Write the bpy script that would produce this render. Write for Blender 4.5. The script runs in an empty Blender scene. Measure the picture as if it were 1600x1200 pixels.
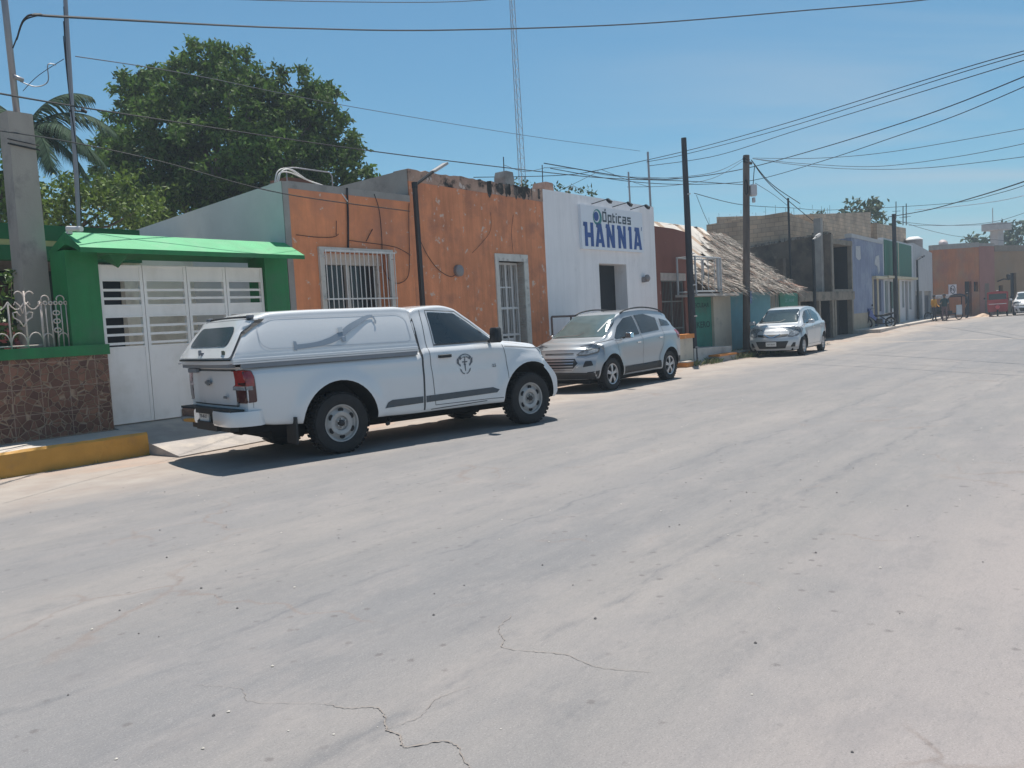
import bpy, bmesh, math, random
import numpy as np
from mathutils import Vector, Matrix
from mathutils.geometry import delaunay_2d_cdt
from mathutils.bvhtree import BVHTree
random.seed(7); rng = np.random.default_rng(7)
R = math.radians
scene = bpy.context.scene
COL = scene.collection

# ------------------------------------------------------------------ camera
CH, PITCH, ROLL, FPX = 1.476, 0.07159138, 0.05486617, 1317.1
cam_d = bpy.data.cameras.new("camera"); cam = bpy.data.objects.new("camera", cam_d)
COL.objects.link(cam); scene.camera = cam
cam_d.sensor_width = 36; cam_d.lens = 36 * FPX / 1600
cam_d.clip_start = .05; cam_d.clip_end = 3000
_f = Vector((0, math.cos(PITCH), -math.sin(PITCH))); _d = Vector((0, -math.sin(PITCH), -math.cos(PITCH))); _r = Vector((1, 0, 0))
_X = _r * math.cos(ROLL) + _d * math.sin(ROLL); _Y = _r * math.sin(ROLL) - _d * math.cos(ROLL); _Z = -_f
cam.matrix_world = Matrix(((_X.x, _Y.x, _Z.x, 0), (_X.y, _Y.y, _Z.y, 0), (_X.z, _Y.z, _Z.z, CH), (0, 0, 0, 1)))
scene.render.resolution_x = 1024; scene.render.resolution_y = 768

# ------------------------------------------------------------------ sky and sun
SUN = Vector((.06, .35, 1.0)).normalized()
world = bpy.data.worlds.new("World"); scene.world = world; world.use_nodes = True
nt = world.node_tree; nt.nodes.clear()
def wn(t, **k):
    n = nt.nodes.new(t)
    for a, b in k.items(): setattr(n, a, b)
    return n
sky = wn('ShaderNodeTexSky', sky_type='NISHITA', sun_disc=False)
sky.sun_elevation = math.asin(SUN.z); sky.sun_rotation = math.atan2(SUN.x, SUN.y)
sky.altitude = 10; sky.air_density = 1.0; sky.dust_density = .7; sky.ozone_density = 2.0
bg = wn('ShaderNodeBackground'); bg.inputs[1].default_value = .065
# thin cirrus in the right half of the sky, by sky direction
geo = wn('ShaderNodeTexCoord'); sep = wn('ShaderNodeSeparateXYZ'); nt.links.new(geo.outputs['Generated'], sep.inputs[0])
dv = wn('ShaderNodeVectorMath', operation='DIVIDE'); cmb = wn('ShaderNodeCombineXYZ')
mx = wn('ShaderNodeMath', operation='ADD'); mx.inputs[1].default_value = .12; nt.links.new(sep.outputs[2], mx.inputs[0])
for i in range(3): nt.links.new(mx.outputs[0], cmb.inputs[i])
nt.links.new(geo.outputs['Generated'], dv.inputs[0]); nt.links.new(cmb.outputs[0], dv.inputs[1])
mp = wn('ShaderNodeMapping'); mp.inputs['Rotation'].default_value = (0, 0, R(25)); mp.inputs['Scale'].default_value = (.35, 1.5, 1)
nt.links.new(dv.outputs[0], mp.inputs[0])
nz = wn('ShaderNodeTexNoise'); nz.inputs['Scale'].default_value = 1.1; nz.inputs['Detail'].default_value = 7; nz.inputs['Distortion'].default_value = .7
nt.links.new(mp.outputs[0], nz.inputs[0])
rmp = wn('ShaderNodeMapRange'); rmp.inputs[1].default_value = .42; rmp.inputs[2].default_value = .78; nt.links.new(nz.outputs[0], rmp.inputs[0])
sx = wn('ShaderNodeMapRange'); sx.inputs[1].default_value = .0; sx.inputs[2].default_value = .5; nt.links.new(sep.outputs[0], sx.inputs[0])
mm = wn('ShaderNodeMath', operation='MULTIPLY'); nt.links.new(rmp.outputs[0], mm.inputs[0]); nt.links.new(sx.outputs[0], mm.inputs[1])
m2 = wn('ShaderNodeMath', operation='MULTIPLY'); m2.inputs[1].default_value = .75; nt.links.new(mm.outputs[0], m2.inputs[0])
mixc = wn('ShaderNodeMix', data_type='RGBA'); mixc.inputs['B'].default_value = (5.0, 5.8, 6.6, 1)
tint = wn('ShaderNodeVectorMath', operation='MULTIPLY'); tint.inputs[1].default_value = (.49, .93, 1.03); nt.links.new(sky.outputs[0], tint.inputs[0])
nt.links.new(m2.outputs[0], mixc.inputs['Factor']); nt.links.new(tint.outputs[0], mixc.inputs['A'])
nt.links.new(mixc.outputs['Result'], bg.inputs[0])
wo = wn('ShaderNodeOutputWorld'); nt.links.new(bg.outputs[0], wo.inputs[0])
sd = bpy.data.lights.new("sun", 'SUN'); sd.energy = 4.4; sd.angle = R(.55); sd.color = (1, .94, .86)
so = bpy.data.objects.new("sun", sd); COL.objects.link(so)
so.rotation_euler = (-SUN).to_track_quat('-Z', 'Y').to_euler(); so.location = SUN * 60
scene.view_settings.view_transform = 'Standard'; scene.view_settings.look = 'None'
scene.view_settings.exposure = .56; scene.view_settings.gamma = 1

# ------------------------------------------------------------------ frames
SA = R(52); AV = Vector((math.cos(SA), math.sin(SA), 0)); NV = Vector((-math.sin(SA), math.cos(SA), 0))
def st(s, n, z=0): return AV * s + NV * n + Vector((0, 0, z))
def at(px, py, Y):            # image point -> world point at forward distance Y (real depth)
    uu, vv = px - 800, py - 600; c, s = math.cos(ROLL), math.sin(ROLL)
    u = uu * c - vv * s; w = uu * s + vv * c
    y = FPX * math.cos(PITCH) - w * math.sin(PITCH); z = -FPX * math.sin(PITCH) - w * math.cos(PITCH)
    return Vector((u / y * Y, Y, CH + z / y * Y))
def zr(s): return 0.0 if s < 34 else min(.2, (s - 34) / 12 * .2)

# ------------------------------------------------------------------ materials
def lin(*rgb): return tuple(((c / 255) / 12.92 if c / 255 <= .04045 else ((c / 255 + .055) / 1.055) ** 2.4) for c in rgb)
class NT:
    def __init__(s, m): s.t = m.node_tree
    def n(s, t, **k):
        n = s.t.nodes.new(t)
        for a, b in k.items(): setattr(n, a, b)
        return n
    def l(s, a, b): s.t.links.new(a, b)
MATS = {}
def mat(name, col, rough=.7, metal=0, var=.12, vscale=2.0, bump=0, bscale=40, stain=None, sscale=1.2, sthr=(.55, .75), coat=0, spec=.5, island=0, trans=0, streak=0, stretch=(1, 1, 1), stain2=None, s2scale=6, s2thr=(.6, .68)):
    if name in MATS: return MATS[name]
    m = bpy.data.materials.new(name); m.use_nodes = True; t = NT(m)
    b = m.node_tree.nodes['Principled BSDF']; MATS[name] = m
    col = tuple(col)[:3] + (1,)
    b.inputs['Roughness'].default_value = rough; b.inputs['Metallic'].default_value = metal
    b.inputs['Coat Weight'].default_value = coat; b.inputs['Specular IOR Level'].default_value = spec
    b.inputs['Coat Roughness'].default_value = .04
    tc = t.n('ShaderNodeTexCoord'); mp = t.n('ShaderNodeMapping'); mp.inputs['Scale'].default_value = stretch
    t.l(tc.outputs['Object'], mp.inputs[0])
    nz = t.n('ShaderNodeTexNoise'); nz.inputs['Scale'].default_value = vscale; nz.inputs['Detail'].default_value = 6; nz.inputs['Roughness'].default_value = .6
    t.l(mp.outputs[0], nz.inputs[0])
    mr = t.n('ShaderNodeMapRange'); mr.inputs[1].default_value = .3; mr.inputs[2].default_value = .7
    mr.inputs[3].default_value = 1 - var; mr.inputs[4].default_value = 1 + var; t.l(nz.outputs[0], mr.inputs[0])
    mul = t.n('ShaderNodeVectorMath', operation='SCALE'); mul.inputs[0].default_value = col[:3]; t.l(mr.outputs[0], mul.inputs['Scale'])
    out = mul.outputs[0]
    def blot(out, c, sc, thr, seed):
        n2 = t.n('ShaderNodeTexNoise'); n2.inputs['Scale'].default_value = sc; n2.inputs['Detail'].default_value = 9; n2.inputs['Roughness'].default_value = .65
        mp2 = t.n('ShaderNodeMapping'); mp2.inputs['Location'].default_value = (seed, seed * 2, seed); t.l(tc.outputs['Object'], mp2.inputs[0]); t.l(mp2.outputs[0], n2.inputs[0])
        r2 = t.n('ShaderNodeMapRange'); r2.inputs[1].default_value = thr[0]; r2.inputs[2].default_value = thr[1]; t.l(n2.outputs[0], r2.inputs[0])
        mixn = t.n('ShaderNodeMix', data_type='RGBA'); mixn.inputs['B'].default_value = tuple(c)[:3] + (1,)
        t.l(r2.outputs[0], mixn.inputs['Factor']); t.l(out, mixn.inputs['A']); return mixn.outputs['Result']
    if streak:      # rain streaks and grime running down a wall
        n3 = t.n('ShaderNodeTexNoise'); n3.inputs['Scale'].default_value = 1; n3.inputs['Detail'].default_value = 8; n3.inputs['Roughness'].default_value = .7
        m3 = t.n('ShaderNodeMapping'); m3.inputs['Scale'].default_value = (5, 5, .45); t.l(tc.outputs['Object'], m3.inputs[0]); t.l(m3.outputs[0], n3.inputs[0])
        r3 = t.n('ShaderNodeMapRange'); r3.inputs[1].default_value = .42; r3.inputs[2].default_value = .72; r3.inputs[3].default_value = 1; r3.inputs[4].default_value = 1 - streak; t.l(n3.outputs[0], r3.inputs[0])
        s3 = t.n('ShaderNodeVectorMath', operation='SCALE'); t.l(out, s3.inputs[0]); t.l(r3.outputs[0], s3.inputs['Scale']); out = s3.outputs[0]
    if stain: out = blot(out, stain, sscale, sthr, 3.1)
    if stain2: out = blot(out, stain2, s2scale, s2thr, 9.7)
    if island:
        g = t.n('ShaderNodeNewGeometry'); hr = t.n('ShaderNodeMapRange'); hr.inputs[3].default_value = 1 - island; hr.inputs[4].default_value = 1 + island
        t.l(g.outputs['Random Per Island'], hr.inputs[0])
        sc = t.n('ShaderNodeVectorMath', operation='SCALE'); t.l(out, sc.inputs[0]); t.l(hr.outputs[0], sc.inputs['Scale']); out = sc.outputs[0]
    t.l(out, b.inputs['Base Color'])
    if bump:
        nb = t.n('ShaderNodeTexNoise'); nb.inputs['Scale'].default_value = bscale; nb.inputs['Detail'].default_value = 5; t.l(tc.outputs['Object'], nb.inputs[0])
        bm_ = t.n('ShaderNodeBump'); bm_.inputs['Strength'].default_value = bump; bm_.inputs['Distance'].default_value = .01
        t.l(nb.outputs[0], bm_.inputs['Height']); t.l(bm_.outputs[0], b.inputs['Normal'])
    if trans:
        tr = t.n('ShaderNodeBsdfTranslucent'); t.l(out, tr.inputs[0]); ms = t.n('ShaderNodeMixShader'); ms.inputs[0].default_value = trans
        o = m.node_tree.nodes['Material Output']; t.l(b.outputs[0], ms.inputs[1]); t.l(tr.outputs[0], ms.inputs[2]); t.l(ms.outputs[0], o.inputs[0])
    return m

# ------------------------------------------------------------------ object helpers
def tag(o, label=None, cat=None, group=None, kind=None):
    for k, v in (('label', label), ('category', cat), ('group', group), ('kind', kind)):
        if v: o[k] = v
    return o
def empty(name, loc, rz=0, label=None, cat=None, group=None):
    o = bpy.data.objects.new(name, None); COL.objects.link(o); o.location = loc; o.rotation_euler = (0, 0, rz)
    o.empty_display_size = .2
    return tag(o, label, cat, group)
SPLIT = {'doorway', 'wall_cable', 'plaster_patch', 'column', 'panel_gap', 'mould_stain', 'green_window', 'rebar', 'wiper', 'window_frame_bar', 'doorway_recess', 'roller_door', 'door_hinge', 'gate_bar', 'drop_cable', 'conduit', 'handle_bar', 'pole_fitting'}
class MB:
    """collects shapes; coordinates are absolute in the given offset frame"""
    def __init__(s, off=(0, 0, 0)): s.v = []; s.f = []; s.m = []; s.off = Vector(off); s.cm = 0
    def add(s, vs, fs, mi=None):
        b = len(s.v); s.v += [tuple(Vector(v) - s.off) for v in vs]; s.f += [tuple(i + b for i in f) for f in fs]
        s.m += [s.cm if mi is None else mi] * len(fs); return s
    def box(s, x0, x1, y0, y1, z0, z1, mi=None):
        v = [(x, y, z) for z in (z0, z1) for y in (y0, y1) for x in (x0, x1)]
        return s.add(v, [(0, 2, 3, 1), (4, 5, 7, 6), (0, 1, 5, 4), (2, 6, 7, 3), (0, 4, 6, 2), (1, 3, 7, 5)], mi)
    def tube(s, pts, r, n=8, mi=None, caps=True, r2=None):
        pts = [Vector(p) for p in pts]; L = len(pts); vs = []; fs = []; up = None
        for i, p in enumerate(pts):
            d = (pts[min(i + 1, L - 1)] - pts[max(i - 1, 0)]).normalized()
            if up is None: up = Vector((0, 0, 1)) if abs(d.z) < .9 else Vector((1, 0, 0))
            a = d.cross(up)
            if a.length < 1e-5: a = d.orthogonal()
            a.normalize(); b = a.cross(d).normalized(); up = b if abs(b.dot(d)) < .9 else up
            rr = r if r2 is None else r + (r2 - r) * i / (L - 1)
            for k in range(n):
                t = 2 * math.pi * k / n; vs.append(p + (a * math.cos(t) + b * math.sin(t)) * rr)
        for i in range(L - 1):
            for k in range(n): fs.append((i * n + k, i * n + (k + 1) % n, (i + 1) * n + (k + 1) % n, (i + 1) * n + k))
        if caps: fs.append(tuple(reversed(range(n)))); fs.append(tuple((L - 1) * n + k for k in range(n)))
        return s.add(vs, fs, mi)
    def bar(s, p, q, r=.01, n=6, mi=None): return s.tube([p, q], r, n, mi)
    def lathe(s, prof, c, axis='y', n=32, mi=None):      # prof: (radius, along)
        vs = []; fs = []; c = Vector(c)
        for r, h in prof:
            for k in range(n):
                t = 2 * math.pi * k / n; a, b = r * math.cos(t), r * math.sin(t)
                vs.append(c + (Vector((a, h, b)) if axis == 'y' else Vector((a, b, h)) if axis == 'z' else Vector((h, a, b))))
        for i in range(len(prof) - 1):
            for k in range(n): fs.append((i * n + k, (i + 1) * n + k, (i + 1) * n + (k + 1) % n, i * n + (k + 1) % n))
        return s.add(vs, fs, mi)
    def slab(s, outline, holes, y0, y1, mi=None, res=0):   # outline in (x,z), extruded along y
        loops = [outline] + list(holes); pts = []; edges = []
        for lp in loops:
            b = len(pts); pts += [Vector(p) for p in lp]; edges += [(b + i, b + (i + 1) % len(lp)) for i in range(len(lp))]
        ov, oe, of, *_ = delaunay_2d_cdt(pts, edges, [], 0, 1e-6)
        keep = []
        for f in of:
            cx = sum(ov[i].x for i in f) / 3; cz = sum(ov[i].y for i in f) / 3
            if inpoly((cx, cz), outline) and not any(inpoly((cx, cz), h) for h in holes): keep.append(f)
        n = len(ov); vs = [(p.x, y0, p.y) for p in ov] + [(p.x, y1, p.y) for p in ov]
        fs = [tuple(f) for f in keep] + [tuple(i + n for i in reversed(f)) for f in keep]
        ec = {}
        for f in keep:
            for i in range(3):
                e = (f[i], f[(i + 1) % 3]); ec[e] = ec.get(e, 0) + 1
        for (a, b) in ec:
            if (b, a) not in ec: fs.append((b, a, a + n, b + n))
        return s.add(vs, fs, mi)
    def build(s, name, mats, parent=None, smooth=False, kind=None, label=None):
        if name in SPLIT:
            p = list(range(len(s.v)))
            def find(i):
                while p[i] != i: p[i] = p[p[i]]; i = p[i]
                return i
            for f in s.f:
                a = find(f[0])
                for q in f[1:]: p[find(q)] = a
            gr_ = {}
            for k, f in enumerate(s.f): gr_.setdefault(find(f[0]), []).append(k)
            if len(gr_) > 1:
                o = None
                for ks in gr_.values():
                    mb = MB(); ids = sorted({i for k in ks for i in s.f[k]}); mp_ = {i: j for j, i in enumerate(ids)}
                    mb.v = [s.v[i] for i in ids]; mb.f = [tuple(mp_[i] for i in s.f[k]) for k in ks]; mb.m = [s.m[k] for k in ks]; o = mb._build(name, mats, parent, smooth, kind, label)
                return o
        return s._build(name, mats, parent, smooth, kind, label)
    def _build(s, name, mats, parent=None, smooth=False, kind=None, label=None):
        me = bpy.data.meshes.new(name); me.from_pydata(s.v, [], s.f)
        if not isinstance(mats, (list, tuple)): mats = [mats]
        for m in mats: me.materials.append(m)
        me.polygons.foreach_set('material_index', s.m)
        if smooth:
            me.polygons.foreach_set('use_smooth', [True] * len(s.f))
            if smooth != True: me.set_sharp_from_angle(angle=R(smooth))
        me.update(); o = bpy.data.objects.new(name, me); COL.objects.link(o)
        if parent is not None: o.parent = parent
        if kind: o['kind'] = kind
        if label: o['label'] = label
        return o
def inpoly(p, poly):
    x, y = p; c = False; j = len(poly) - 1
    for i in range(len(poly)):
        xi, yi = poly[i]; xj, yj = poly[j]
        if (yi > y) != (yj > y) and x < (xj - xi) * (y - yi) / (yj - yi + 1e-12) + xi: c = not c
        j = i
    return c
def rect(x0, x1, z0, z1): return [(x0, z0), (x1, z0), (x1, z1), (x0, z1)]
def copy_tree(o, parent=None):
    c = o.copy(); COL.objects.link(c); c.parent = parent
    for ch in [x for x in bpy.data.objects if x.parent == o]: copy_tree(ch, c)
    return c
def bld(name, s0, label, cat, n0=11.6, group=None, rz=SA):
    return empty(name, st(s0, n0), rz, label, cat, group)
def cat_rom(P, k=8):
    P = [Vector(p) for p in P]; out = []
    for i in range(len(P) - 1):
        p0 = P[max(i - 1, 0)]; p1 = P[i]; p2 = P[i + 1]; p3 = P[min(i + 2, len(P) - 1)]
        for j in range(k):
            t = j / k; out.append(.5 * ((2 * p1) + (p2 - p0) * t + (2 * p0 - 5 * p1 + 4 * p2 - p3) * t * t + (3 * p1 - p0 - 3 * p2 + p3) * t ** 3))
    return out + [P[-1]]

# ------------------------------------------------------------------ the ground
def road_material():
    m = bpy.data.materials.new('worn_asphalt'); m.use_nodes = True; t = NT(m); b = m.node_tree.nodes['Principled BSDF']
    b.inputs['Roughness'].default_value = .88; b.inputs['Specular IOR Level'].default_value = .25
    tc = t.n('ShaderNodeTexCoord'); O = tc.outputs['Object']
    def noise(scale, det=5, st=(1, 1, 1), rough=.6, loc=(0, 0, 0), dist=0):
        mp = t.n('ShaderNodeMapping'); mp.inputs['Scale'].default_value = st; mp.inputs['Location'].default_value = loc; t.l(O, mp.inputs[0])
        n = t.n('ShaderNodeTexNoise'); n.inputs['Scale'].default_value = scale; n.inputs['Detail'].default_value = det; n.inputs['Roughness'].default_value = rough
        n.inputs['Distortion'].default_value = dist; t.l(mp.outputs[0], n.inputs[0]); return n.outputs[0]
    def rng_(v, a, b2, c=0, d=1):
        r = t.n('ShaderNodeMapRange'); r.inputs[1].default_value = a; r.inputs[2].default_value = b2; r.inputs[3].default_value = c; r.inputs[4].default_value = d; t.l(v, r.inputs[0]); return r.outputs[0]
    def mix(f, A, B):
        x = t.n('ShaderNodeMix', data_type='RGBA'); t.l(f, x.inputs['Factor'])
        if isinstance(A, tuple): x.inputs['A'].default_value = A + (1,)
        else: t.l(A, x.inputs['A'])
        if isinstance(B, tuple): x.inputs['B'].default_value = B + (1,)
        else: t.l(B, x.inputs['B'])
        return x.outputs['Result']
    def mth(op, a, b2=None):
        x = t.n('ShaderNodeMath', operation=op)
        for i, q in enumerate((a, b2)):
            if q is None: continue
            if isinstance(q, (int, float)): x.inputs[i].default_value = q
            else: t.l(q, x.inputs[i])
        return x.outputs[0]
    c = mix(rng_(noise(1.0, 9, (.10, 1.3, 1), .65), .34, .68), (.190, .186, .186), (.272, .252, .240))     # streaks along the street
    c = mix(mth('MULTIPLY', rng_(noise(.35, 6), .42, .62), .65), c, (.235, .222, .217))                    # dusty patches
    c = mix(mth('MULTIPLY', rng_(noise(.8, 8, (.3, 1, 1), .7, (5, 5, 5)), .54, .7), .5), c, (.160, .163, .172))
    c = mix(mth('MULTIPLY', rng_(noise(1.0, 6, (.05, .45, 1), .6, (31, 7, 0)), .46, .64), .55), c, (.165, .170, .182))   # wheel-polished bands
    c = mix(mth('MULTIPLY', rng_(noise(6, 5, (.35, 1, 1), .7, (2, 7, 0)), .56, .70), .45), c, (.140, .142, .150))            # darker worn tar
    sp = t.n('ShaderNodeSeparateXYZ'); t.l(O, sp.inputs[0])
    c = mix(mth('MULTIPLY', rng_(mth('ADD', sp.outputs[1], mth('MULTIPLY', noise(.4, 4), 3)), 1.6, 3.2, 1, 0), .7), c, (.335, .293, .280))   # paler dusty lane on the near side
    # two long seams
    wob = mth('MULTIPLY', mth('SUBTRACT', noise(.5, 4, (1, 1, 1), .7, (9, 0, 0)), .5), .9)
    yy = mth('ADD', sp.outputs[1], wob)
    for yc, wd, st_ in ((3.75, .040, .55), (2.3, .06, .5), (3.0, .3, .22), (5.6, .03, .3)):
        d = mth('ABSOLUTE', mth('SUBTRACT', yy, yc)); f = mth('MULTIPLY', rng_(d, 0, wd, 1, 0), rng_(noise(2.2, 4, (1.0, 4, 1), .6, (yc, 0, 0)), .40, .60, 0, st_))
        c = mix(f, c, (.105, .112, .125))
    # sparse oily spots
    vo = t.n('ShaderNodeTexVoronoi'); vo.inputs['Scale'].default_value = 1.6; vo.inputs['Randomness'].default_value = 1
    mpv = t.n('ShaderNodeMapping'); t.l(O, mpv.inputs[0]); t.l(mpv.outputs[0], vo.inputs[0])
    spot = mth('MULTIPLY', rng_(mth('ADD', vo.outputs['Distance'], mth('MULTIPLY', noise(14, 3), .10)), .10, .135, 1, 0), rng_(noise(.7, 2, (1, 1, 1), .5, (3, 8, 0)), .46, .54, 0, .55))
    c = mix(spot, c, (.12, .11, .115))
    vo2 = t.n('ShaderNodeTexVoronoi'); vo2.inputs['Scale'].default_value = 7; t.l(O, vo2.inputs[0])
    spot2 = mth('MULTIPLY', rng_(mth('ADD', vo2.outputs['Distance'], mth('MULTIPLY', noise(30, 3), .16)), .16, .24, 1, 0), rng_(noise(1.3, 3, (1, 1, 1), .5, (13, 8, 0)), .42, .54, 0, .6))
    c = mix(spot2, c, (.11, .10, .10))
    # hairline cracks
    dn = t.n('ShaderNodeTexNoise'); dn.inputs['Scale'].default_value = 3; dn.inputs['Detail'].default_value = 6; t.l(O, dn.inputs[0])
    dm = t.n('ShaderNodeVectorMath', operation='MULTIPLY_ADD'); t.l(dn.outputs['Color'], dm.inputs[0]); dm.inputs[1].default_value = (.5, .5, 0); t.l(O, dm.inputs[2])
    ve = t.n('ShaderNodeTexVoronoi', feature='DISTANCE_TO_EDGE'); ve.inputs['Scale'].default_value = .55; t.l(dm.outputs[0], ve.inputs[0])
    cr = mth('MULTIPLY', rng_(ve.outputs['Distance'], .002, .011, 1, 0), rng_(noise(.6, 3, (1, 1, 1), .5, (3, 3, 0)), .52, .6, 0, .6))
    c = mix(cr, c, (.20, .165, .15))
    # aggregate grain
    gr = noise(120, 4, (1, 1, 1), .85); c = mix(rng_(gr, .56, .72, 0, .55), c, (.50, .48, .465)); c = mix(rng_(gr, .46, .32, 0, .55), c, (.075, .075, .08))
    c = mix(mth('MULTIPLY', rng_(noise(2.6, 7, (.6, 1, 1), .7, (8, 1, 0)), .50, .70), .38), c, (.150, .150, .158)); c = mix(mth('MULTIPLY', rng_(noise(1.7, 7, (.5, 1, 1), .7, (1, 18, 0)), .52, .72), .4), c, (.31, .28, .265))
    g2 = noise(38, 4, (.5, 1, 1), .7, (4, 4, 0)); c = mix(mth('MULTIPLY', rng_(g2, .52, .70), .22), c, (.14, .138, .14)); c = mix(mth('MULTIPLY', rng_(g2, .46, .32), .2), c, (.32, .30, .29))
    # sandy dust that drifts in from the verge
    ed = mth('ADD', sp.outputs[1], mth('MULTIPLY', mth('SUBTRACT', noise(.55, 6, (.6, 1, 1), .65, (1, 1, 0)), .5), 4.0))
    c = mix(rng_(ed, 7.6, 9.5, 0, .95), c, mix(rng_(noise(2.2, 6), .35, .65), (.31, .262, .23), (.37, .33, .295)))
    t.l(c, b.inputs['Base Color'])
    bp = t.n('ShaderNodeBump'); bp.inputs['Strength'].default_value = .2; bp.inputs['Distance'].default_value = .002; t.l(gr, bp.inputs['Height']); t.l(bp.outputs[0], b.inputs['Normal'])
    return m
def sheet(name, s0, s1, n0, n1, dz, m, ds=1.0, dn=1.0, edge=None, bumps=0):
    mb = MB(); ns = int((s1 - s0) / ds) + 1; nn = max(2, int((n1 - n0) / dn) + 1); vs = []
    for i in range(ns):
        s = s0 + (s1 - s0) * i / (ns - 1); ne = n1 + (edge(s) if edge else 0)
        for j in range(nn):
            n = n0 + (ne - n0) * j / (nn - 1)
            vs.append((s, n, zr(s) + dz + (bumps * (random.random() - .5))))
    fs = [(i * nn + j, (i + 1) * nn + j, (i + 1) * nn + j + 1, i * nn + j + 1) for i in range(ns - 1) for j in range(nn - 1)]
    mb.add(vs, fs); o = mb.build(name, m, smooth=True, kind='structure'); o.rotation_euler = (0, 0, SA); return o
ground = sheet('ground', -290, 290, -290, 290, -.03, mat('pale_earth', (.36, .30, .25), .95, var=.2, vscale=.3), 12, 60)
sheet('verge', -30, 140, 6, 40, -.004, mat('sascab_verge', (.34, .285, .245), .95, var=.16, vscale=1.5, bump=.6, bscale=60, stain=(.28, .25, .23), sscale=1.5, sthr=(.55, .72), stain2=(.40, .285, .225), s2scale=.8, s2thr=(.5, .68)), 1, 2)
def edge(s): return .35 * math.sin(s * .6) + .2 * math.sin(s * 1.9 + 1) + .08 * math.sin(s * 5.3)
sheet('road', -40, 160, -40, 10.0, 0, road_material(), .25, 3, edge)
# a raised tongue of dried dirt along the wandering crack near the camera
mb = MB()
for pts, wk in (([(2.08, 2.66), (2.10, 2.55), (2.16, 2.46), (2.13, 2.37), (2.06, 2.29), (2.05, 2.21), (2.00, 2.13), (2.10, 2.05), (2.10, 1.97), (2.03, 1.87), (2.0, 1.75)], 1), ([(2.08, 2.66), (2.0, 2.8), (1.93, 2.95), (1.98, 3.1), (1.9, 3.3)], .3), ([(2.06, 2.29), (2.2, 2.25), (2.34, 2.3), (2.5, 2.26)], .4), ([(3.25, 2.62), (3.08, 2.57), (2.98, 2.46), (2.90, 2.40), (2.93, 2.25), (2.97, 2.1), (2.93, 1.9), (3.0, 1.7)], .7)):
    P = cat_rom([Vector((a, b, .004)) for a, b in pts], 10); w = []
    for i, p in enumerate(P):
        d = (P[min(i + 1, len(P) - 1)] - P[max(i - 1, 0)]).normalized(); q = Vector((-d.y, d.x, 0)); ww = wk * (.0010 + .0038 * random.random() * (.25 + math.sin(i / len(P) * 3.1) * random.uniform(.3, 1)))
        p = p + q * random.uniform(-.006, .006); w += [p + q * ww, p - q * ww]
    mb.add(w, [(2 * i, 2 * i + 1, 2 * i + 3, 2 * i + 2) for i in range(len(P) - 1)])
o = mb.build('road_crack', mat('crack_dust', (.24, .21, .19), .95), kind='structure'); o.rotation_euler = (0, 0, SA)
# stones lying loose on the asphalt near the camera (uncountable grit)
mb = MB()
for k in range(420):
    s = random.uniform(.5, 14); n = random.uniform(-2, 9); r = random.uniform(.003, .009)
    c = Vector((s, n, r * .4)); vs = [c + Vector((math.cos(a) * r * random.uniform(.7, 1.2), math.sin(a) * r, 0)) for a in (0, 1.3, 2.5, 3.8, 5)] + [c + Vector((0, 0, r * .7))]
    mb.add(vs, [(i, (i + 1) % 5, 5) for i in range(5)], random.choice((0, 0, 1)))
o = mb.build('grit', [mat('grit_dark', (.12, .11, .11), .9), mat('grit_pale', (.6, .56, .5), .9)], kind='stuff'); o.rotation_euler = (0, 0, SA)
# ------------------------------------------------------------------ building materials
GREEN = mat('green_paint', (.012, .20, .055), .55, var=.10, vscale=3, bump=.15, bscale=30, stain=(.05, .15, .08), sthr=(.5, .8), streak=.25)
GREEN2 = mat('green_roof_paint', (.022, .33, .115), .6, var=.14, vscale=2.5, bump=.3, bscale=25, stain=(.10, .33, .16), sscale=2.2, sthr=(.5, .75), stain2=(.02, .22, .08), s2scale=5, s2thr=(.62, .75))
GREENW = mat('dark_green_wall', (.010, .12, .035), .7, var=.15)
WHITEP = mat('white_gate_paint', (.86, .83, .80), .45, var=.04, vscale=1.2, stain=(.62, .58, .53), sscale=1.0, sthr=(.5, .8), streak=.10)
ORANGE = mat('peeling_orange_plaster', (.74, .275, .125), .85, var=.14, vscale=1.6, bump=.5, bscale=18, stain=(.48, .20, .12), sscale=.9, sthr=(.45, .7), stain2=(.62, .47, .38), s2scale=5.2, s2thr=(.63, .65), streak=.22)
ORANGE_B = mat('peeling_orange_stained', (.70, .265, .125), .85, var=.14, vscale=1.6, bump=.5, bscale=18, stain=(.30, .13, .085), sscale=1.3, sthr=(.5, .8), stain2=(.62, .45, .36), s2scale=5.6, s2thr=(.61, .64), streak=.32)
CONC = mat('grey_concrete', (.30, .285, .265), .9, var=.14, vscale=2.5, bump=.4, bscale=25, stain=(.15, .145, .14), sscale=1.6, sthr=(.55, .75))
CONC_PALE = mat('pale_concrete', (.50, .48, .45), .9, var=.1, vscale=2.5, bump=.3, bscale=30, stain=(.33, .31, .29), sscale=2, sthr=(.55, .75))
GREYGRN = mat('grey_green_render', (.66, .64, .60), .9, var=.07, vscale=1.2, stain=(.52, .50, .47), sscale=1.0, sthr=(.55, .8))
BLACKM = mat('black_mould', (.035, .033, .03), .95, var=.4, vscale=6, bump=.6, bscale=30, stain=(.20, .17, .15), sscale=5, sthr=(.5, .65))
WHITEW = mat('white_wall_paint', (.84, .82, .82), .8, var=.04, vscale=1.5, bump=.15, bscale=20, stain=(.50, .48, .48), sscale=1.6, sthr=(.62, .85), stain2=(.36, .35, .35), s2scale=3.2, s2thr=(.70, .74), streak=.12)
OLDWHITE = mat('weathered_white_paint', (.60, .57, .52), .75, var=.1, vscale=5, stain=(.24, .22, .21), sscale=4, sthr=(.55, .72))
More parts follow.
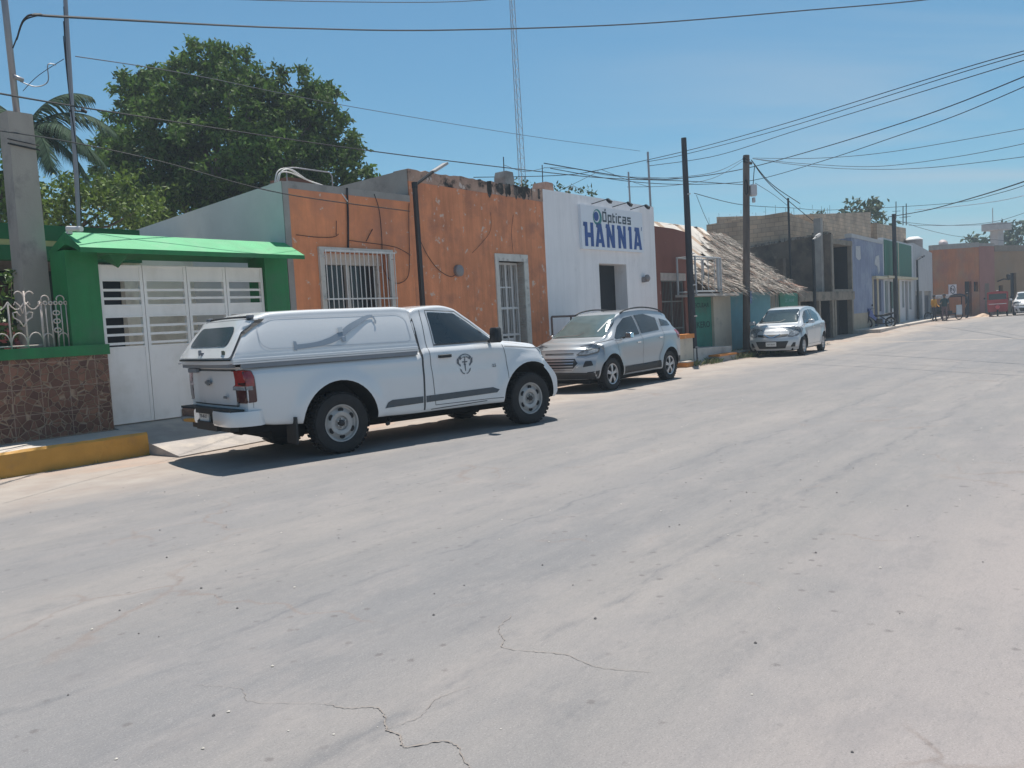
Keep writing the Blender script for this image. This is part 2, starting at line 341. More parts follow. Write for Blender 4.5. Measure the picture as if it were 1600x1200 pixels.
IRONW = mat('white_iron', (.66, .64, .62), .5, var=.06, vscale=8)
IRONB = mat('beige_iron', (.58, .50, .45), .5, var=.08, vscale=8)
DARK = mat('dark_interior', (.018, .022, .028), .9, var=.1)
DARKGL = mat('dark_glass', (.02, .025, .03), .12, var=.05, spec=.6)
BLK = mat('black_paint', (.014, .015, .017), .5, var=.2)
STEELP = mat('dull_galvanised', (.30, .30, .32), .5, metal=.5, var=.1)
WIREM = mat('cable_black', (.012, .013, .016), .7)
YELLOW = mat('yellow_kerb_paint', (.56, .295, .055), .7, var=.1, vscale=3, bump=.3, bscale=40, stain=(.40, .22, .07), sscale=2.2, sthr=(.55, .72), stain2=(.20, .13, .08), s2scale=1.6, s2thr=(.68, .8))
ORPAINT = mat('orange_cap_paint', (.62, .22, .04), .65, var=.1, vscale=4, stain=(.70, .45, .25), sscale=5, sthr=(.6, .7))
BROWNW = mat('red_brown_wall', (.21, .080, .058), .85, var=.1, vscale=1.5, stain=(.34, .22, .18), sscale=3, sthr=(.66, .74))
CREAM = mat('cream_wall', (.55, .49, .40), .85, var=.08, stain=(.36, .33, .29), sscale=2, sthr=(.58, .75))

def tile_mat():
    m = bpy.data.materials.new('flagstone_tiles'); m.use_nodes = True; t = NT(m); b = m.node_tree.nodes['Principled BSDF']; b.inputs['Roughness'].default_value = .45
    tc = t.n('ShaderNodeTexCoord'); mp = t.n('ShaderNodeMapping'); mp.inputs['Scale'].default_value = (10.5, 3, 10.5); t.l(tc.outputs['Object'], mp.inputs[0])
    v1 = t.n('ShaderNodeTexVoronoi', feature='DISTANCE_TO_EDGE'); v1.inputs['Scale'].default_value = 1; t.l(mp.outputs[0], v1.inputs[0])
    v2 = t.n('ShaderNodeTexVoronoi'); v2.inputs['Scale'].default_value = 1; t.l(mp.outputs[0], v2.inputs[0])
    r = t.n('ShaderNodeMapRange'); r.inputs[1].default_value = .02; r.inputs[2].default_value = .075; t.l(v1.outputs['Distance'], r.inputs[0])
    cr = t.n('ShaderNodeValToRGB'); e = cr.color_ramp.elements; e[0].color = (.095, .040, .028, 1); e[1].color = (.25, .115, .07, 1); x = e.new(.5); x.color = (.155, .07, .045, 1)
    sc = t.n('ShaderNodeSeparateXYZ'); t.l(v2.outputs['Color'], sc.inputs[0]); t.l(sc.outputs[0], cr.inputs[0])
    nz = t.n('ShaderNodeTexNoise'); nz.inputs['Scale'].default_value = 20; t.l(tc.outputs['Object'], nz.inputs[0])
    mv = t.n('ShaderNodeVectorMath', operation='SCALE'); mr = t.n('ShaderNodeMapRange'); mr.inputs[3].default_value = .7; mr.inputs[4].default_value = 1.3; t.l(nz.outputs[0], mr.inputs[0]); t.l(cr.outputs[0], mv.inputs[0]); t.l(mr.outputs[0], mv.inputs['Scale'])
    mx = t.n('ShaderNodeMix', data_type='RGBA'); mx.inputs['A'].default_value = (.34, .235, .16, 1); t.l(r.outputs[0], mx.inputs['Factor']); t.l(mv.outputs[0], mx.inputs['B'])
    sp = t.n('ShaderNodeSeparateXYZ'); t.l(tc.outputs['Object'], sp.inputs[0]); out = mx.outputs['Result']
    for k, per, off in ((0, .36, .0), (2, .33, .02)):
        a = t.n('ShaderNodeMath', operation='ADD'); a.inputs[1].default_value = off + 50 * per; t.l(sp.outputs[k], a.inputs[0])
        f = t.n('ShaderNodeMath', operation='PINGPONG'); f.inputs[1].default_value = per / 2; t.l(a.outputs[0], f.inputs[0])
        g = t.n('ShaderNodeMath', operation='LESS_THAN'); g.inputs[1].default_value = .004; t.l(f.outputs[0], g.inputs[0])
        m2_ = t.n('ShaderNodeMix', data_type='RGBA'); t.l(g.outputs[0], m2_.inputs['Factor']); t.l(out, m2_.inputs['A']); m2_.inputs['B'].default_value = (.36, .27, .21, 1); out = m2_.outputs['Result']
    t.l(out, b.inputs['Base Color'])
    bp = t.n('ShaderNodeBump'); bp.inputs['Strength'].default_value = .9; bp.inputs['Distance'].default_value = .015; t.l(r.outputs[0], bp.inputs['Height']); t.l(bp.outputs[0], b.inputs['Normal'])
    return m
def block_mat(name, c1, c2, mort, w=.4, hh=.2, axis=0, msz=.012):
    m = bpy.data.materials.new(name); m.use_nodes = True; t = NT(m); b = m.node_tree.nodes['Principled BSDF']; b.inputs['Roughness'].default_value = .92
    tc = t.n('ShaderNodeTexCoord'); sp = t.n('ShaderNodeSeparateXYZ'); cb = t.n('ShaderNodeCombineXYZ'); t.l(tc.outputs['Object'], sp.inputs[0])
    a = t.n('ShaderNodeMath', operation='ADD'); t.l(sp.outputs[0], a.inputs[0]); t.l(sp.outputs[1], a.inputs[1])
    t.l(a.outputs[0], cb.inputs[0]); t.l(sp.outputs[2], cb.inputs[1])
    br = t.n('ShaderNodeTexBrick'); br.inputs['Scale'].default_value = 1; br.inputs['Brick Width'].default_value = w; br.inputs['Row Height'].default_value = hh
    br.inputs['Mortar Size'].default_value = msz; br.inputs['Color1'].default_value = c1 + (1,); br.inputs['Color2'].default_value = c2 + (1,); br.inputs['Mortar'].default_value = mort + (1,)
    t.l(cb.outputs[0], br.inputs[0])
    nz = t.n('ShaderNodeTexNoise'); nz.inputs['Scale'].default_value = .9; nz.inputs['Detail'].default_value = 8; t.l(tc.outputs['Object'], nz.inputs[0])
    mr = t.n('ShaderNodeMapRange'); mr.inputs[1].default_value = .3; mr.inputs[2].default_value = .7; mr.inputs[3].default_value = .68; mr.inputs[4].default_value = 1.22; t.l(nz.outputs[0], mr.inputs[0])
    v = t.n('ShaderNodeVectorMath', operation='SCALE'); t.l(br.outputs[0], v.inputs[0]); t.l(mr.outputs[0], v.inputs['Scale']); t.l(v.outputs[0], b.inputs['Base Color'])
    return m
BLOCKS = block_mat('concrete_blocks', (.50, .37, .26), (.38, .30, .225), (.27, .22, .175))
TILES = tile_mat()

# ---- text helper
def text_verts(s, h, bold=0, spacing=1.0):
    c = bpy.data.curves.new('writing', 'FONT'); c.body = s; c.size = h; c.offset = bold; c.space_character = spacing; c.resolution_u = 3
    o = bpy.data.objects.new('writing', c); COL.objects.link(o); dg = bpy.context.evaluated_depsgraph_get()
    me = bpy.data.meshes.new_from_object(o.evaluated_get(dg)); v = [tuple(x.co) for x in me.vertices]; f = [tuple(p.vertices) for p in me.polygons]
    bpy.data.objects.remove(o); bpy.data.curves.remove(c); bpy.data.meshes.remove(me); return v, f
def wall_text(mb, s, x, z, y, h, width=None, bold=0, mi=0):
    v, f = text_verts(s, h, bold); w = max(p[0] for p in v) - min(p[0] for p in v); x0 = min(p[0] for p in v); k = (width / w) if width else 1
    mb.add([(x + (p[0] - x0) * k, y, z + p[1]) for p in v], f, mi)
def stroke(mb, pts, w, y, mi=0, th=.004):     # thick polyline in the x,z plane of a wall, mitred joints
    n = len(pts); L = []; Rr = []
    for i, p in enumerate(pts):
        a = pts[max(i - 1, 0)]; c = pts[min(i + 1, n - 1)]
        d1 = Vector((p[0] - a[0], p[1] - a[1])); d2 = Vector((c[0] - p[0], c[1] - p[1]))
        if d1.length < 1e-9: d1 = d2
        if d2.length < 1e-9: d2 = d1
        n1 = Vector((-d1.y, d1.x)).normalized(); n2 = Vector((-d2.y, d2.x)).normalized(); m = (n1 + n2)
        m = m.normalized() if m.length > 1e-6 else n1; k = w / 2 / max(.4, m.dot(n1)); L.append((p[0] + m.x * k, p[1] + m.y * k)); Rr.append((p[0] - m.x * k, p[1] - m.y * k))
    vs = [(x, y, z) for x, z in L] + [(x, y, z) for x, z in Rr] + [(x, y + th, z) for x, z in L] + [(x, y + th, z) for x, z in Rr]; fs = []
    for i in range(n - 1): fs += [(n + i, n + i + 1, i + 1, i), (i, i + 1, 2 * n + i + 1, 2 * n + i), (3 * n + i, 3 * n + i + 1, n + i + 1, n + i)]
    fs += [(0, 2 * n, 3 * n, n), (n - 1, 2 * n - 1, 4 * n - 1, 3 * n - 1)]
    mb.add(vs, fs, mi)

# ================================================================== green property
t = bld('garden_wall', 2.0, 'low wall of brown flagstone tiles under a green cap and scrolled white railing', 'wall'); T = (2.0, 11.6, 0)
MB(T).box(-4, 5.785, 11.585, 11.8, .1, 1.36).build('tile_panel', TILES, t)
m = MB(T); m.box(-4, 5.80, 11.54, 11.86, 1.36, 1.50); m.build('wall_cap', GREEN, t)
def arc(cx, cz, r, a0, a1, y, k=10, rx=None): return [(cx + (rx or r) * math.cos(R(a0 + (a1 - a0) * i / k)), y, cz + r * math.sin(R(a0 + (a1 - a0) * i / k))) for i in range(k + 1)]
def rail_section(x0, x1, y, z0, nb, parent, scroll=True):
    m = MB(T); r = .011; m.bar((x0, y, z0 + .03), (x1, y, z0 + .03), r)
    w = (x1 - x0) / nb
    for i in range(nb + 1):
        x = x0 + w * i; tall = i % 2 == 1
        m.bar((x, y, z0), (x, y, z0 + (.74 if tall else .58)), r)
        if i < nb:
            m.tube(arc(x + w / 2, z0 + .03, .17, 0, 180, y, rx=w / 2), .008, 6)
        if tall:      # pair of scrolls on top of the tall bars
            for sg in (-1, 1):
                m.tube([(x + sg * (.07 - .07 * math.cos(R(a))) , y, z0 + .62 + .115 * math.sin(R(a))) for a in range(0, 150, 15)], .008, 6)
                m.tube([(x + sg * w * q, y, z0 + .60 - .10 * math.sin(math.pi * q)) for q in (0, .2, .4, .6, .8, 1)], .008, 6)
    m.build('railing', IRONB, parent, smooth=True)
for x0, x1, nb in ((.1, 1.3, 8), (1.45, 3.3, 10), (3.4, 5.02, 8)): rail_section(x0, x1, 11.70, 1.5, nb, t)
m = MB(T)                                   # ornate narrow panel with finials next to the pillar
for i in range(6):
    x = 5.0 + .065 * i; m.bar((x, 11.68, 1.5), (x, 11.68, 2.06), .008)
    m.tube(arc(x, 2.08, .022, 0, 360, 11.68, 8), .010, 5); 
    if i in (1, 4): m.tube(arc(x, 1.62, .06, 0, 180, 11.68, 8), .009, 5); m.tube(arc(x, 2.13, .05, -20, 200, 11.68, 8), .008, 5)
    if i == 3:
        for z in (1.72, 1.84, 1.95): m.tube(arc(x, z, .03, 0, 360, 11.68, 8, rx=.045), .010, 5)
m.build('ornate_panel', IRONB, t, smooth=True)
m = MB(T)                                   # rosette in the middle of the railing
for cx in (4.78,):
    for sg in (-1, 1):
        m.tube([(cx + sg * x, 11.69, z) for x, z in ((0, 1.78), (.05, 1.86), (.11, 1.90), (.12, 1.96), (.07, 1.97), (.03, 1.92))], .009, 6)
        m.tube([(cx + sg * x, 11.69, z) for x, z in ((0, 1.95), (.03, 2.05), (.08, 2.1), (.10, 2.06))], .008, 6)
m.build('rosette', IRONB, t, smooth=True)

t = bld('gateway', 5.3, 'green driveway gateway with a sloping green canopy over white slatted gates', 'gateway'); T = (5.3, 11.6, 0)
m = MB(T); m.box(5.34, 5.775, 11.61, 12.05, .1, 2.78); m.build('pillar', GREEN, t)
m = MB(T); m.box(8.49, 8.94, 11.60, 12.05, .15, 2.86); m.build('pillar', GREEN, t)
# canopy: folded slab, front slope, back slope, plaster underside
m = MB(T); f = [(5.30, 11.08, 2.70), (8.90, 11.08, 2.70), (8.90, 11.08, 2.765), (5.30, 11.08, 2.765), (5.36, 11.60, 3.02), (8.92, 11.60, 3.02), (5.36, 12.12, 2.80), (8.92, 12.12, 2.80), (5.36, 12.12, 2.72), (8.92, 12.12, 2.72), (5.36, 11.60, 2.86), (8.92, 11.60, 2.86)]
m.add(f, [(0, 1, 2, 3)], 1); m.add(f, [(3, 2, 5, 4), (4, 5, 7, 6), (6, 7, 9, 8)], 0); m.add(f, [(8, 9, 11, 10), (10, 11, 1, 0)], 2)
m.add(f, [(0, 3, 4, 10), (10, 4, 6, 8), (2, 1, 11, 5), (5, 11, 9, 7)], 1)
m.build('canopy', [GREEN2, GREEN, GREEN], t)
m = MB(T); m.add([(5.78, 11.3, 2.70), (6.05, 11.3, 2.70), (5.78, 11.6, 2.70), (6.05, 11.6, 2.55), (5.98, 11.5, 2.58)], [(0, 1, 4), (0, 4, 2), (1, 3, 4), (2, 4, 3)]); m.build('bracket', GREENW, t)
def gate_leaf(x0, x1, lab=None):
    m = MB(T); y0, y1 = 11.66, 11.70; w = .045
    m.box(x0, x0 + w, y0 - .01, y1 + .01, .36, 2.6); m.box(x1 - w, x1, y0 - .01, y1 + .01, .36, 2.6)
    for a, b in ((.36, 1.45), (1.86, 2.02), (2.37, 2.6)): m.box(x0 + w, x1 - w, y0, y1, a, b)
    for z in (1.475, 1.60, 1.72, 2.11, 2.23): m.box(x0 + w, x1 - w, y0 + .005, y1 - .005, z, z + .035)
    for z in (.36, 1.43, 1.86, 2.02, 2.37, 2.575): m.box(x0 + w, x1 - w, y0 - .008, y1 + .008, z, z + .022)
    m.build('gate_leaf', WHITEP, t)
for a, b in ((5.79, 6.42), (6.43, 7.11), (7.12, 7.78), (7.79, 8.47)): gate_leaf(a, b)
m = MB(T); m.tube([(5.42, 11.25, 3.02), (5.36, 11.5, 3.05)], .035, 10); m.box(5.36, 5.42, 11.5, 11.56, 2.98, 3.08); m.build('security_camera', IRONW, t, smooth=35)

# yard behind the gate and railing
t = bld('green_house', -3.0, 'flat-roofed green house with a dark porch set back behind the railing', 'house', n0=14.5); T = (-3, 14.5, 0)
m = MB(T); m.box(-6, 7.9, 14.3, 14.5, 3.22, 3.47, 0); m.box(-6, 7.88, 14.31, 14.5, 3.13, 3.22, 1); m.box(-6, 7.9, 14.3, 14.5, 2.90, 3.13, 0)
m.build('fascia', [GREENW, mat('yellow_band', (.40, .38, .16), .7)], t)
MB(T).box(-6, 7.85, 14.5, 22, 3.0, 3.40).build('roof', CONC, t)
m = MB(T); m.box(-6, 10.5, 17.4, 17.6, 0, 3.2); m.build('wall', mat('porch_wall', (.16, .10, .07), .85, var=.15, stain=(.03, .07, .04), sscale=.8, sthr=(.45, .5)), t)
m = MB(T); m.box(3.2, 3.5, 14.45, 14.75, 0, 2.9); m.box(6.9, 7.2, 14.45, 14.75, 0, 2.9); m.build('column', GREENW, t)
m = MB(T); m.box(4.6, 5.6, 17.33, 17.4, .2, 2.3); m.build('door', DARK, t)
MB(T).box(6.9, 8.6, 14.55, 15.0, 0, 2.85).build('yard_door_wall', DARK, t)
t = bld('yard_wall', 8.6, 'pale plastered yard wall seen through the gate slats', 'wall', n0=14.4); T = (8.6, 14.4, 0)
MB(T).box(7.6, 12.6, 14.4, 14.6, 0, 3.05).build('wall', mat('yard_cream', (.90, .80, .65), .85, var=.06, stain=(.52, .42, .32), sscale=1.4, sthr=(.5, .7)), t)

# kerb blocks, ramp, pavement
def blk(name, pts4, z0, z1, mats, kind='structure', mis=None):
    m = MB(); a = [(p[0], p[1], z0) for p in pts4]; z1s = z1 if isinstance(z1, (list, tuple)) else [z1] * 4; b = [(p[0], p[1], z) for p, z in zip(pts4, z1s)]
    m.add(a + b, [(0, 1, 5, 4), (1, 2, 6, 5), (2, 3, 7, 6), (3, 0, 4, 7)], 0); m.add(a + b, [(4, 5, 6, 7)], 1 if isinstance(mats, list) else 0)
    o = m.build(name, mats, kind=kind); o.rotation_euler = (0, 0, SA); return o
PAVE = mat('pale_pavement', (.50, .45, .40), .9, var=.12, vscale=3, bump=.4, bscale=50, stain=(.36, .32, .29), sscale=2, sthr=(.55, .7))
RAMP = mat('ramp_concrete', (.34, .31, .29), .9, var=.14, vscale=3, bump=.4, bscale=50, stain=(.45, .40, .35), sscale=2, sthr=(.52, .66))
def rough_kerb(s0, s1, n0, n1, z1, name, lab=None):
    m = MB(); k = int((s1 - s0) / .12); rows = []
    for i in range(k + 1):
        s = s0 + (s1 - s0) * i / k; j = lambda q=.008: random.uniform(-q, q); r0 = .03
        rows.append([(s, n0 + j(), -.05), (s, n0 + j(.005), z1 * .5), (s, n0 + .004 + j(.006), z1 - r0), (s, n0 + r0 + j(.006), z1 + j(.004)), (s, n0 + .12, z1 + j(.003)), (s, n1, z1)])
    vs = [p for r in rows for p in r]; w = 6
    for i in range(k):
        for jx in range(5): m.add([vs[i * w + jx], vs[(i + 1) * w + jx], vs[(i + 1) * w + jx + 1], vs[i * w + jx + 1]], [(0, 1, 2, 3)], 1 if jx >= 3 else 0)
    m.add([rows[-1][q] for q in range(6)] + [(s1, n1, -.05)], [(0, 6, 5, 4, 3, 2, 1)], 0); m.add([rows[0][q] for q in range(6)] + [(s0, n1, -.05)], [(0, 1, 2, 3, 4, 5, 6)], 0)
    o = m.build(name, [YELLOW, PAVE], kind='structure'); o.rotation_euler = (0, 0, SA); return o
rough_kerb(-8, 5.80, 10.73, 11.64, .30, 'kerb')
blk('driveway_ramp', [(5.80, 10.0), (8.75, 10.3), (8.75, 11.8), (5.80, 11.8)], -.05, [.012, .012, .37, .37], RAMP)
blk('pavement', [(8.75, 10.95), (21.6, 10.95), (21.6, 12.4), (8.75, 12.4)], -.05, .16, [CONC_PALE, PAVE])
blk('pavement', [(24.6, 11.0), (33.5, 11.0), (33.5, 11.7), (24.6, 11.7)], -.05, .13, [CONC_PALE, PAVE])

# ================================================================== orange house
t = bld('orange_house', 8.95, 'old orange plaster house with peeling paint and mouldy parapet, left of the white shop', 'house'); T = (8.95, 11.6, 0)
def ragged(x0, x1, z, amp, step=.22): return [(x0 + (x1 - x0) * i / max(1, int((x1 - x0) / step)), z + random.uniform(-amp, amp)) for i in range(int((x1 - x0) / step) + 1)]
win = rect(9.70, 11.26, 1.15, 2.90); door = rect(14.58, 15.50, .3, 2.86)
m = MB(T); m.slab([(9.07, .1), (11.95, .1), (11.95, 3.93), (9.07, 3.93)], [win], 11.6, 11.95, 0)
m.slab([(11.95, .1), (16.40, .1)] + [(16.40, 4.28)] + list(reversed(ragged(11.95, 16.4, 4.33, .02)))[1:], [door], 11.598, 11.95, 1); m.build('wall', [ORANGE, ORANGE_B], t)
m = MB(T); m.box(8.95, 9.07, 11.595, 11.95, .1, 4.04); m.box(9.07, 11.95, 11.597, 11.95, 3.93, 4.055); m.build('parapet', CONC, t)
top = ragged(11.95, 16.4, 4.56, .025, .12)
def lowz(x): return 4.29 if x > 13.4 else 4.52 - .0 * x
m = MB(T); m.slab([(11.95, 4.33), (16.4, 4.28)] + list(reversed(top)), [], 11.59, 12.0, 0); m.build('parapet', mat('mouldy_parapet', (.42, .27, .20), .9, var=.25, vscale=5, bump=.6, bscale=25, stain=(.025, .024, .023), sscale=2.4, sthr=(.50, .60), stain2=(.60, .50, .44), s2scale=4.0, s2thr=(.6, .66)), t)
# black mould tongues under the parapet
m = MB(T)
for k in range(11):
    x = random.uniform(14.4, 16.3); w = random.uniform(.02, .10); l = random.uniform(.02, .16)
    m.add([(x - w, 11.587, 4.36), (x - w * .6, 11.587, 4.36 - l * .7), (x, 11.587, 4.36 - l), (x + w * .7, 11.587, 4.36 - l * .5), (x + w, 11.587, 4.36), (x + w * .8, 11.587, 4.58), (x - w * .9, 11.587, 4.56)], [(0, 1, 2, 3, 4, 5, 6)])
m.build('mould_stain', BLACKM, t)
# side walls and roofs
m = MB(T); y0, y1 = 11.6, 17.5; m.add([(8.94, y0, .1), (8.94, y1, .1), (8.94, y1, 3.68), (8.94, y0, 4.04), (9.12, y0, .1), (9.12, y1, .1), (9.12, y1, 3.68), (9.12, y0, 4.04)], [(0, 1, 2, 3), (3, 2, 6, 7), (1, 5, 6, 2), (4, 7, 6, 5)]); m.build('side_wall', GREYGRN, t)
m = MB(T); m.add([(11.94, 11.62, 3.5), (11.94, 13.9, 3.5), (11.94, 13.9, 4.50), (11.94, 11.62, 4.56), (12.12, 11.62, 3.5), (12.12, 13.9, 3.5), (12.12, 13.9, 4.50), (12.12, 11.62, 4.56)], [(0, 1, 2, 3), (3, 2, 6, 7), (1, 5, 6, 2)]); m.build('side_wall', CONC, t)
m = MB(T); m.box(9.12, 16.4, 11.95, 17.4, 3.4, 3.6); m.box(12.12, 16.4, 11.96, 17.4, 3.6, 4.2); m.build('roof', CONC, t)
# window: stone frame, bars, dark room behind
w_ = MB(T); w_.slab(rect(9.60, 11.36, 1.08, 2.98), [win], 11.55, 11.62); wo_ = w_.build('window', OLDWHITE, t)
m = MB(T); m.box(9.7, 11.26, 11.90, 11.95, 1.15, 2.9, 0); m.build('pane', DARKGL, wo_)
m = MB(T); m.box(9.7, 11.26, 11.80, 11.90, 2.70, 2.9); m.box(10.42, 10.50, 11.84, 11.90, 1.15, 2.7); m.box(9.7, 9.78, 11.84, 11.90, 1.15, 2.7); m.box(11.18, 11.26, 11.84, 11.90, 1.15, 2.7); m.build('window_frame', OLDWHITE, wo_)
m = MB(T); N = 16
for i in range(N): x = 9.66 + (11.30 - 9.66) * i / (N - 1); m.bar((x, 11.46, 1.12), (x, 11.46, 2.93), .0095)
for z in (1.14, 2.07, 2.91): m.box(9.64, 11.32, 11.45, 11.47, z - .012, z + .012)
for x in (9.66, 11.30):
    for z in (1.3, 2.07, 2.8): m.bar((x, 11.46, z), (x, 11.6, z), .009)
m.build('window_bars', IRONW, t)
# doorway
w_ = MB(T); w_.slab([(14.46, .3), (14.58, .3), (14.58, 2.86), (15.50, 2.86), (15.50, .3), (15.66, .3), (15.66, 3.02), (14.46, 3.02)], [], 11.57, 11.62); w_.build('door_surround', OLDWHITE, t)
m = MB(T); m.box(14.5, 14.58, 11.62, 12.3, .3, 2.86); m.box(15.50, 15.58, 11.62, 12.3, .3, 2.86); m.box(14.5, 15.58, 11.62, 12.3, 2.86, 2.94); m.build('door_reveal', OLDWHITE, t)
d = MB(T); X = [14.60, 14.83, 15.06, 15.28, 15.48]
for x in X: d.box(x - .022, x + .022, 11.78, 11.82, .3, 2.84)
for z in (.32, 1.20, 1.80, 2.80): d.box(14.6, 15.48, 11.785, 11.815, z, z + .05)
d.box(14.62, 15.26, 11.79, 11.81, .35, 1.15); d.box(14.72, 15.16, 11.775, 11.79, .5, 1.05)
for x in [14.68, 14.75, 14.91, 14.98, 15.13, 15.2]: d.bar((x, 11.80, 1.22), (x, 11.80, 2.8), .008)
for x in [15.35, 15.41]: d.bar((x, 11.80, .35), (x, 11.80, 2.8), .008)
d.box(14.62, 15.25, 11.79, 11.805, 2.28, 2.31)
do = d.build('door', IRONW, t)
m = MB(T); m.box(14.58, 15.50, 12.28, 12.3, .3, 2.86); m.build('door_glass', DARK, do)
# cables and conduits fixed to the wall, round meter, embedded junction
m = MB(T)
def wc(pts, r=.006): m.tube(cat_rom([(x, 11.575, z) for x, z in pts], 6), r, 5)
wc([(10.35, 4.05), (10.33, 3.6), (10.30, 3.2), (10.28, 2.98)], .018)
wc([(9.15, 3.16), (9.6, 3.14), (9.95, 3.16), (10.08, 3.22)]); wc([(10.02, 3.2), (10.05, 3.45)]); wc([(10.3, 3.12), (10.6, 3.10), (11.0, 3.08), (11.5, 3.03), (11.85, 2.9)])
wc([(11.0, 4.0), (11.1, 3.7), (11.12, 3.2), (11.1, 2.7), (11.25, 2.42), (11.5, 2.36), (11.75, 2.5), (11.82, 2.9), (11.86, 3.5), (11.9, 3.9)], .007)
wc([(12.1, 3.3), (12.3, 2.95), (12.6, 2.65), (12.95, 2.5), (13.15, 2.55)]); wc([(10.9, 3.35), (10.72, 3.12)], .008); wc([(14.4, 3.9), (14.35, 3.5), (14.0, 3.2), (13.7, 3.0)], .004); wc([(15.2, 3.9), (15.1, 3.5), (15.12, 3.05)], .004)
m.build('wall_cable', WIREM, t)
m = MB(T); m.lathe([(.0, 11.50), (.09, 11.50), (.12, 11.52), (.12, 11.60)], (13.22, 0, 2.62), 'y', 20); m.build('electric_meter', mat('meter_grey', (.22, .2, .2), .5), t, smooth=40)
# brick stubs with rebar, weeds, pipe bundle on the parapets
def stub(s, n, z, wid, hh, lab, mt, rod):
    q = empty('roof_stub', st(s, n, z), SA, lab, 'brick stub'); T2 = (s, n, z)
    m = MB(T2); m.slab([(s - wid, z - .1), (s + wid, z - .12), (s + wid * 1.02, z + hh * .5), (s + wid * .8, z + hh), (s - wid * .7, z + hh * 1.03), (s - wid, z + hh * .6)], [], n - wid, n + wid); m.build('masonry', mt, q)
    m = MB(T2); m.bar((s, n, z), (s + .02, n, z + hh + rod), .012); m.build('rebar', BLK, q)
stub(15.2, 11.78, 4.56, .16, .30, 'dark weathered brick stub with an iron rod on the orange house parapet', CONC, .35)
stub(17.0, 12.0, 4.5, .19, .32, 'reddish brick stub with a thin rod on the white shop parapet', mat('reddish_brick_stub', (.30, .19, .15), .9, var=.2, vscale=6), .45)
q = empty('roof_conduits', st(9.3, 11.9, 4.04), SA, 'bundle of arched conduits and cables over the left corner of the orange house', 'conduits'); T2 = (9.3, 11.9, 4.04)
m = MB(T2)
for k, (dy, hh) in enumerate(((0, .22), (.05, .18), (.1, .25))): m.tube(cat_rom([(9.0, 11.75 + dy, 4.04), (9.08, 11.75 + dy, 4.12 + hh * .5), (9.3, 11.75 + dy, 4.06 + hh), (9.6, 11.72, 4.13), (9.95, 11.70, 4.06), (10.2, 11.62, 3.98), (10.33, 11.56, 3.80)], 5), .011, 6)
m.build('cable_bundle', IRONW, q, smooth=True)
m = MB(T2); m.tube([(9.3, 11.9, 4.0), (9.3, 11.9, 4.34), (9.5, 11.9, 4.36), (10.25, 11.9, 4.36), (10.3, 11.9, 4.3), (10.3, 11.9, 3.95)], .012, 6); m.build('conduit_frame', STEELP, q, smooth=True)
m = MB(T2); m.box(9.7, 10.25, 12.4, 12.9, 3.6, 4.30); m.build('brick_box', mat('small_brick', (.16, .075, .05), .9, var=.2), q)

# ================================================================== white optician's shop
t = bld('white_shop', 16.4, 'white flat-fronted optician shop with a big sign over its open doorway', 'shop'); T = (16.4, 11.6, 0)
od = rect(18.76, 20.16, .25, 2.90)
m = MB(T); m.slab([(16.40, .1), (21.85, .1), (21.85, 4.57), (16.40, 4.585)], [od], 11.60, 11.8); m.box(21.6, 21.85, 11.8, 18, .1, 4.55); m.box(16.40, 16.6, 11.8, 18, .1, 4.55); m.build('wall', WHITEW, t)
m = MB(T); m.box(18.62, 18.76, 11.8, 12.0, .25, 3.04); m.box(20.16, 20.3, 11.8, 12.0, .25, 3.04); m.box(18.62, 20.3, 11.8, 12.0, 2.90, 3.04); m.build('door_reveal', WHITEW, t)
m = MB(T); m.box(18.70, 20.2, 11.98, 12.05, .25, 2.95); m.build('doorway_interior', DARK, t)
m = MB(T); m.box(16.6, 21.6, 11.8, 18, 4.0, 4.2); m.build('roof', CONC, t)
sg = MB(T); sg.box(17.90, 21.02, 11.52, 11.60, 3.24, 4.33); sgo = sg.build('shop_sign', mat('sign_face', (.74, .77, .82), .35, var=.02), t)
m = MB(T); ys = 11.512; hx, hz, hh, bw = 18.02, 3.31, .60, .135
def poly(m, pts, y=None, mi=0): m.slab(pts, [], (y or ys), (y or ys) + .006, mi)
def H_(x): stroke(m, [(x + bw / 2, hz), (x + bw / 2, hz + hh)], bw, ys); stroke(m, [(x + .34, hz), (x + .34, hz + hh)], bw, ys); stroke(m, [(x + bw, hz + hh * .47), (x + .28, hz + hh * .47)], .12, ys - .001)
def A_(x): m.slab([(x, hz), (x + .13, hz), (x + .155, hz + .1), (x + .29, hz + .1), (x + .315, hz), (x + .445, hz), (x + .31, hz + hh), (x + .08, hz + hh), (x + .06, hz + hh * .83), (x + .12, hz + hh * .8)], [[(x + .18, hz + .2), (x + .265, hz + .2), (x + .222, hz + .42)]], ys, ys + .006)
def N_(x): m.slab([(x, hz), (x + .125, hz), (x + .125, hz + .32), (x + .26, hz), (x + .40, hz), (x + .40, hz + hh), (x + .275, hz + hh), (x + .275, hz + .27), (x + .14, hz + hh), (x - .02, hz + hh), (x - .04, hz + hh * .84), (x, hz + hh * .82)], [], ys, ys + .006)
def I_(x): m.slab([(x, hz), (x + .135, hz), (x + .135, hz + hh), (x - .025, hz + hh), (x - .045, hz + hh * .84), (x, hz + hh * .82)], [], ys, ys + .006)
H_(18.03); A_(18.52); N_(19.08); N_(19.66); I_(20.24); A_(20.48)
m.slab([(17.97, hz + hh * .84), (18.04, hz + hh * .82), (18.04, hz + hh), (17.99, hz + hh)], [], ys, ys + .006)
stroke(m, [(20.93, 3.83), (20.93, 3.90), (20.96, 3.93)], .02, ys)
m.build('sign_name', mat('sign_blue', (.018, .075, .28), .5), sgo)
m = MB(T); lw = .045; bz = 3.985          # squared lettering: Opticas with an accent
def S(*p): stroke(m, p, lw, ys)
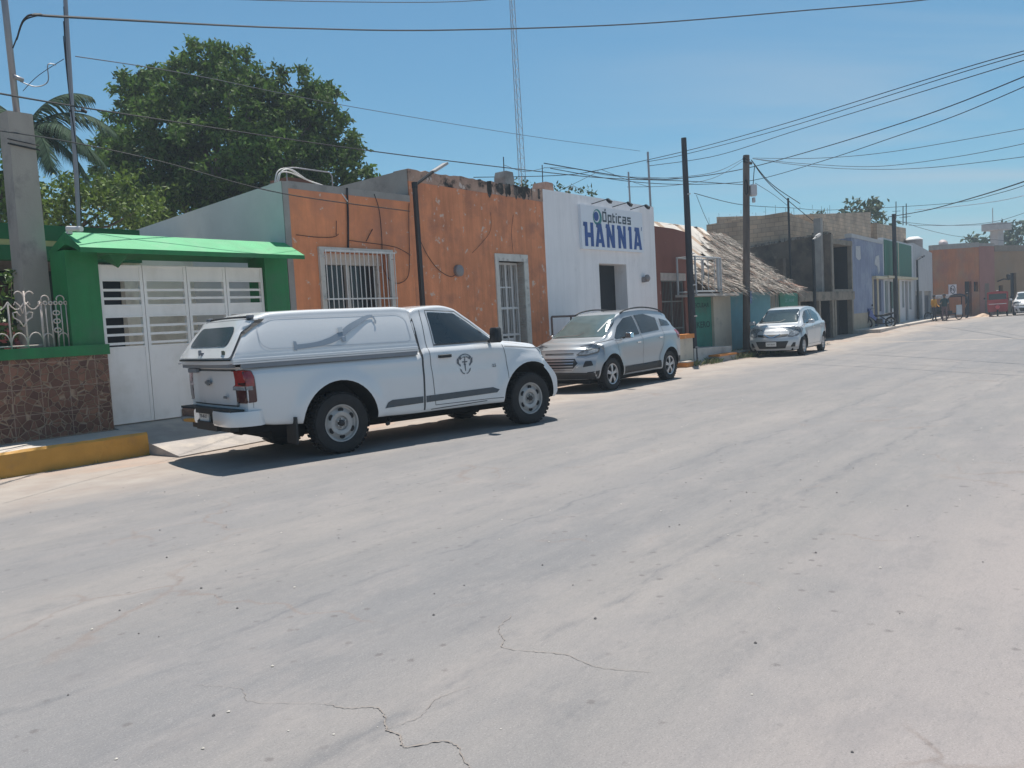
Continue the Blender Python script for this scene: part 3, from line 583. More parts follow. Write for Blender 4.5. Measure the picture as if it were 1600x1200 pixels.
S((18.93, bz), (18.93, bz + .22), (19.08, bz + .22), (19.08, bz), (18.91, bz)); S((19.03, bz + .265), (19.07, bz + .31))
S((19.19, bz - .09), (19.19, bz + .155), (19.33, bz + .155), (19.33, bz), (19.21, bz)); S((19.43, bz + .22), (19.43, bz), (19.52, bz)); S((19.41, bz + .15), (19.52, bz + .15))
S((19.60, bz - .02), (19.60, bz + .165)); S((19.60, bz + .20), (19.60, bz + .235)); S((19.85, bz + .155), (19.71, bz + .155), (19.71, bz), (19.85, bz))
S((19.93, bz + .155), (20.09, bz + .155), (20.09, bz), (19.94, bz), (19.94, bz + .08), (20.07, bz + .08)); S((20.36, bz + .155), (20.20, bz + .155), (20.20, bz + .08), (20.34, bz + .08), (20.34, bz), (20.18, bz))
m.build('sign_word', mat('sign_slate', (.035, .06, .085), .5), sgo)
m = MB(T); cx, cz = 18.66, 4.06
m.slab([(cx + .21 * math.cos(a / 20 * 6.283), cz + .205 * math.sin(a / 20 * 6.283)) for a in range(20)], [[(cx - .035 + .155 * math.cos(a / 16 * 6.283), cz + .02 + .155 * math.sin(a / 16 * 6.283)) for a in range(16)]], ys, ys + .006, 0)
m.slab([(cx - .055 + .115 * math.cos(a / 16 * 6.283), cz + .02 + .12 * math.sin(a / 16 * 6.283)) for a in range(16)], [], ys, ys + .006, 1)
m.build('sign_emblem', [mat('sign_teal', (.03, .22, .22), .5), mat('sign_blue', ())], sgo)
for i, x in enumerate((18.55, 19.58, 20.52)):
    q = MB(T); q.bar((x, 11.6, 4.40), (x + .02, 11.10, 4.47), .012); q.add([(x - .05, 11.12, 4.48), (x + .07, 11.12, 4.48), (x + .07, 11.02, 4.40), (x - .05, 11.02, 4.40), (x - .05, 11.14, 4.42), (x + .07, 11.14, 4.42), (x + .07, 11.06, 4.34), (x - .05, 11.06, 4.34)], [(0, 1, 2, 3), (4, 7, 6, 5), (0, 4, 5, 1), (3, 2, 6, 7), (0, 3, 7, 4), (1, 5, 6, 2)]); q.build('sign_lamp', BLK, t)
q = MB(T); q.lathe([(0, 11.42), (.05, 11.42), (.10, 11.46), (.10, 11.52), (.04, 11.55), (.04, 11.6)], (21.10, 0, 2.53), 'y', 18); q.box(20.98, 21.06, 11.5, 11.6, 2.42, 2.56); q.build('wall_lamp', mat('meter_grey', ()), t, smooth=40)
# brown handrail
t = bld('handrail', 16.3, 'rusty brown tube handrail with a rounded end against the white shop', 'handrail', n0=11.25); T = (16.3, 11.25, 0)
m = MB(T); m.tube(cat_rom([(15.95, 11.2, .16), (15.95, 11.2, 1.0), (15.95, 11.2, 1.55)], 3) + cat_rom([(15.97, 11.2, 1.58), (16.6, 11.2, 1.575), (17.05, 11.2, 1.57), (17.2, 11.2, 1.5), (17.24, 11.2, 1.3), (17.24, 11.2, .16)], 6), .024, 8); m.bar((16.75, 11.2, 1.57), (16.75, 11.2, .16), .024); m.build('rail_tube', mat('rusty_brown', (.16, .10, .08), .6, var=.2), t, smooth=True)

# ================================================================== red-brown house
t = bld('brown_house', 21.85, 'narrow red-brown house with a tall barred gate, right of the white shop', 'house'); T = (21.85, 11.6, 0)
m = MB(T); m.slab([(21.85, .1), (23.85, .1), (23.85, 3.96), (23.0, 4.02), (21.85, 4.03)], [rect(22.12, 23.62, .25, 2.68)], 11.6, 11.85); m.box(23.6, 23.85, 11.85, 17, .1, 3.9); m.build('wall', BROWNW, t)
m = MB(T); m.box(21.85, 23.6, 11.9, 17, 3.4, 3.6); m.build('roof', CONC, t)
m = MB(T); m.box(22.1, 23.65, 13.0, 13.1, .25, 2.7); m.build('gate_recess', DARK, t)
m = MB(T)
for i in range(17): x = 22.14 + 1.46 * i / 16; m.bar((x, 11.68, .28), (x, 11.68, 2.66), .010 if i % 8 else .028)
for z in (.30, 1.05, 1.85, 2.45): m.box(22.14, 23.6, 11.67, 11.69, z, z + .04)
m.build('barred_gate', mat('grey_iron_gate', (.16, .16, .15), .6), t)
m = MB(T)
for i in range(20): x = 22.10 + 1.54 * i / 19; m.box(x - .018, x + .018, 11.57, 11.60, 2.48, 2.70)
m.build('gate_valance', IRONB, t)

# low wall with orange cap, platform, steps
t = bld('low_wall', 21.3, 'low cream wall block with an orange painted top behind the silver SUV', 'low wall', n0=11.0); T = (21.3, 11.0, 0)
MB(T).box(21.32, 22.48, 10.85, 11.2, -.03, .78).build('wall', CREAM, t); MB(T).box(21.28, 22.52, 10.81, 11.24, .78, .90).build('cap', ORPAINT, t)
t = bld('step', 21.2, 'small orange step at the foot of the low cream wall', 'step', n0=10.6); T = (21.2, 10.6, 0)
m = MB(T); m.box(21.3, 21.75, 10.5, 10.84, -.03, .13, 0); m.box(21.29, 21.76, 10.49, 10.84, .13, .16, 1); m.build('step_block', [ORPAINT, PAVE], t)
t = bld('platform', 22.4, 'raised concrete platform in front of the green lettered door', 'platform', n0=11.0); T = (22.4, 11.0, 0)
m = MB(T); m.slab([(22.55, -.03), (25.2, -.03), (25.2, .40), (22.55, .46)], [], 10.85, 11.62); m.build('platform_block', CONC_PALE, t)
t = bld('step', 23.2, 'orange-topped step in front of the raised platform', 'step', n0=10.7); T = (23.2, 10.7, 0)
m = MB(T); m.box(23.5, 24.75, 10.5, 10.84, -.03, .16, 0); m.box(23.49, 24.76, 10.49, 10.84, .16, .21, 1); m.build('step_block', [CONC, ORPAINT], t)
t = bld('step', 25.6, 'flat pale step with an orange edge by the brown pole', 'step', n0=10.9); T = (25.6, 10.9, 0)
m = MB(T); m.box(25.7, 27.2, 10.8, 11.3, -.03, .15, 0); m.box(25.69, 27.21, 10.79, 11.3, .15, .19, 1); m.build('step_block', [ORPAINT, PAVE], t)

# ================================================================== thatched hut
t = bld('thatched_shop', 24.2, 'low blue and green painted shop under a shaggy thatched roof', 'shop'); T = (24.2, 11.6, 0)
TGR = mat('turquoise_green_paint', (.045, .22, .16), .8, var=.15, vscale=2, stain=(.09, .15, .12), sscale=1.2, sthr=(.55, .75))
TBL = mat('turquoise_blue_paint', (.13, .32, .38), .8, var=.1, vscale=2, stain=(.22, .32, .34), sscale=1.2, sthr=(.55, .8))
m = MB(T); m.box(24.15, 25.55, 11.64, 11.75, .3, 2.08); pd = m.build('door', TGR, t)
m = MB(T); wall_text(m, 'ECLEAR', 24.3, 1.66, 11.634, .19, 1.1, .004); wall_text(m, 'IKERO', 24.35, 1.02, 11.634, .27, 1.05, .006); m.build('door_lettering', mat('faded_dark_letters', (.012, .07, .06), .8), pd)
m = MB(T); m.box(25.55, 25.92, 11.56, 11.8, .1, 2.1); m.box(25.92, 27.0, 11.60, 11.8, .1, 2.06); m.build('pilaster', CREAM, t)
m = MB(T); m.box(27.0, 30.6, 11.6, 11.8, .1, 2.12); m.build('wall', TBL, t)
m = MB(T); m.box(30.6, 31.6, 11.6, 11.8, .1, .95); m.build('wall', TBL, t)
m = MB(T); m.box(31.6, 33.55, 11.6, 11.8, .1, 2.12); gp = m.build('wall', TGR, t)
m = MB(T); wall_text(m, 'Z AM', 32.1, 1.72, 11.594, .18, 1.0, .003); m.build('wall_lettering', mat('pale_green_letters', (.14, .30, .28), .8), gp)
m = MB(T); m.box(30.6, 31.6, 12.1, 12.2, .9, 2.12); m.build('window_interior', DARK, t)
m = MB(T)
for i in range(7): m.bar((30.66 + .88 * i / 6, 11.66, .95), (30.66 + .88 * i / 6, 11.66, 2.1), .014)
m.bar((30.6, 11.66, 1.5), (31.6, 11.66, 1.5), .014); m.build('window_bars', IRONW, t)
MB(T).box(33.3, 33.55, 11.8, 16.5, .1, 2.1).build('side_wall', CREAM, t)
# thatched roof: a sloping core slab plus thousands of palm straws in layers
def roofp(s, q): return (24.3 + (s - 24.3) * (7.7 + 1.3 * min(1, max(0, q))) / 9.2, 11.05 + q * 3.55, 2.16 + q * 2.50 - .10 * math.sin(q * math.pi))
m = MB(T); g = []
for i in range(25):
    for j in range(9): g.append(roofp(24.3 + 9.2 * i / 24, j / 8))
for i in range(24):
    for j in range(8): m.add([g[i * 9 + j], g[(i + 1) * 9 + j], g[(i + 1) * 9 + j + 1], g[i * 9 + j + 1]], [(0, 1, 2, 3)])
for i in range(24): a, b = g[i * 9 + 8], g[(i + 1) * 9 + 8]; m.add([a, b, (b[0], 18.1, 2.1), (a[0], 18.1, 2.1)], [(0, 1, 2, 3)])
for si in (0, 24): m.add([g[si * 9 + j] for j in range(9)] + [(g[si * 9][0], 14.6, 2.0), (g[si * 9][0], 11.1, 2.05)], [tuple(range(11))])
m.build('thatch_core', mat('dark_straw', (.10, .082, .066), .95, var=.3, vscale=8), t)
m = MB(T)
for k in range(11000):
    q = random.random() ** .95; s = random.uniform(24.2, 33.6) + .0; base = Vector(roofp(s, q)); dn = (Vector(roofp(s, q - .05)) - base).normalized()
    if s > 31 and random.random() < .3: dn = (dn + Vector((.9 * (s - 31) / 2.5, 0, 0))).normalized()
    d = (dn + Vector((random.uniform(-.6, .6), random.uniform(-.25, .25), random.uniform(-.22, .28)))).normalized(); l = random.uniform(.18, .55); w = random.uniform(.010, .034)
    nrm = Vector((0, -.56, .82)); sd_ = d.cross(nrm).normalized() * w; p = base + nrm * (random.uniform(.0, .12) + .035 * math.sin(s * 3.1) * math.sin(q * 9 + s)) + Vector((0, 0, -.04 if q < .03 else 0)); e = p + d * l
    m.add([p - sd_, p + sd_, e + sd_ * .3, e - sd_ * .3], [(0, 1, 2, 3)], 0 if random.random() < .93 else 1)
m.build('thatch', [mat('palm_straw', (.33, .29, .25), .9, var=.35, vscale=2.2, island=.75), mat('red_straw', (.30, .12, .07), .9, island=.3)], t, kind='stuff')
m = MB(T); sh = []
for k in range(17):      # corrugated sheets over the left upper slope
    s = 24.4 + .42 * k; a = Vector(roofp(s, .50 if k < 6 else .62 + .03 * k)); b = Vector(roofp(s + .38, 1.0)); up = Vector((0, -.06, .13))
    ql = .18 + max(0, s - 25.6) / 5.5 * .66 + .05 * (k % 3); q0 = roofp(s, ql); q1 = roofp(s + .40, ql); q2 = roofp(s + .55, 1.02); q3 = roofp(s + .15, 1.02)
    for c in range(4):
        f0, f1 = c / 4, (c + 1) / 4; L0 = Vector(q0).lerp(Vector(q1), f0) + up; L1 = Vector(q0).lerp(Vector(q1), f1) + up; U0 = Vector(q3).lerp(Vector(q2), f0) + up; U1 = Vector(q3).lerp(Vector(q2), f1) + up; mid = Vector((0, 0, .022))
        ML, MU = (L0 + L1) / 2 + mid, (U0 + U1) / 2 + mid; m.add([L0, ML, L1, U1, MU, U0], [(0, 1, 4, 5), (1, 2, 3, 4)], 0 if k % 4 != 3 else 1)
m.build('metal_sheets', [mat('pale_sheet_metal', (.44, .405, .365), .5, metal=.2, var=.12, vscale=4), mat('rust_sheet', (.36, .25, .17), .7, var=.2)], t)
m = MB(T); P = []
for i in range(30): s = 24.2 + .33 * i; P.append((s, 14.60 + random.uniform(-.05, .05), 4.66 + .12 * random.random() - (.02 * i if i > 20 else 0)))
m.tube(P, .10, 6); m.build('ridge_cover', BLK, t)
# concrete awning and the white metal cage above the green door
t = bld('metal_cage', 22.9, 'open white metal frame standing on a thin concrete ledge beside the black pole', 'frame', n0=11.2); T = (22.9, 11.2, 0)
MB(T).box(22.95, 26.0, 10.88, 11.58, 1.98, 2.05).build('ledge', CONC_PALE, t)
m = MB(T)
for x, y in ((22.98, 10.92), (24.75, 10.92), (24.75, 11.5), (22.98, 11.5)): m.bar((x, y, 2.05), (x, y, 3.16), .032)
for z in (2.12, 3.14):
    for a, b in (((22.98, 10.92), (24.75, 10.92)), ((24.75, 10.92), (24.75, 11.5)), ((22.98, 11.5), (24.75, 11.5)), ((22.98, 10.92), (22.98, 11.5))): m.bar(a + (z,), b + (z,), .025)
for x in (23.4, 23.85, 24.3): m.bar((x, 10.92, 2.1), (x, 10.92, 3.1), .012)
m.bar((24.55, 10.92, 2.1), (24.55, 10.92, 3.15), .05); m.build('cage_bars', mat('grey_white_metal', (.42, .44, .45), .6), t)

# ================================================================== dark unfinished two-storey building
t = bld('unfinished_building', 33.6, 'dark unfinished two-storey concrete building with open upper room', 'building', n0=11.6); T = (33.6, 11.6, 0)
MOSS = mat('blackened_concrete', (.15, .12, .095), .95, var=.3, vscale=1.3, bump=.5, bscale=12, stain=(.045, .042, .038), sscale=.8, sthr=(.45, .65), stain2=(.27, .22, .17), s2scale=1.8, s2thr=(.62, .75))
m = MB(T); m.add([(37.9, 11.62, 2.1), (37.9, 18, 2.1), (37.9, 18, 4.15), (37.9, 15.2, 4.38), (37.9, 11.62, 4.66), (38.1, 11.62, 2.1), (38.1, 18, 2.1), (38.1, 18, 4.15), (38.1, 15.2, 4.38), (38.1, 11.62, 4.66)], [(0, 1, 2, 3, 4), (4, 3, 8, 9), (3, 2, 7, 8), (5, 9, 8, 7, 6)]); m.box(33.6, 37.9, 15.2, 15.4, .1, 3.9); m.build('side_wall', MOSS, t)
m = MB(T)
for k in range(26): y = 11.7 + .24 * k; z = 4.66 - (y - 11.6) * .078; m.box(37.86, 38.14, y, y + .2, z - .05, z + random.uniform(.02, .12))
m.build('parapet', mat('rough_capping', (.24, .22, .19), .95, var=.3, vscale=8, stain=(.06, .055, .05), sscale=3, sthr=(.5, .6)), t)
m = MB(T); m.box(33.6, 41.15, 11.55, 15.3, 1.72, 2.10); m.box(38.0, 41.15, 11.6, 15.3, 4.2, 4.42); m.build('floor_slab', mat('stained_slab', (.22, .19, .15), .9, var=.25, vscale=3, stain=(.09, .08, .07), sscale=2, sthr=(.5, .7)), t)
m = MB(T)
for x in (33.7, 36.2, 38.0, 38.35, 40.95): m.box(x, x + .22, 11.62, 11.85, .1, 1.72)
m.box(37.95, 38.2, 11.58, 11.8, 2.1, 4.6); m.box(40.98, 41.15, 11.62, 11.8, 2.1, 4.3); m.box(38.0, 41.1, 11.61, 11.66, 2.1, 2.2); m.build('column', mat('column_concrete', (.24, .21, .17), .9, var=.2, vscale=4), t)
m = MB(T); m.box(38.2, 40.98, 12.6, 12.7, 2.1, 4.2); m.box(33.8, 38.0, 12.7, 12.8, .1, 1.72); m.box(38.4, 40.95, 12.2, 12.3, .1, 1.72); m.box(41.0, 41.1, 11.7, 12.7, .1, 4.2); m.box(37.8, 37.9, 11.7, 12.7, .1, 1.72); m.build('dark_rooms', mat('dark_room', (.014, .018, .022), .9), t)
m = MB(T); m.box(37.55, 37.85, 11.9, 12.2, 2.1, 5.30); m.build('concrete_post', CONC, t)
m = MB(T); m.box(35.6, 35.95, 12.9, 13.2, 2.1, 3.6); m.build('chimney', MOSS, t)

# ================================================================== block buildings behind
def blockhouse(lab, s0, s1, n0, n1, zf, zb, openings=()):
    t = bld('block_building', s0, lab, 'building', n0=n0); T = (s0, n0, 0)
    m = MB(T); m.add([(s0, n0, 0), (s1, n0, 0), (s1, n1, 0), (s0, n1, 0), (s0, n0, zf[0]), (s1, n0, zf[1]), (s1, n1, zb), (s0, n1, zb)], [(0, 1, 5, 4), (1, 2, 6, 5), (2, 3, 7, 6), (3, 0, 4, 7), (4, 5, 6, 7)]); m.build('wall', BLOCKS, t)
    m = MB(T)
    for k in range(int((s1 - s0) * .5) + 2):
        s = s0 + .2 + (s1 - s0 - .4) * random.random(); z = zf[0] + (zf[1] - zf[0]) * (s - s0) / (s1 - s0); m.bar((s, n0 + .1, z), (s + random.uniform(-.03, .03), n0 + .1, z + random.uniform(.1, .5)), .008, 4)
    for k in range(9):
        n = n0 + .1 + (n1 - n0 - .2) * k / 8; m.bar((s0 + .1, n, zb), (s0 + .1, n, zf[0] + (zb - zf[0]) * (n - n0) / (n1 - n0) + random.uniform(.12, .4)), .007, 4)
    m.build('rebar', BLK, t); return t
blockhouse('tall grey block building behind the thatched shop, with a long side wall', 38, 45.0, 13.5, 17.4, (5.80, 5.10), 5.66)
blockhouse('tan block building with a stepped top rising behind the blue building', 45.05, 55.8, 14.6, 20, (6.30, 7.15), 6.8)
blockhouse('smaller tan block building with rebar behind the green panels', 56, 63.4, 14.3, 19, (6.45, 6.55), 6.4)

# ================================================================== frame for the far row (turned 3 degrees)
FA = R(55); P1 = st(41.2, 11.7); FX = Vector((math.cos(FA), math.sin(FA), 0)); FY = Vector((-math.sin(FA), math.cos(FA), 0))
def fr(u, v, z=0): return P1 + FX * u + FY * v + Vector((0, 0, z))
m = MB(); m.add([(0, -1.2, 0), (24.5, -1.2, 0), (24.5, 1, 0), (0, 1, 0), (0, -1.2, .28), (24.5, -1.2, .34), (24.5, 1, .34), (0, 1, .28)], [(0, 1, 5, 4), (1, 2, 6, 5), (4, 5, 6, 7), (3, 0, 4, 7)]); o = m.build('pavement', PAVE, kind='structure'); o.location = P1; o.rotation_euler = (0, 0, FA)
def fb(name, u0, lab, cat): return empty(name, fr(u0, 0), FA, lab, cat)
t = fb('blue_building', .15, 'faded blue two-storey building with patched plaster', 'building'); T = (.15, 0, 0)
BLUEW = mat('faded_blue_plaster', (.21, .245, .35), .85, var=.14, vscale=1.2, stain=(.30, .34, .42), sscale=.7, sthr=(.5, .72), stain2=(.10, .11, .14), s2scale=1.1, s2thr=(.62, .8), streak=.3)
m = MB(T); m.slab(rect(.15, 7.15, .1, 4.62), [rect(4.55, 5.45, .3, 2.72), rect(5.8, 6.5, 1.05, 2.68)], 0, .25, 0); m.box(.15, .4, .25, 7, .1, 4.6); m.build('wall', BLUEW, t)
MB(T).box(.1, 7.15, -.03, .28, 4.62, 4.80).build('parapet', mat('pale_grey_band', (.42, .43, .44), .85, var=.08), t)
MB(T).box(.15, 4.3, -.015, 0, .1, 1.05).build('plinth', mat('beige_plinth', (.34, .29, .22), .9, var=.15), t)
m = MB(T); m.slab([(.95, 3.75), (1.0, 4.25), (1.9, 4.3), (1.95, 3.7), (1.7, 3.6), (1.2, 3.65)], [], -.012, 0); m.slab([(5.0, 3.5), (5.3, 3.9), (6.1, 4.0), (6.3, 3.2), (5.9, 3.0), (5.7, 3.4)], [], -.012, 0); m.build('plaster_patch', mat('pale_patch', (.44, .45, .46), .9, var=.15, vscale=5), t)
m = MB(T); m.box(4.35, 7.15, -.22, 0, 2.74, 2.88); m.box(4.4, 4.55, -.03, 0, .3, 2.74); m.box(5.45, 5.6, -.03, 0, .3, 2.74); m.box(5.66, 5.8, -.03, 0, .3, 2.74); m.build('trim', mat('cream_trim', (.52, .46, .33), .8, var=.1), t)
m = MB(T); m.box(4.55, 5.45, .12, .16, .3, 2.72); m.build('door', mat('brown_door', (.17, .12, .09), .7, var=.1), t)
m = MB(T); m.box(5.8, 6.5, .12, .16, 1.05, 2.68); m.build('window', DARKGL, t)
MB(T).box(.4, 7.1, .25, 7, 4.1, 4.3).build('roof', CONC, t)
t = fb('green_panel_building', 7.2, 'two-storey building with two big green panels over a white ground floor', 'building'); T = (7.2, 0, 0)
WHG = mat('white_ground_floor', (.52, .53, .55), .8, var=.06)
m = MB(T); ops = [rect(8.8, 10.2, 1.15, 2.65), rect(12.3, 12.95, 1.15, 2.7), rect(13.3, 14.2, .35, 2.72), rect(14.55, 15.3, 1.0, 2.7), rect(10.9, 11.6, .35, 2.7), rect(7.5, 8.3, .9, 2.68)]
m.slab(rect(7.16, 16.2, .1, 4.98), ops, 0, .25, 0); m.build('wall', WHG, t)
for a, b in ((7.4, 11.1), (11.35, 15.35)): MB(T).box(a, b, -.04, 0, 2.98, 4.88).build('green_panel', mat('deep_green_panel', (.010, .125, .075), .6, var=.08), t)
m = MB(T); m.box(7.1, 15.9, -.3, 0, 2.80, 2.93); m.box(11.15, 11.3, -.05, 0, .3, 4.9); m.build('trim', mat('cream_trim', ()), t)
m = MB(T)
for a, b, c, d_ in ((8.8, 10.2, 1.15, 2.65), (12.3, 12.95, 1.15, 2.7), (14.55, 15.3, 1.0, 2.7), (7.5, 8.3, .9, 2.68)): m.box(a, b, .12, .15, c, d_)
m.build('green_window', mat('green_window', (.035, .14, .10), .3, var=.1), t)
m = MB(T); m.box(13.3, 14.2, .12, .15, .35, 2.72); m.box(10.9, 11.6, .12, .15, .35, 2.7); m.build('door', mat('grey_brown_door', (.17, .15, .15), .6), t)
MB(T).box(7.2, 16.1, .25, 7, 4.2, 4.4).build('roof', CONC, t)
t = fb('white_building', 16.25, 'tall pale grey-white building with two dark doorways at the street corner', 'building'); T = (16.25, 0, 0)
m = MB(T); m.slab([(16.25, .1), (23.5, .1), (23.5, 4.75), (19.9, 4.95), (16.25, 5.12)], [rect(16.7, 19.2, .3, 2.12), rect(20.0, 22.8, .3, 2.12)], 0, .3); m.box(23.2, 23.5, .3, 8, .1, 4.7); m.build('wall', mat('pale_grey_wall', (.46, .47, .48), .85, var=.06, stain=(.34, .35, .36), sscale=.8, sthr=(.55, .8), streak=.2), t)
m = MB(T); m.box(16.7, 19.2, .2, .25, .3, 1.85, 0); m.box(20, 22.8, .2, .25, .3, 1.85, 0); m.box(16.7, 19.2, .15, .25, 1.85, 2.12, 1); m.box(20, 22.8, .15, .25, 1.85, 2.12, 1); m.build('roller_door', [mat('dark_shutter', (.035, .05, .07), .5), CONC], t)
MB(T).box(16.3, 23.3, .3, 8, 4.3, 4.5).build('roof', CONC, t)
m = MB(T); m.lathe([(.02, 5.9), (.3, 5.88), (.55, 5.72), (.58, 5.66)], (22.0, .9, 0), 'z', 20, 0); m.lathe([(.56, 5.66), (.56, 4.6)], (22.0, .9, 0), 'z', 20, 1); m.build('water_tank', [mat('white_tank_lid', (.75, .75, .75), .6), mat('grey_tank', (.30, .27, .26), .7)], t, smooth=40)

# far corner houses facing down the street
GA = R(28); P0 = Vector((29.745, 59.09, 0))
def fc(name, u0, lab, cat='house'): return empty(name, P0 + Vector((math.cos(GA), math.sin(GA), 0)) * u0, GA, lab, cat)
t = fc('corner_house', 0, 'far orange-red house with a painted round traffic sign on its wall'); T = (0, 0, 0)
m = MB(T); m.slab([(0, 0), (5.2, 0), (5.2, 5.15), (0, 4.95)], [rect(3.5, 4.3, .3, 2.7), rect(4.55, 5.05, 1.95, 2.65)], 0, .3); m.build('wall', mat('far_orange_plaster', (.42, .165, .075), .9, var=.12, vscale=.8, stain=(.28, .125, .09), sscale=.5, sthr=(.45, .62), stain2=(.32, .19, .11), s2scale=.6, s2thr=(.5, .7), streak=.2), t)
m = MB(T); m.slab([(0, 4.95), (5.2, 5.15), (5.2, 5.5), (0, 5.3)], [], -.02, .3); m.build('parapet', CONC, t)
m = MB(T); m.box(3.5, 4.3, .2, .25, .3, 2.7); m.box(4.55, 5.05, .2, .25, 1.95, 2.65); m.build('doorway_recess', DARK, t)
MB(T).box(0.05, 5.1, .3, 8, 4.6, 4.8).build('roof', CONC, t)
m = MB(T); m.box(1.62, 2.5, -.05, 0, 1.80, 2.52); sgn = m.build('traffic_sign', mat('sign_white', (.66, .60, .62), .6), t)
m = MB(T); c0 = (2.06, 2.16)
ring = [(c0[0] + .30 * math.cos(a / 24 * 6.2832), c0[1] + .30 * math.sin(a / 24 * 6.2832)) for a in range(24)]; hol = [(c0[0] + .24 * math.cos(a / 24 * 6.2832), c0[1] + .24 * math.sin(a / 24 * 6.2832)) for a in range(24)]
m.slab(ring, [hol], -.06, -.052); stroke(m, [(1.90, 2.05), (1.90, 2.22), (2.02, 2.22)], .07, -.06); stroke(m, [(1.84, 2.22), (1.94, 2.30)], .05, -.06); stroke(m, [(2.18, 2.28), (2.18, 2.02)], .07, -.06); stroke(m, [(2.03, 2.16), (2.16, 2.10)], .06, -.06)
m.build('sign_symbol', mat('sign_black', (.03, .03, .035), .6), sgn)
t = fc('corner_house', 5.2, 'far pink house section between the orange and the yellow walls'); T = (5.2, 0, 0)
m = MB(T); m.box(5.2, 7.0, -.02, .3, 0, 5.2); m.build('wall', mat('far_pink_plaster', (.31, .145, .12), .9, var=.12, vscale=.8, stain=(.33, .15, .12), sscale=1, sthr=(.5, .7)), t)
m = MB(T); m.box(5.2, 7.0, -.04, .3, 5.2, 5.42); m.build('parapet', CONC, t)
m = MB(T); m.box(5.8, 6.3, -.035, -.02, .3, 2.5); m.build('door', mat('brown_door', ()), t); MB(T).box(5.25, 7, .3, 8, 4.7, 4.9).build('roof', CONC, t)
t = fc('corner_house', 7.0, 'far ochre yellow house with tall dark doors behind the white car'); T = (7, 0, 0)
m = MB(T); m.slab(rect(7, 60, -.5, 4.80), [rect(7.5, 8.0, .3, 2.3), rect(8.95, 9.7, .3, 3.2), rect(12.5, 13.4, .3, 2.9), rect(17, 18, .1, 2.9), rect(22, 23, .1, 2.9), rect(27, 28, 0, 2.9), rect(33, 34, 0, 2.9)], 0, .3); m.build('wall', mat('far_ochre_plaster', (.30, .19, .11), .9, var=.12, vscale=.8, stain=(.26, .19, .13), sscale=.6, sthr=(.5, .7)), t)
m = MB(T); m.box(7, 60, -.05, .3, 4.80, 5.25); m.build('parapet', mat('dull_parapet', (.23, .19, .15), .9, var=.15), t)
m = MB(T); m.box(7.5, 8.0, .2, .25, .3, 2.3); m.box(8.95, 9.7, .2, .25, .3, 3.2); m.box(12.5, 13.4, .2, .25, .3, 2.9)
for x in (17, 22, 27, 33): m.box(x, x + 1, .2, .25, 0, 2.9)
m.build('doorway_recess', DARK, t)
MB(T).box(7, 60, .3, 8, 4.2, 4.4).build('roof', CONC, t)
m = MB(T); m.tube([(7.2, -.1, 2.6), (7.3, -.5, 2.75), (7.7, -.6, 2.7)], .05, 6); m.lathe([(.03, 3.1), (.16, 3.05), (.12, 2.7), (.03, 2.65)], (7.75, -.6, 0), 'z', 10); m.build('wall_lantern', BLK, t)
# ================================================================== vehicles
WPAINT = mat('white_car_paint', (.70, .71, .72), .2, var=.02, vscale=1, coat=.6, spec=.5)
SILVER = mat('silver_car_paint', (.37, .39, .41), .30, metal=.3, var=.03, vscale=1, coat=.7)
SILVER2 = mat('silver_hatch_paint', (.56, .57, .58), .28, metal=.2, var=.03, vscale=1, coat=.7)
CARGLASS = mat('car_glass', (.022, .03, .034), .06, var=.1, spec=.9)
WSGLASS = mat('windscreen_glass', (.10, .14, .145), .10, var=.35, vscale=1.6, spec=.9)
TINTGLASS = mat('canopy_glass', (.045, .065, .085), .2, var=.15, vscale=3)
RUBBER = mat('tyre_rubber', (.020, .020, .021), .85, var=.25, vscale=14, bump=.5, bscale=90)
PLAST = mat('black_plastic', (.022, .023, .025), .6, var=.1, bump=.1, bscale=90)
WHEELARCH = mat('wheel_well', (.008, .008, .009), .95)
RIMS = mat('steel_rim', (.42, .41, .40), .5, metal=.25, var=.12, vscale=12)
RIMA = mat('alloy_rim', (.50, .50, .52), .3, metal=.7, var=.05)
HOLE = mat('rim_hole', (.012, .012, .013), .9)
CHROME = mat('chrome', (.75, .76, .78), .12, metal=1, var=.02)
GAP = mat('panel_gap', (.06, .062, .066), .8)
GREYTR = mat('grey_trim', (.20, .22, .25), .5, var=.06)
LAMPC = mat('headlight_lens', (.20, .22, .24), .08, var=.6, vscale=18, spec=1.0)
LAMPR = mat('red_tail_lens', (.30, .012, .014), .12, var=.3, vscale=9, spec=.8, coat=.5)
LAMPD = mat('dark_red_lens', (.05, .008, .012), .15, var=.1, spec=.8)
DECAL = mat('decal_slate', (.07, .085, .10), .5, var=.05)
PLATE = mat('number_plate', (.62, .63, .62), .5)
PLTXT = mat('plate_text', (.05, .05, .06), .6)

def pchip(xs, ys, x):
    xs = np.asarray(xs, float); ys = np.asarray(ys, float); h = np.diff(xs); d = np.diff(ys) / h; m = np.zeros(len(xs)); m[0] = d[0]; m[-1] = d[-1]
    for i in range(1, len(xs) - 1):
        if d[i - 1] * d[i] > 0: w1 = 2 * h[i] + h[i - 1]; w2 = h[i] + 2 * h[i - 1]; m[i] = (w1 + w2) / (w1 / d[i - 1] + w2 / d[i])
    i = np.clip(np.searchsorted(xs, x) - 1, 0, len(h) - 1); t = np.clip((x - xs[i]) / h[i], 0, 1); hh = h[i]
    return (2 * t**3 - 3 * t**2 + 1) * ys[i] + (t**3 - 2 * t**2 + t) * hh * m[i] + (-2 * t**3 + 3 * t**2) * ys[i + 1] + (t**3 - t**2) * hh * m[i + 1]
def sstep(a, b, x): t = min(1, max(0, (x - a) / (b - a))); return t * t * (3 - 2 * t)

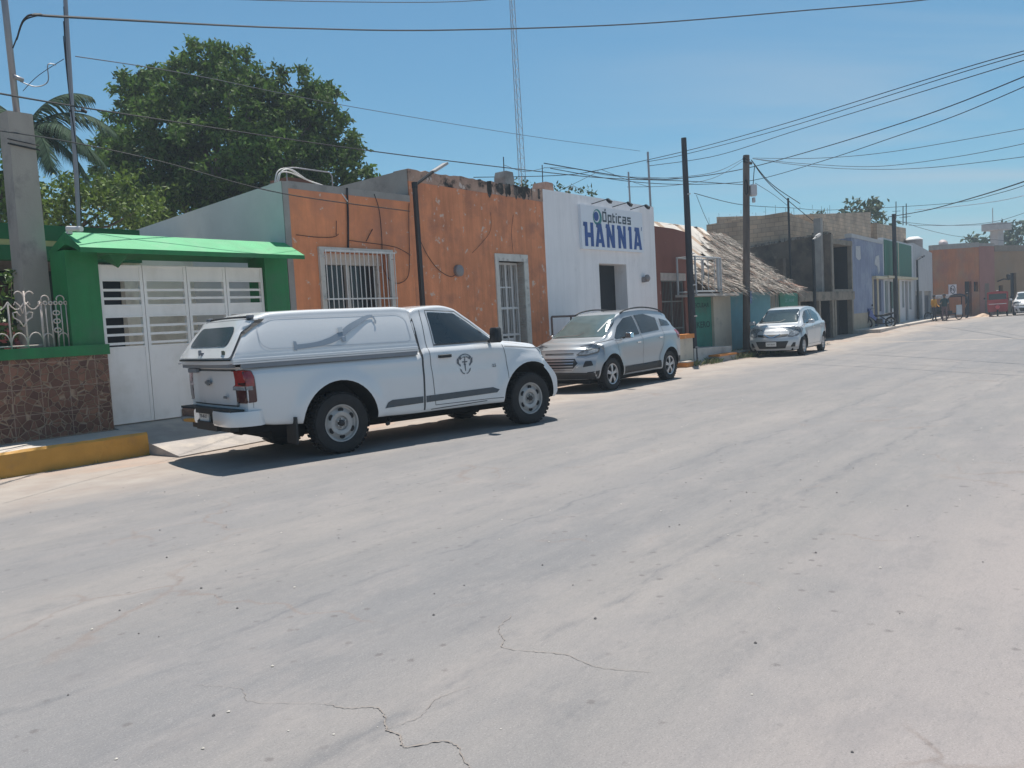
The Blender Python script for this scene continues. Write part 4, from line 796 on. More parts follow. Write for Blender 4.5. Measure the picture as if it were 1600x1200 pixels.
def body_mesh(T, deform, step=.045, extra=()):
    """T: dict of (xs, ys) tables for zb, W, belt, Wg, Wr, zr ; returns verts, faces of a closed lofted shell"""
    xs0, xs1 = T['W'][0][0], T['W'][0][-1]; X = sorted(set([round(v, 4) for v in np.arange(xs0, xs1, step)] + [xs1] + list(extra)))
    prof = []
    for x in X:
        zb, W, be, Wg, Wr, zr_ = (float(pchip(T[k][0], T[k][1], x)) for k in ('zb', 'W', 'belt', 'Wg', 'Wr', 'zr'))
        H = be - zb; h = max(zr_ - be, .004); c = min(.085, h * .45)
        P = [(0, zb), (W * .6, zb), (W * .90, zb + .005), (W * .955, zb + .035), (W * .975, zb + .10), (W * .992, zb + H * .35), (W, zb + H * .62), (W * .992, be - .13 * min(1, H)), (W * .975, be - .05), (W * .94, be - .008), (Wg, be + min(.012, h * .3)), (Wg + (Wr - Wg) * .5, be + h * .5), (Wr + .004, zr_ - c), (Wr * .975, zr_ - c * .38), (Wr * .90, zr_ - c * .08), (Wr * .6, zr_ + .004), (0, zr_ + .012)]
        Q = []; P2 = [(-P[1][0], P[1][1])] + P + [(-P[-2][0], P[-2][1])]
        for i in range(1, len(P2) - 2):
            p0, p1, p2, p3 = P2[i - 1], P2[i], P2[i + 1], P2[i + 2]
            for j in range(3):
                t = j / 3; Q.append(tuple(.5 * (2 * p1[k] + (p2[k] - p0[k]) * t + (2 * p0[k] - 5 * p1[k] + 4 * p2[k] - p3[k]) * t * t + (3 * p1[k] - p0[k] - 3 * p2[k] + p3[k]) * t**3) for k in (0, 1)))
        Q.append(P[-1]); Q[0] = (0, Q[0][1]); prof.append(Q)
    n = len(prof[0]); vs = []; fs = []; ring = 2 * n - 2
    for x, Q in zip(X, prof):
        for y, z in Q: vs.append((x, -max(y, 0), z))
        for y, z in reversed(Q[1:-1]): vs.append((x, max(y, 0), z))
    for i in range(len(X) - 1):
        a = i * ring; b = a + ring
        for k in range(ring): k2 = (k + 1) % ring; fs.append((a + k, b + k, b + k2, a + k2))
    NY = 14
    for end, xi in ((0, 0), (1, len(X) - 1)):     # curved end caps: rows joining the two sides
        base = xi * ring; Q = prof[xi]; rows = []
        for i in range(n):
            if i in (0, n - 1): rows.append([base + i] * (NY + 1)); continue
            r = [base + i]; y = Q[i][0]
            for k in range(1, NY): vs.append((X[xi], -y + 2 * y * k / NY, Q[i][1])); r.append(len(vs) - 1)
            r.append(base + ring - i); rows.append(r)
        for i in range(n - 1):
            for k in range(NY):
                f = [rows[i][k], rows[i][k + 1], rows[i + 1][k + 1], rows[i + 1][k]]
                if end == 1: f.reverse()
                g = []
                for q in f:
                    if q not in g: g.append(q)
                if len(g) >= 3: fs.append(tuple(g))
    vs = [deform(*v) for v in vs]; return vs, fs
class Car:
    def __init__(s, root): s.root = root
    def shell(s, name, T, deform, paint, wheels=(), arch_r=.5, yin=.55, extra=()):
        vs, fs = body_mesh(T, deform, extra=extra); m = MB(); m.add(vs, fs); o = m.build(name, [paint, WHEELARCH], s.root, smooth=38)
        if wheels:
            c = MB()
            for x, z in wheels:
                for sg in (-1, 1):
                    c.lathe([(0, sg * yin), (arch_r, sg * yin), (arch_r, sg * 1.4), (0, sg * 1.4)][::sg * -1 or 1], (x, 0, z), 'y', 40)
            co = c.build('cutter', [WHEELARCH]); bm = bmesh.new(); bm.from_mesh(co.data); bmesh.ops.remove_doubles(bm, verts=bm.verts, dist=1e-5); bmesh.ops.recalc_face_normals(bm, faces=bm.faces); bm.to_mesh(co.data); bm.free()
            md = o.modifiers.new('cut', 'BOOLEAN'); md.object = co; md.operation = 'DIFFERENCE'; md.solver = 'EXACT'
            try: md.material_mode = 'TRANSFER'
            except Exception: pass
            o.parent = None; dg = bpy.context.evaluated_depsgraph_get(); me = bpy.data.meshes.new_from_object(o.evaluated_get(dg)); o.modifiers.clear(); o.data = me; o.parent = s.root
            me.set_sharp_from_angle(angle=R(38)); bpy.data.objects.remove(co)
        s.body = o; me = o.data; s.bvh = BVHTree.FromPolygons([v.co for v in me.vertices], [tuple(p.vertices) for p in me.polygons]); return o
    def hit(s, u, v, axis, bvh=None):
        b = bvh or s.bvh
        if axis == 'R': o, d = Vector((u, -3, v)), Vector((0, 1, 0))
        elif axis == 'L': o, d = Vector((u, 3, v)), Vector((0, -1, 0))
        elif axis == 'F': o, d = Vector((8, u, v)), Vector((-1, 0, 0))
        elif axis == 'B': o, d = Vector((-8, u, v)), Vector((1, 0, 0))
        else: o, d = Vector((u, v, 5)), Vector((0, 0, -1))
        h, nrm, i, dist = b.ray_cast(o, d)
        if h is None: return None
        if nrm.dot(d) > 0: nrm = -nrm
        return h, nrm
    def patch(s, name, outline, axis, m, off=.004, res=.05, parent=None, holes=(), bvh=None, label=None, round_=0, thick=0):
        pts = []; edges = []
        def dens(lp):
            q = []
            for i in range(len(lp)):
                a = Vector(lp[i]); b = Vector(lp[(i + 1) % len(lp)]); k = max(1, int((b - a).length / res))
                for j in range(k): q.append(a.lerp(b, j / k))
            return q
        if round_: outline = roundp(outline, round_)
        for lp in [outline] + list(holes):
            q = dens(lp); b = len(pts); pts += q; edges += [(b + i, b + (i + 1) % len(q)) for i in range(len(q))]
        x0, x1 = min(p[0] for p in outline), max(p[0] for p in outline); z0, z1 = min(p[1] for p in outline), max(p[1] for p in outline)
        for i in range(1, int((x1 - x0) / res) + 1):
            for j in range(1, int((z1 - z0) / res) + 1):
                p = (x0 + i * res, z0 + j * res)
                if inpoly(p, outline) and not any(inpoly(p, h) for h in holes): pts.append(Vector(p))
        ov, oe, of, *_ = delaunay_2d_cdt([Vector((p[0], p[1])) for p in pts], edges, [], 0, 1e-5)
        vs = []; ok = []
        for p in ov:
            h = s.hit(p.x, p.y, axis, bvh); ok.append(h is not None); vs.append(tuple(h[0] + h[1] * off) if h else (0, 0, 0))
        fs = []
        for f in of:
            cx = sum(ov[i].x for i in f) / len(f); cy = sum(ov[i].y for i in f) / len(f)
            if all(ok[i] for i in f) and inpoly((cx, cy), outline) and not any(inpoly((cx, cy), h) for h in holes):
                if max((Vector(vs[f[i]]) - Vector(vs[f[i - 1]])).length for i in range(len(f))) < res * 9: fs.append(tuple(f))
        mb = MB(); mb.add(vs, fs); return mb.build(name, m, parent or s.root, smooth=True, label=label)
    def line(s, mb, pts, axis, w=.006, off=.0035, mi=0, closed=False, bvh=None):
        P = [Vector(p) for p in pts]; P = P + [P[0]] if closed else P; q = []
        for i in range(len(P) - 1):
            k = max(1, int((P[i + 1] - P[i]).length / .04))
            for j in range(k): q.append(P[i].lerp(P[i + 1], j / k))
        q.append(P[-1]); vs = []; good = []
        for i, p in enumerate(q):
            d = (q[min(i + 1, len(q) - 1)] - q[max(i - 1, 0)]).normalized(); nn = Vector((-d.y, d.x)) * w / 2; a = s.hit(p.x + nn.x, p.y + nn.y, axis, bvh); b = s.hit(p.x - nn.x, p.y - nn.y, axis, bvh)
            good.append(a is not None and b is not None); vs += [a[0] + a[1] * off if a else p.to_3d(), b[0] + b[1] * off if b else p.to_3d()]
        mb.add(vs, [(2 * i, 2 * i + 1, 2 * i + 3, 2 * i + 2) for i in range(len(q) - 1) if good[i] and good[i + 1] and (Vector(vs[2 * i]) - Vector(vs[2 * i + 2])).length < .2], mi)
    def wheel(s, x, y, r, w, rr, style, side):
        t = MB(); sg = -1 if side == 'R' else 1
        prof = [(rr, -.42), (rr + .012, -.46), (r * .86, -.50), (r * .955, -.46), (r * .99, -.36), (r, -.2), (r, .2), (r * .99, .36), (r * .955, .46), (r * .86, .50), (rr + .012, .46), (rr, .42)]
        t.lathe([(a, b * w) for a, b in prof], (x, y, r), 'y', 48)
        # tread grooves
        for k in range(36):
            a = 2 * math.pi * k / 36; c = Vector((x + math.cos(a) * r * .998, y, r + math.sin(a) * r * .998)); tx = Vector((-math.sin(a), 0, math.cos(a))); up = Vector((math.cos(a), 0, math.sin(a))) * .009
            for yy in (-.33, .0, .33):
                p = c + Vector((0, w * yy, 0)); e = Vector((0, w * .13, 0)); f = tx * r * .06; t.add([p - e - f, p + e - f, p + e + f, p - e + f, p - e - f * .8 + up, p + e - f * .8 + up, p + e + f * .8 + up, p - e + f * .8 + up], [(4, 5, 6, 7), (0, 1, 5, 4), (1, 2, 6, 5), (2, 3, 7, 6), (3, 0, 4, 7)])
        wo_ = t.build('wheel', RUBBER, s.root, smooth=45)
        m = MB(); f = sg * w * .40; yc = y
        if style == 'steel':
            m.lathe([(rr, f + y * 0 - sg * .01), (rr * .985, f + sg * .008), (rr * .93, f + sg * .004), (rr * .90, f - sg * .03), (rr * .82, f - sg * .035), (rr * .60, f + sg * .002), (rr * .40, f - sg * .008), (rr * .34, f - sg * .035), (0, f - sg * .03)], (x, yc, r), 'y', 40, 0)
            for k in range(6):
                a = math.pi / 6 + k * math.pi / 3; cx, cz = math.cos(a), math.sin(a)
                p = [(x + cx * rr * .71 + (-cz) * rr * .17 * math.cos(b) + cx * rr * .12 * math.sin(b), yc + f - sg * .006, r + cz * rr * .71 + cx * rr * .17 * math.cos(b) + cz * rr * .12 * math.sin(b)) for b in [i / 12 * 6.2832 for i in range(12)]]
                m.add(p, [tuple(range(12))], 1)
                m.lathe([(.011, f - sg * .02), (.011, f + sg * .004), (0, f + sg * .006)], (x + math.cos(a) * rr * .24, yc, r + math.sin(a) * rr * .24), 'y', 8, 0)
            m.lathe([(rr * .17, f - sg * .035), (rr * .16, f + sg * .012), (rr * .1, f + sg * .02), (0, f + sg * .022)], (x, yc, r), 'y', 16, 2)
            mats = [RIMS, HOLE, PLAST]
        else:
            m.lathe([(rr, f), (rr * .98, f + sg * .012), (rr * .90, f + sg * .006), (rr * .88, f - sg * .05), (0, f - sg * .06)], (x, yc, r), 'y', 40, 1)
            m.lathe([(rr * 1.0, f), (rr * .985, f + sg * .014), (rr * .90, f + sg * .008), (rr * .885, f - sg * .02)], (x, yc, r), 'y', 40, 0)
            N = style
            for k in range(N):
                a0 = 2 * math.pi * k / N + .3
                for da in (-.13, .13):
                    a = a0 + da; u = Vector((math.cos(a), 0, math.sin(a))); v = Vector((-math.sin(a), 0, math.cos(a))); c = Vector((x, yc + f + sg * .004, r)); q = []
                    for rad, hw, dy in ((rr * .12, .022, .0), (rr * .5, .014, .004), (rr * .93, .020, -.004)):
                        q += [c + u * rad + v * hw + Vector((0, sg * dy, 0)), c + u * rad - v * hw + Vector((0, sg * dy, 0))]
                    q += [p - Vector((0, sg * .03, 0)) for p in q]; m.add(q, [(0, 1, 3, 2), (2, 3, 5, 4), (0, 2, 8, 6), (2, 4, 10, 8), (1, 7, 9, 3), (3, 9, 11, 5)], 0)
            m.lathe([(rr * .2, f - sg * .03), (rr * .19, f + sg * .010), (0, f + sg * .014)], (x, yc, r), 'y', 16, 0); mats = [RIMA, HOLE]
        m.build('rim', mats, wo_, smooth=35)
def roundp(P, r, k=5):
    out = []; n = len(P)
    for i in range(n):
        a, b, c = Vector(P[i - 1]), Vector(P[i]), Vector(P[(i + 1) % n]); rr = min(r, (a - b).length * .45, (c - b).length * .45); p, q = b + (a - b).normalized() * rr, b + (c - b).normalized() * rr
        for j in range(k + 1): t = j / k; out.append(tuple((1 - t)**2 * p + 2 * t * (1 - t) * b + t * t * q))
    return out
def rbox(mb, c, h, r=.02, mi=0, taper=1.0):        # bevelled box, centre c, half sizes h; taper scales the +z end
    c = Vector(c); vs = []; lv = [(-1, .8), (-.8, 1), (.8, 1), (1, .8)]
    for zi, (z, k) in enumerate(lv):
        kk = k * (1 + (taper - 1) * (z + 1) / 2)
        hx, hy = h[0] * kk, h[1] * kk; rr = min(r, hx * .6, hy * .6)
        for sx, sy in ((1, 1), (-1, 1), (-1, -1), (1, -1)):
            a = (hx * sx - rr * sx, hy * sy); b = (hx * sx, hy * sy - rr * sy); pr = (a, b) if sx * sy < 0 else (b, a)
            for p in pr: vs.append(c + Vector((p[0], p[1], h[2] * z)))
    fs = [(z * 8 + k, z * 8 + (k + 1) % 8, (z + 1) * 8 + (k + 1) % 8, (z + 1) * 8 + k) for z in range(3) for k in range(8)] + [tuple(range(7, -1, -1)), tuple(range(24, 32))]; mb.add(vs, fs, mi)

# ------------------------------------------------------------------ white pickup with a canopy
t = empty('pickup_truck', (-2.682, 10.955, 0), .7015, 'white single-cab pickup with a closed canopy over its bed, nearest vehicle in the street', 'pickup truck')
K = Car(t)
def fl(x, z, xc, zc, r0, r1, amt): d = math.hypot(x - xc, z - zc); return amt * sstep(r1, r0, d)
def dT(x, y, z):
    ya = abs(y); k = 1.0
    if ya > .5:
        f = (fl(x, z, 0, .37, .54, .72, .045) + fl(x, z, 3.096, .37, .54, .74, .05)) * sstep(.5, .85, ya) * sstep(1.10, .95, z); y = math.copysign(ya + f, y)
        y *= 1 - .012 * math.exp(-((z - .98) / .05)**2) * (1 if .3 < x < 2.6 else 0)
    if x > 3.2:
        q = sstep(3.2, 3.98, x); x -= q * (.34 * (ya / .9)**2.6 + .30 * sstep(.60, 1.05, z) * q + .10 * sstep(.45, .28, z))
    if x < -1.0: q = sstep(-1.0, -1.25, x); x += q * .06 * (ya / .9)**3; x += q * .03 * abs(z - .95)
    return (x, y, z)
TT = dict(zb=([-1.22, -.8, .5, 1.2, 2.6, 3.5, 3.98], [.52, .44, .38, .36, .36, .34, .34]), W=([-1.22, -1.0, 1.2, 2.4, 3.3, 3.98], [.885, .90, .90, .905, .90, .86]),
  belt=([-1.22, -.9, 1.15, 1.22, 1.30, 2.4, 2.72, 3.4, 3.98], [1.12, 1.13, 1.13, 1.16, 1.22, 1.22, 1.20, 1.10, .98]), Wg=([-1.22, 1.18, 1.24, 2.4, 2.75, 3.98], [.82, .82, .83, .84, .80, .70]),
  Wr=([-1.22, 1.18, 1.25, 1.8, 2.1, 2.72, 3.98], [.80, .80, .66, .64, .62, .74, .62]), zr=([-1.22, 1.19, 1.245, 1.4, 1.75, 1.98, 2.2, 2.45, 2.68, 3.0, 3.5, 3.8, 3.98], [1.15, 1.15, 1.72, 1.765, 1.785, 1.745, 1.62, 1.43, 1.255, 1.215, 1.145, 1.07, 1.01]))
K.shell('body', TT, dT, WPAINT, [(0, .39), (3.096, .40)], .515, .52, extra=(1.19, 1.205, 1.22, 1.235, 1.25))
cab = t
# glass
K.patch('side_window', [(1.50, 1.255), (1.51, 1.69), (1.97, 1.66), (2.20, 1.52), (2.50, 1.255)], 'R', CARGLASS, .005, round_=.03)
K.patch('side_window', [(1.50, 1.255), (1.51, 1.69), (1.97, 1.66), (2.20, 1.52), (2.50, 1.255)], 'L', CARGLASS, .005, round_=.03)
K.patch('windscreen', [(-.66, 1.27), (.66, 1.27), (.56, 1.70), (-.56, 1.70)], 'F', CARGLASS, .005, round_=.06)
m = MB(); B = m
K.line(m, [(1.475, 1.23), (1.49, 1.715), (2.0, 1.685), (2.24, 1.53), (2.56, 1.24)], 'R', .010); K.line(m, [(1.48, 1.245), (2.53, 1.245)], 'R', .018)
K.line(m, [(1.40, 1.72), (1.36, 1.3), (1.37, 1.0), (1.42, .45)], 'R', .008); K.line(m, [(2.62, 1.22), (2.66, 1.0), (2.66, .62), (2.60, .44)], 'R', .008); K.line(m, [(1.42, .45), (2.60, .44)], 'R', .008)
K.line(m, [(1.245, 1.70), (1.245, .40)], 'R', .026); K.line(m, [(2.66, 1.16), (3.40, 1.09), (3.50, 1.02)], 'R', .008); K.line(m, [(2.3, .42), (1.35, .40)], 'R', .010)
K.line(m, [(-1.1, .98), (-1.1, .68)], 'R', .004)
m.build('panel_gap', GAP, t)
K.patch('side_stripe', [(.62, .49), (.68, .56), (.74, .585), (1.22, .585), (1.22, .50)], 'R', DECAL, .006, .03)
K.patch('side_stripe', [(1.27, .50), (1.27, .585), (2.40, .60), (2.50, .56), (2.46, .52)], 'R', DECAL, .006, .03)
# door handle, mirror, fender badge
m = MB(); rbox(m, (1.60, -.905, 1.09), (.105, .022, .022), .015); K_h = m.build('door_handle', PLAST, t, smooth=40)
m = MB(); rbox(m, (2.40, -1.02, 1.33), (.06, .095, .105), .03, 0, .92); m.tube([(2.42, -.84, 1.25), (2.42, -.94, 1.26), (2.41, -1.0, 1.28)], .028, 8, 0); m.build('door_mirror', PLAST, t, smooth=40)
m = MB(); rbox(m, (2.47, 1.035, 1.36), (.065, .10, .115), .03, 0, .92); m.tube([(2.46, .86, 1.27), (2.47, .96, 1.28), (2.47, 1.0, 1.30)], .028, 8, 0); m.build('door_mirror', PLAST, t, smooth=40)
def side_text(K, s, x0, z0, h, name, m, bold=0, flip=False, arcR=None, parent=None):
    v, f = text_verts(s, h, bold); w = max(p[0] for p in v); vs = []
    for p in v:
        x, z = p[0], p[1]
        if arcR: a = (x - w / 2) / arcR; x, z = x0 + math.sin(a) * (arcR + z), z0 - arcR + math.cos(a) * (arcR + z)
        else: x, z = x0 + x, z0 + z
        hh = K.hit(x, z, 'R'); vs.append(hh[0] + hh[1] * .009 if hh else Vector((x, -.93, z)))
    mb = MB(); mb.add(vs, f); return mb.build(name, m, parent or t)
side_text(K, '2.5', 2.40, .885, .055, 'engine_badge', mat('badge_grey', (.16, .17, .18), .4), .002)
# round door badge: ribbon with lettering, sword-cross, two laurel wings
cx, cz = 1.93, 1.0
def bpatch(nm, ol, *a, **k): return K.patch(nm, [(cx + (x - cx) * .8, cz + (z - cz) * .8) for x, z in ol], *a, **k)
def arcpts(r, a0, a1, k=12, sx=1): return [(cx + sx * r * math.cos(R(a0 + (a1 - a0) * i / k)), cz - .06 + r * math.sin(R(a0 + (a1 - a0) * i / k))) for i in range(k + 1)]
bd = bpatch('door_badge', arcpts(.185, 40, 140) + arcpts(.125, 140, 40), 'R', mat('badge_slate', (.11, .125, .145), .5), .006, .02)
for sx in (-1, 1):
    bpatch('ribbon_fold', [(cx + sx * .14, cz + .05), (cx + sx * .165, cz + .055), (cx + sx * .165, cz - .03), (cx + sx * .14, cz - .05), (cx + sx * .095, cz - .095), (cx + sx * .09, cz - .06), (cx + sx * .12, cz - .03), (cx + sx * .125, cz + .03)], 'R', mat('badge_slate', ()), .006, .02, parent=bd)
    bpatch('laurel', [(cx + sx * x, cz + z) for x, z in ((.115, -.12), (.10, -.17), (.06, -.21), (.02, -.225), (.02, -.205), (.05, -.195), (.075, -.17), (.085, -.14))], 'R', mat('decal_pale_slate', (.14, .155, .17), .5), .006, .02, parent=bd)
bpatch('sword', [(cx - .008, cz + .065), (cx + .008, cz + .065), (cx + .010, cz - .002), (cx + .055, cz - .002), (cx + .055, cz - .022), (cx + .012, cz - .022), (cx + .012, cz - .05), (cx + .03, cz - .05), (cx + .012, cz - .075), (cx + .008, cz - .17), (cx - .008, cz - .17), (cx - .012, cz - .075), (cx - .03, cz - .05), (cx - .012, cz - .05), (cx - .012, cz - .022), (cx - .055, cz - .022), (cx - .055, cz - .002), (cx - .010, cz - .002)], 'R', mat('badge_slate', ()), .006, .02, parent=bd)
side_text(K, 'SEMEFO', cx, cz + .062, .035, 'badge_lettering', mat('badge_letters', (.55, .58, .60), .5), .002, arcR=.110, parent=bd)
# lamps
K.patch('headlight', [(3.28, 1.10), (3.44, 1.12), (3.62, 1.03), (3.70, .86), (3.60, .84), (3.46, .93), (3.34, 1.02)], 'R', LAMPC, .006, .03)
K.patch('headlight', [(3.28, 1.10), (3.44, 1.12), (3.62, 1.03), (3.70, .86), (3.60, .84), (3.46, .93), (3.34, 1.02)], 'L', LAMPC, .006, .03)
K.patch('grille', [(-.50, .62), (.50, .62), (.60, .95), (-.60, .95)], 'F', PLAST, .006)
K.patch('front_plate_panel', [(-.30, .42), (.30, .42), (.30, .52), (-.30, .52)], 'F', PLATE, .008)
m = MB(); K.line(m, [(3.60, .64), (3.40, .64)], 'R', .010); m.build('bumper_gap', GAP, t)
for ax in 'RL': K.patch('tail_light', [(-1.26, .735), (-1.25, 1.115), (-1.09, 1.10), (-1.07, 1.02), (-1.06, .745)], ax, LAMPD, .012, .03, round_=.02)
for ax in 'RL': K.patch('tail_light_upper', [(-1.255, .92), (-1.25, 1.11), (-1.10, 1.095), (-1.075, 1.02), (-1.08, .92)], ax, LAMPR, .016, .03, round_=.02)
for s_ in (-1, 1):
    K.patch('tail_light_rear', [(s_ * .70, .735), (s_ * .88, .735), (s_ * .88, 1.115), (s_ * .72, 1.115)], 'B', LAMPD, .012, .03, round_=.02)
    K.patch('tail_light_rear_upper', [(s_ * .715, .97), (s_ * .88, .97), (s_ * .88, 1.11), (s_ * .72, 1.11)], 'B', LAMPR, .016, .03, round_=.02)
K.patch('reversing_light', [(-1.20, .885), (-1.20, .93), (-1.10, .93), (-1.10, .885)], 'R', LAMPC, .019, .03)
# tailgate
tg = K.patch('tailgate', [(-.675, .71), (.675, .71), (.66, 1.10), (-.66, 1.10)], 'B', WPAINT, .014, .04, round_=.04)
m = MB(); K.line(m, [(-.69, .70), (.69, .70), (.67, 1.115), (-.67, 1.115)], 'B', .016, .004, closed=True); m.build('tailgate_gap', GAP, t)
m = MB(); rbox(m, (-1.262, .02, .965), (.012, .085, .016), .008); rbox(m, (-1.262, .02, .965), (.014, .032, .032), .01); m.build('tailgate_emblem', mat('badge_grey', ()), tg)
m = MB(); rbox(m, (-1.255, -.46, .80), (.006, .05, .014), .004); m.build('tailgate_badge', mat('badge_grey', ()), tg)
m = MB(); rbox(m, (-1.25, .50, 1.11), (.03, .13, .03), .01); m.build('tailgate_handle', GREYTR, tg)
# rear bumper: two corner sections, dark step, plate
for s_ in (-1, 1):
    m = MB()
    pts = [(-1.36, .30), (-1.385, .62), (-1.35, .80), (-1.22, .91), (-1.06, .93)]
    P = cat_rom([Vector((a, s_ * b, 0)) for a, b in pts], 5); n_ = len(P); vs = []
    for p in P:
        inn = Vector((p.x + .09, p.y * .93, 0)); lo, hi = .475, .645
        for q, z in ((p + Vector((.012, 0, 0)), lo), (p, lo + .03), (p, hi - .025), (p + Vector((.012, -s_ * .005, 0)), hi), (inn, hi), (inn, lo)): vs.append((q.x, q.y, z))
    fs = [(i * 6 + k, i * 6 + (k + 1) % 6, (i + 1) * 6 + (k + 1) % 6, (i + 1) * 6 + k) for i in range(n_ - 1) for k in range(6)] + [tuple(range(6)), tuple((n_ - 1) * 6 + k for k in range(6))]
    m.add(vs, fs if s_ < 0 else [tuple(reversed(f)) for f in fs]); m.build('rear_bumper', WPAINT if s_ < 0 else CHROME, t, smooth=40)
m = MB(); m.box(-1.34, -1.18, -.80, .80, .60, .665); m.box(-1.33, -1.2, -.32, .32, .40, .50); m.box(-1.28, -1.18, -.6, .6, .40, .62); m.build('bumper_step', PLAST, t)
m = MB(); m.box(-1.305, -1.285, -.02, .26, .50, .63, 0); m.build('number_plate', PLATE, t)
m = MB(); v, f = text_verts('YR-48-217', .06, .001); m.add([(-1.307, .25 - p[0] * .9, .54 + p[1]) for p in v], f); m.build('plate_lettering', PLTXT, t)
m = MB(); m.box(-1.15, 3.5, -.62, .62, .36, .46); m.box(-.7, 3.4, -.42, .42, .24, .36); m.tube([(-.2, 0, .34), (3.2, 0, .30)], .05, 8); m.bar((0, -.75, .37), (0, .75, .37), .045); m.bar((3.1, -.7, .33), (3.1, .7, .33), .035); m.lathe([(0, -.12), (.13, -.08), (.16, 0), (.13, .08), (0, .12)], (0, 0, .37), 'y', 14); m.build('chassis', WHEELARCH, t)
m = MB(); m.tube(cat_rom([(.9, -.55, .30), (.75, -.72, .27), (.68, -.86, .29)], 4), .025, 8); m.build('exhaust_pipe', PLAST, t)
for x in (-.62,):
    for s_ in (-1, 1): m = MB(); m.box(x - .012, x + .012, s_ * .82 - .13, s_ * .82 + .13, .20, .52); m.build('mud_flap', PLAST, t)
for x in (0, 3.096):
    K.wheel(x, -.79, .375, .25, .232, 'steel', 'R'); K.wheel(x, .79, .375, .25, .232, 'steel', 'L')
# canopy shell over the bed
def dC(x, y, z):
    if x < -.6: q = sstep(-.6, -1.33, x); x += q * (.40 * max(0, (z - 1.24)) / .55) + q * .05 * (abs(y) / .85)**3
    if x > 1.1: x -= .02 * (z - 1.2)
    return (x, y, z)
CT = dict(zb=([-1.34, 1.2], [1.185, 1.185]), W=([-1.34, -1.25, 1.2], [.865, .88, .875]), belt=([-1.34, 1.2], [1.255, 1.255]), Wg=([-1.34, 1.2], [.845, .845]), Wr=([-1.34, -1.2, 1.2], [.665, .68, .68]), zr=([-1.34, -1.22, -.9, 0, 1.0, 1.2], [1.70, 1.735, 1.765, 1.785, 1.785, 1.765]))
vs, fs = body_mesh(CT, dC); m = MB(); m.add(vs, fs); can = m.build('canopy', WPAINT, t, smooth=38)
CB = BVHTree.FromPolygons([v.co for v in can.data.vertices], [tuple(p.vertices) for p in can.data.polygons])
m = MB(); pan = roundp([(-.93, 1.60), (-.72, 1.69), (1.02, 1.68), (1.12, 1.62), (1.13, 1.35), (1.08, 1.315), (-.84, 1.335), (-.93, 1.40)], .06)
K.line(m, pan, 'R', .011, .004, closed=True, bvh=CB); m.build('panel_seam', mat('panel_seam_grey', (.50, .53, .57), .5), can)
# flat grey S-shaped band on the panel, with a pale square and end pieces
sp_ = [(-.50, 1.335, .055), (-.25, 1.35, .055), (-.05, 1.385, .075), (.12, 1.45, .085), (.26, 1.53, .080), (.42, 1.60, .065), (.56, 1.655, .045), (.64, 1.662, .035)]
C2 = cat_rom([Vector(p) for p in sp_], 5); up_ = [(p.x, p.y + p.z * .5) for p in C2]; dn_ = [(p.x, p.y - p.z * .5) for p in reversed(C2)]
BAND = mat('band_grey', (.24, .29, .35), .6, var=.06)
so_ = K.patch('grey_band', up_ + dn_, 'R', BAND, .012, .04, parent=can, bvh=CB)
K.patch('band_end', [(-.535, 1.30), (-.50, 1.29), (-.485, 1.36), (-.49, 1.40), (-.525, 1.405), (-.53, 1.35)], 'R', BAND, .014, .03, parent=so_, bvh=CB)
K.patch('band_end', [(.62, 1.66), (.655, 1.66), (.67, 1.60), (.66, 1.565), (.635, 1.565), (.645, 1.61)], 'R', BAND, .014, .03, parent=so_, bvh=CB)
K.patch('band_square', [(.09, 1.475), (.16, 1.485), (.16, 1.545), (.09, 1.535)], 'R', mat('square_pale', (.42, .46, .50), .5), .018, .03, parent=so_, bvh=CB)
K.patch('band_tab', [(.12, 1.36), (.17, 1.365), (.18, 1.43), (.12, 1.42)], 'R', BAND, .014, .03, parent=so_, bvh=CB)
m = MB()
for s_ in (-1, 1): m.box(-1.21, 1.18, s_ * .868 - .012, s_ * .868 + .012, 1.135, 1.185); m.box(-1.30, 1.2, s_ * .87 - .018, s_ * .87 + .018, 1.186, 1.205, 1)
m.build('canopy_rail', [GREYTR, WPAINT], can)
# canopy rear door
rd = K.patch('rear_door', [(-.815, 1.25), (.815, 1.25), (.665, 1.675), (-.665, 1.675)], 'B', WPAINT, .022, .05, parent=can, bvh=CB, round_=.05)
K.patch('rear_window', [(-.60, 1.38), (.60, 1.38), (.53, 1.60), (-.53, 1.60)], 'B', TINTGLASS, .030, .05, parent=rd, bvh=CB, round_=.09)
m = MB(); K.line(m, [(-.825, 1.235), (.825, 1.235), (.675, 1.68), (-.675, 1.68)], 'B', .014, .012, closed=True, bvh=CB)
h1 = K.hit(0, 1.73, 'B', CB)[0]; m.tube([(h1.x - .02, -.60, 1.72), (h1.x - .03, 0, 1.725), (h1.x - .02, .60, 1.72)], .016, 8); m.build('door_seal', PLAST, rd)
m = MB()
for y in (-.62, .60): h1 = K.hit(y, 1.71, 'B', CB)[0]; rbox(m, (h1.x - .025, y, 1.725), (.03, .05, .018), .01)
m.build('door_hinge', GREYTR, rd)
m = MB(); h1 = K.hit(0, 1.32, 'B', CB)[0]; rbox(m, (h1.x - .035, .06, 1.325), (.018, .012, .035), .005); rbox(m, (h1.x - .035, -.02, 1.315), (.018, .03, .02), .008); h2 = K.hit(-.6, 1.31, 'B', CB)[0]; m.build('door_lock', GREYTR, rd)
m = MB(); rbox(m, (h2.x - .028, -.62, 1.315), (.006, .045, .03), .004); m.build('door_sticker', mat('olive_sticker', (.14, .16, .13), .5), rd)
m = MB(); m.box(-1.30, -1.22, -.74, .74, 1.145, 1.19); m.build('lip', GREYTR, can)

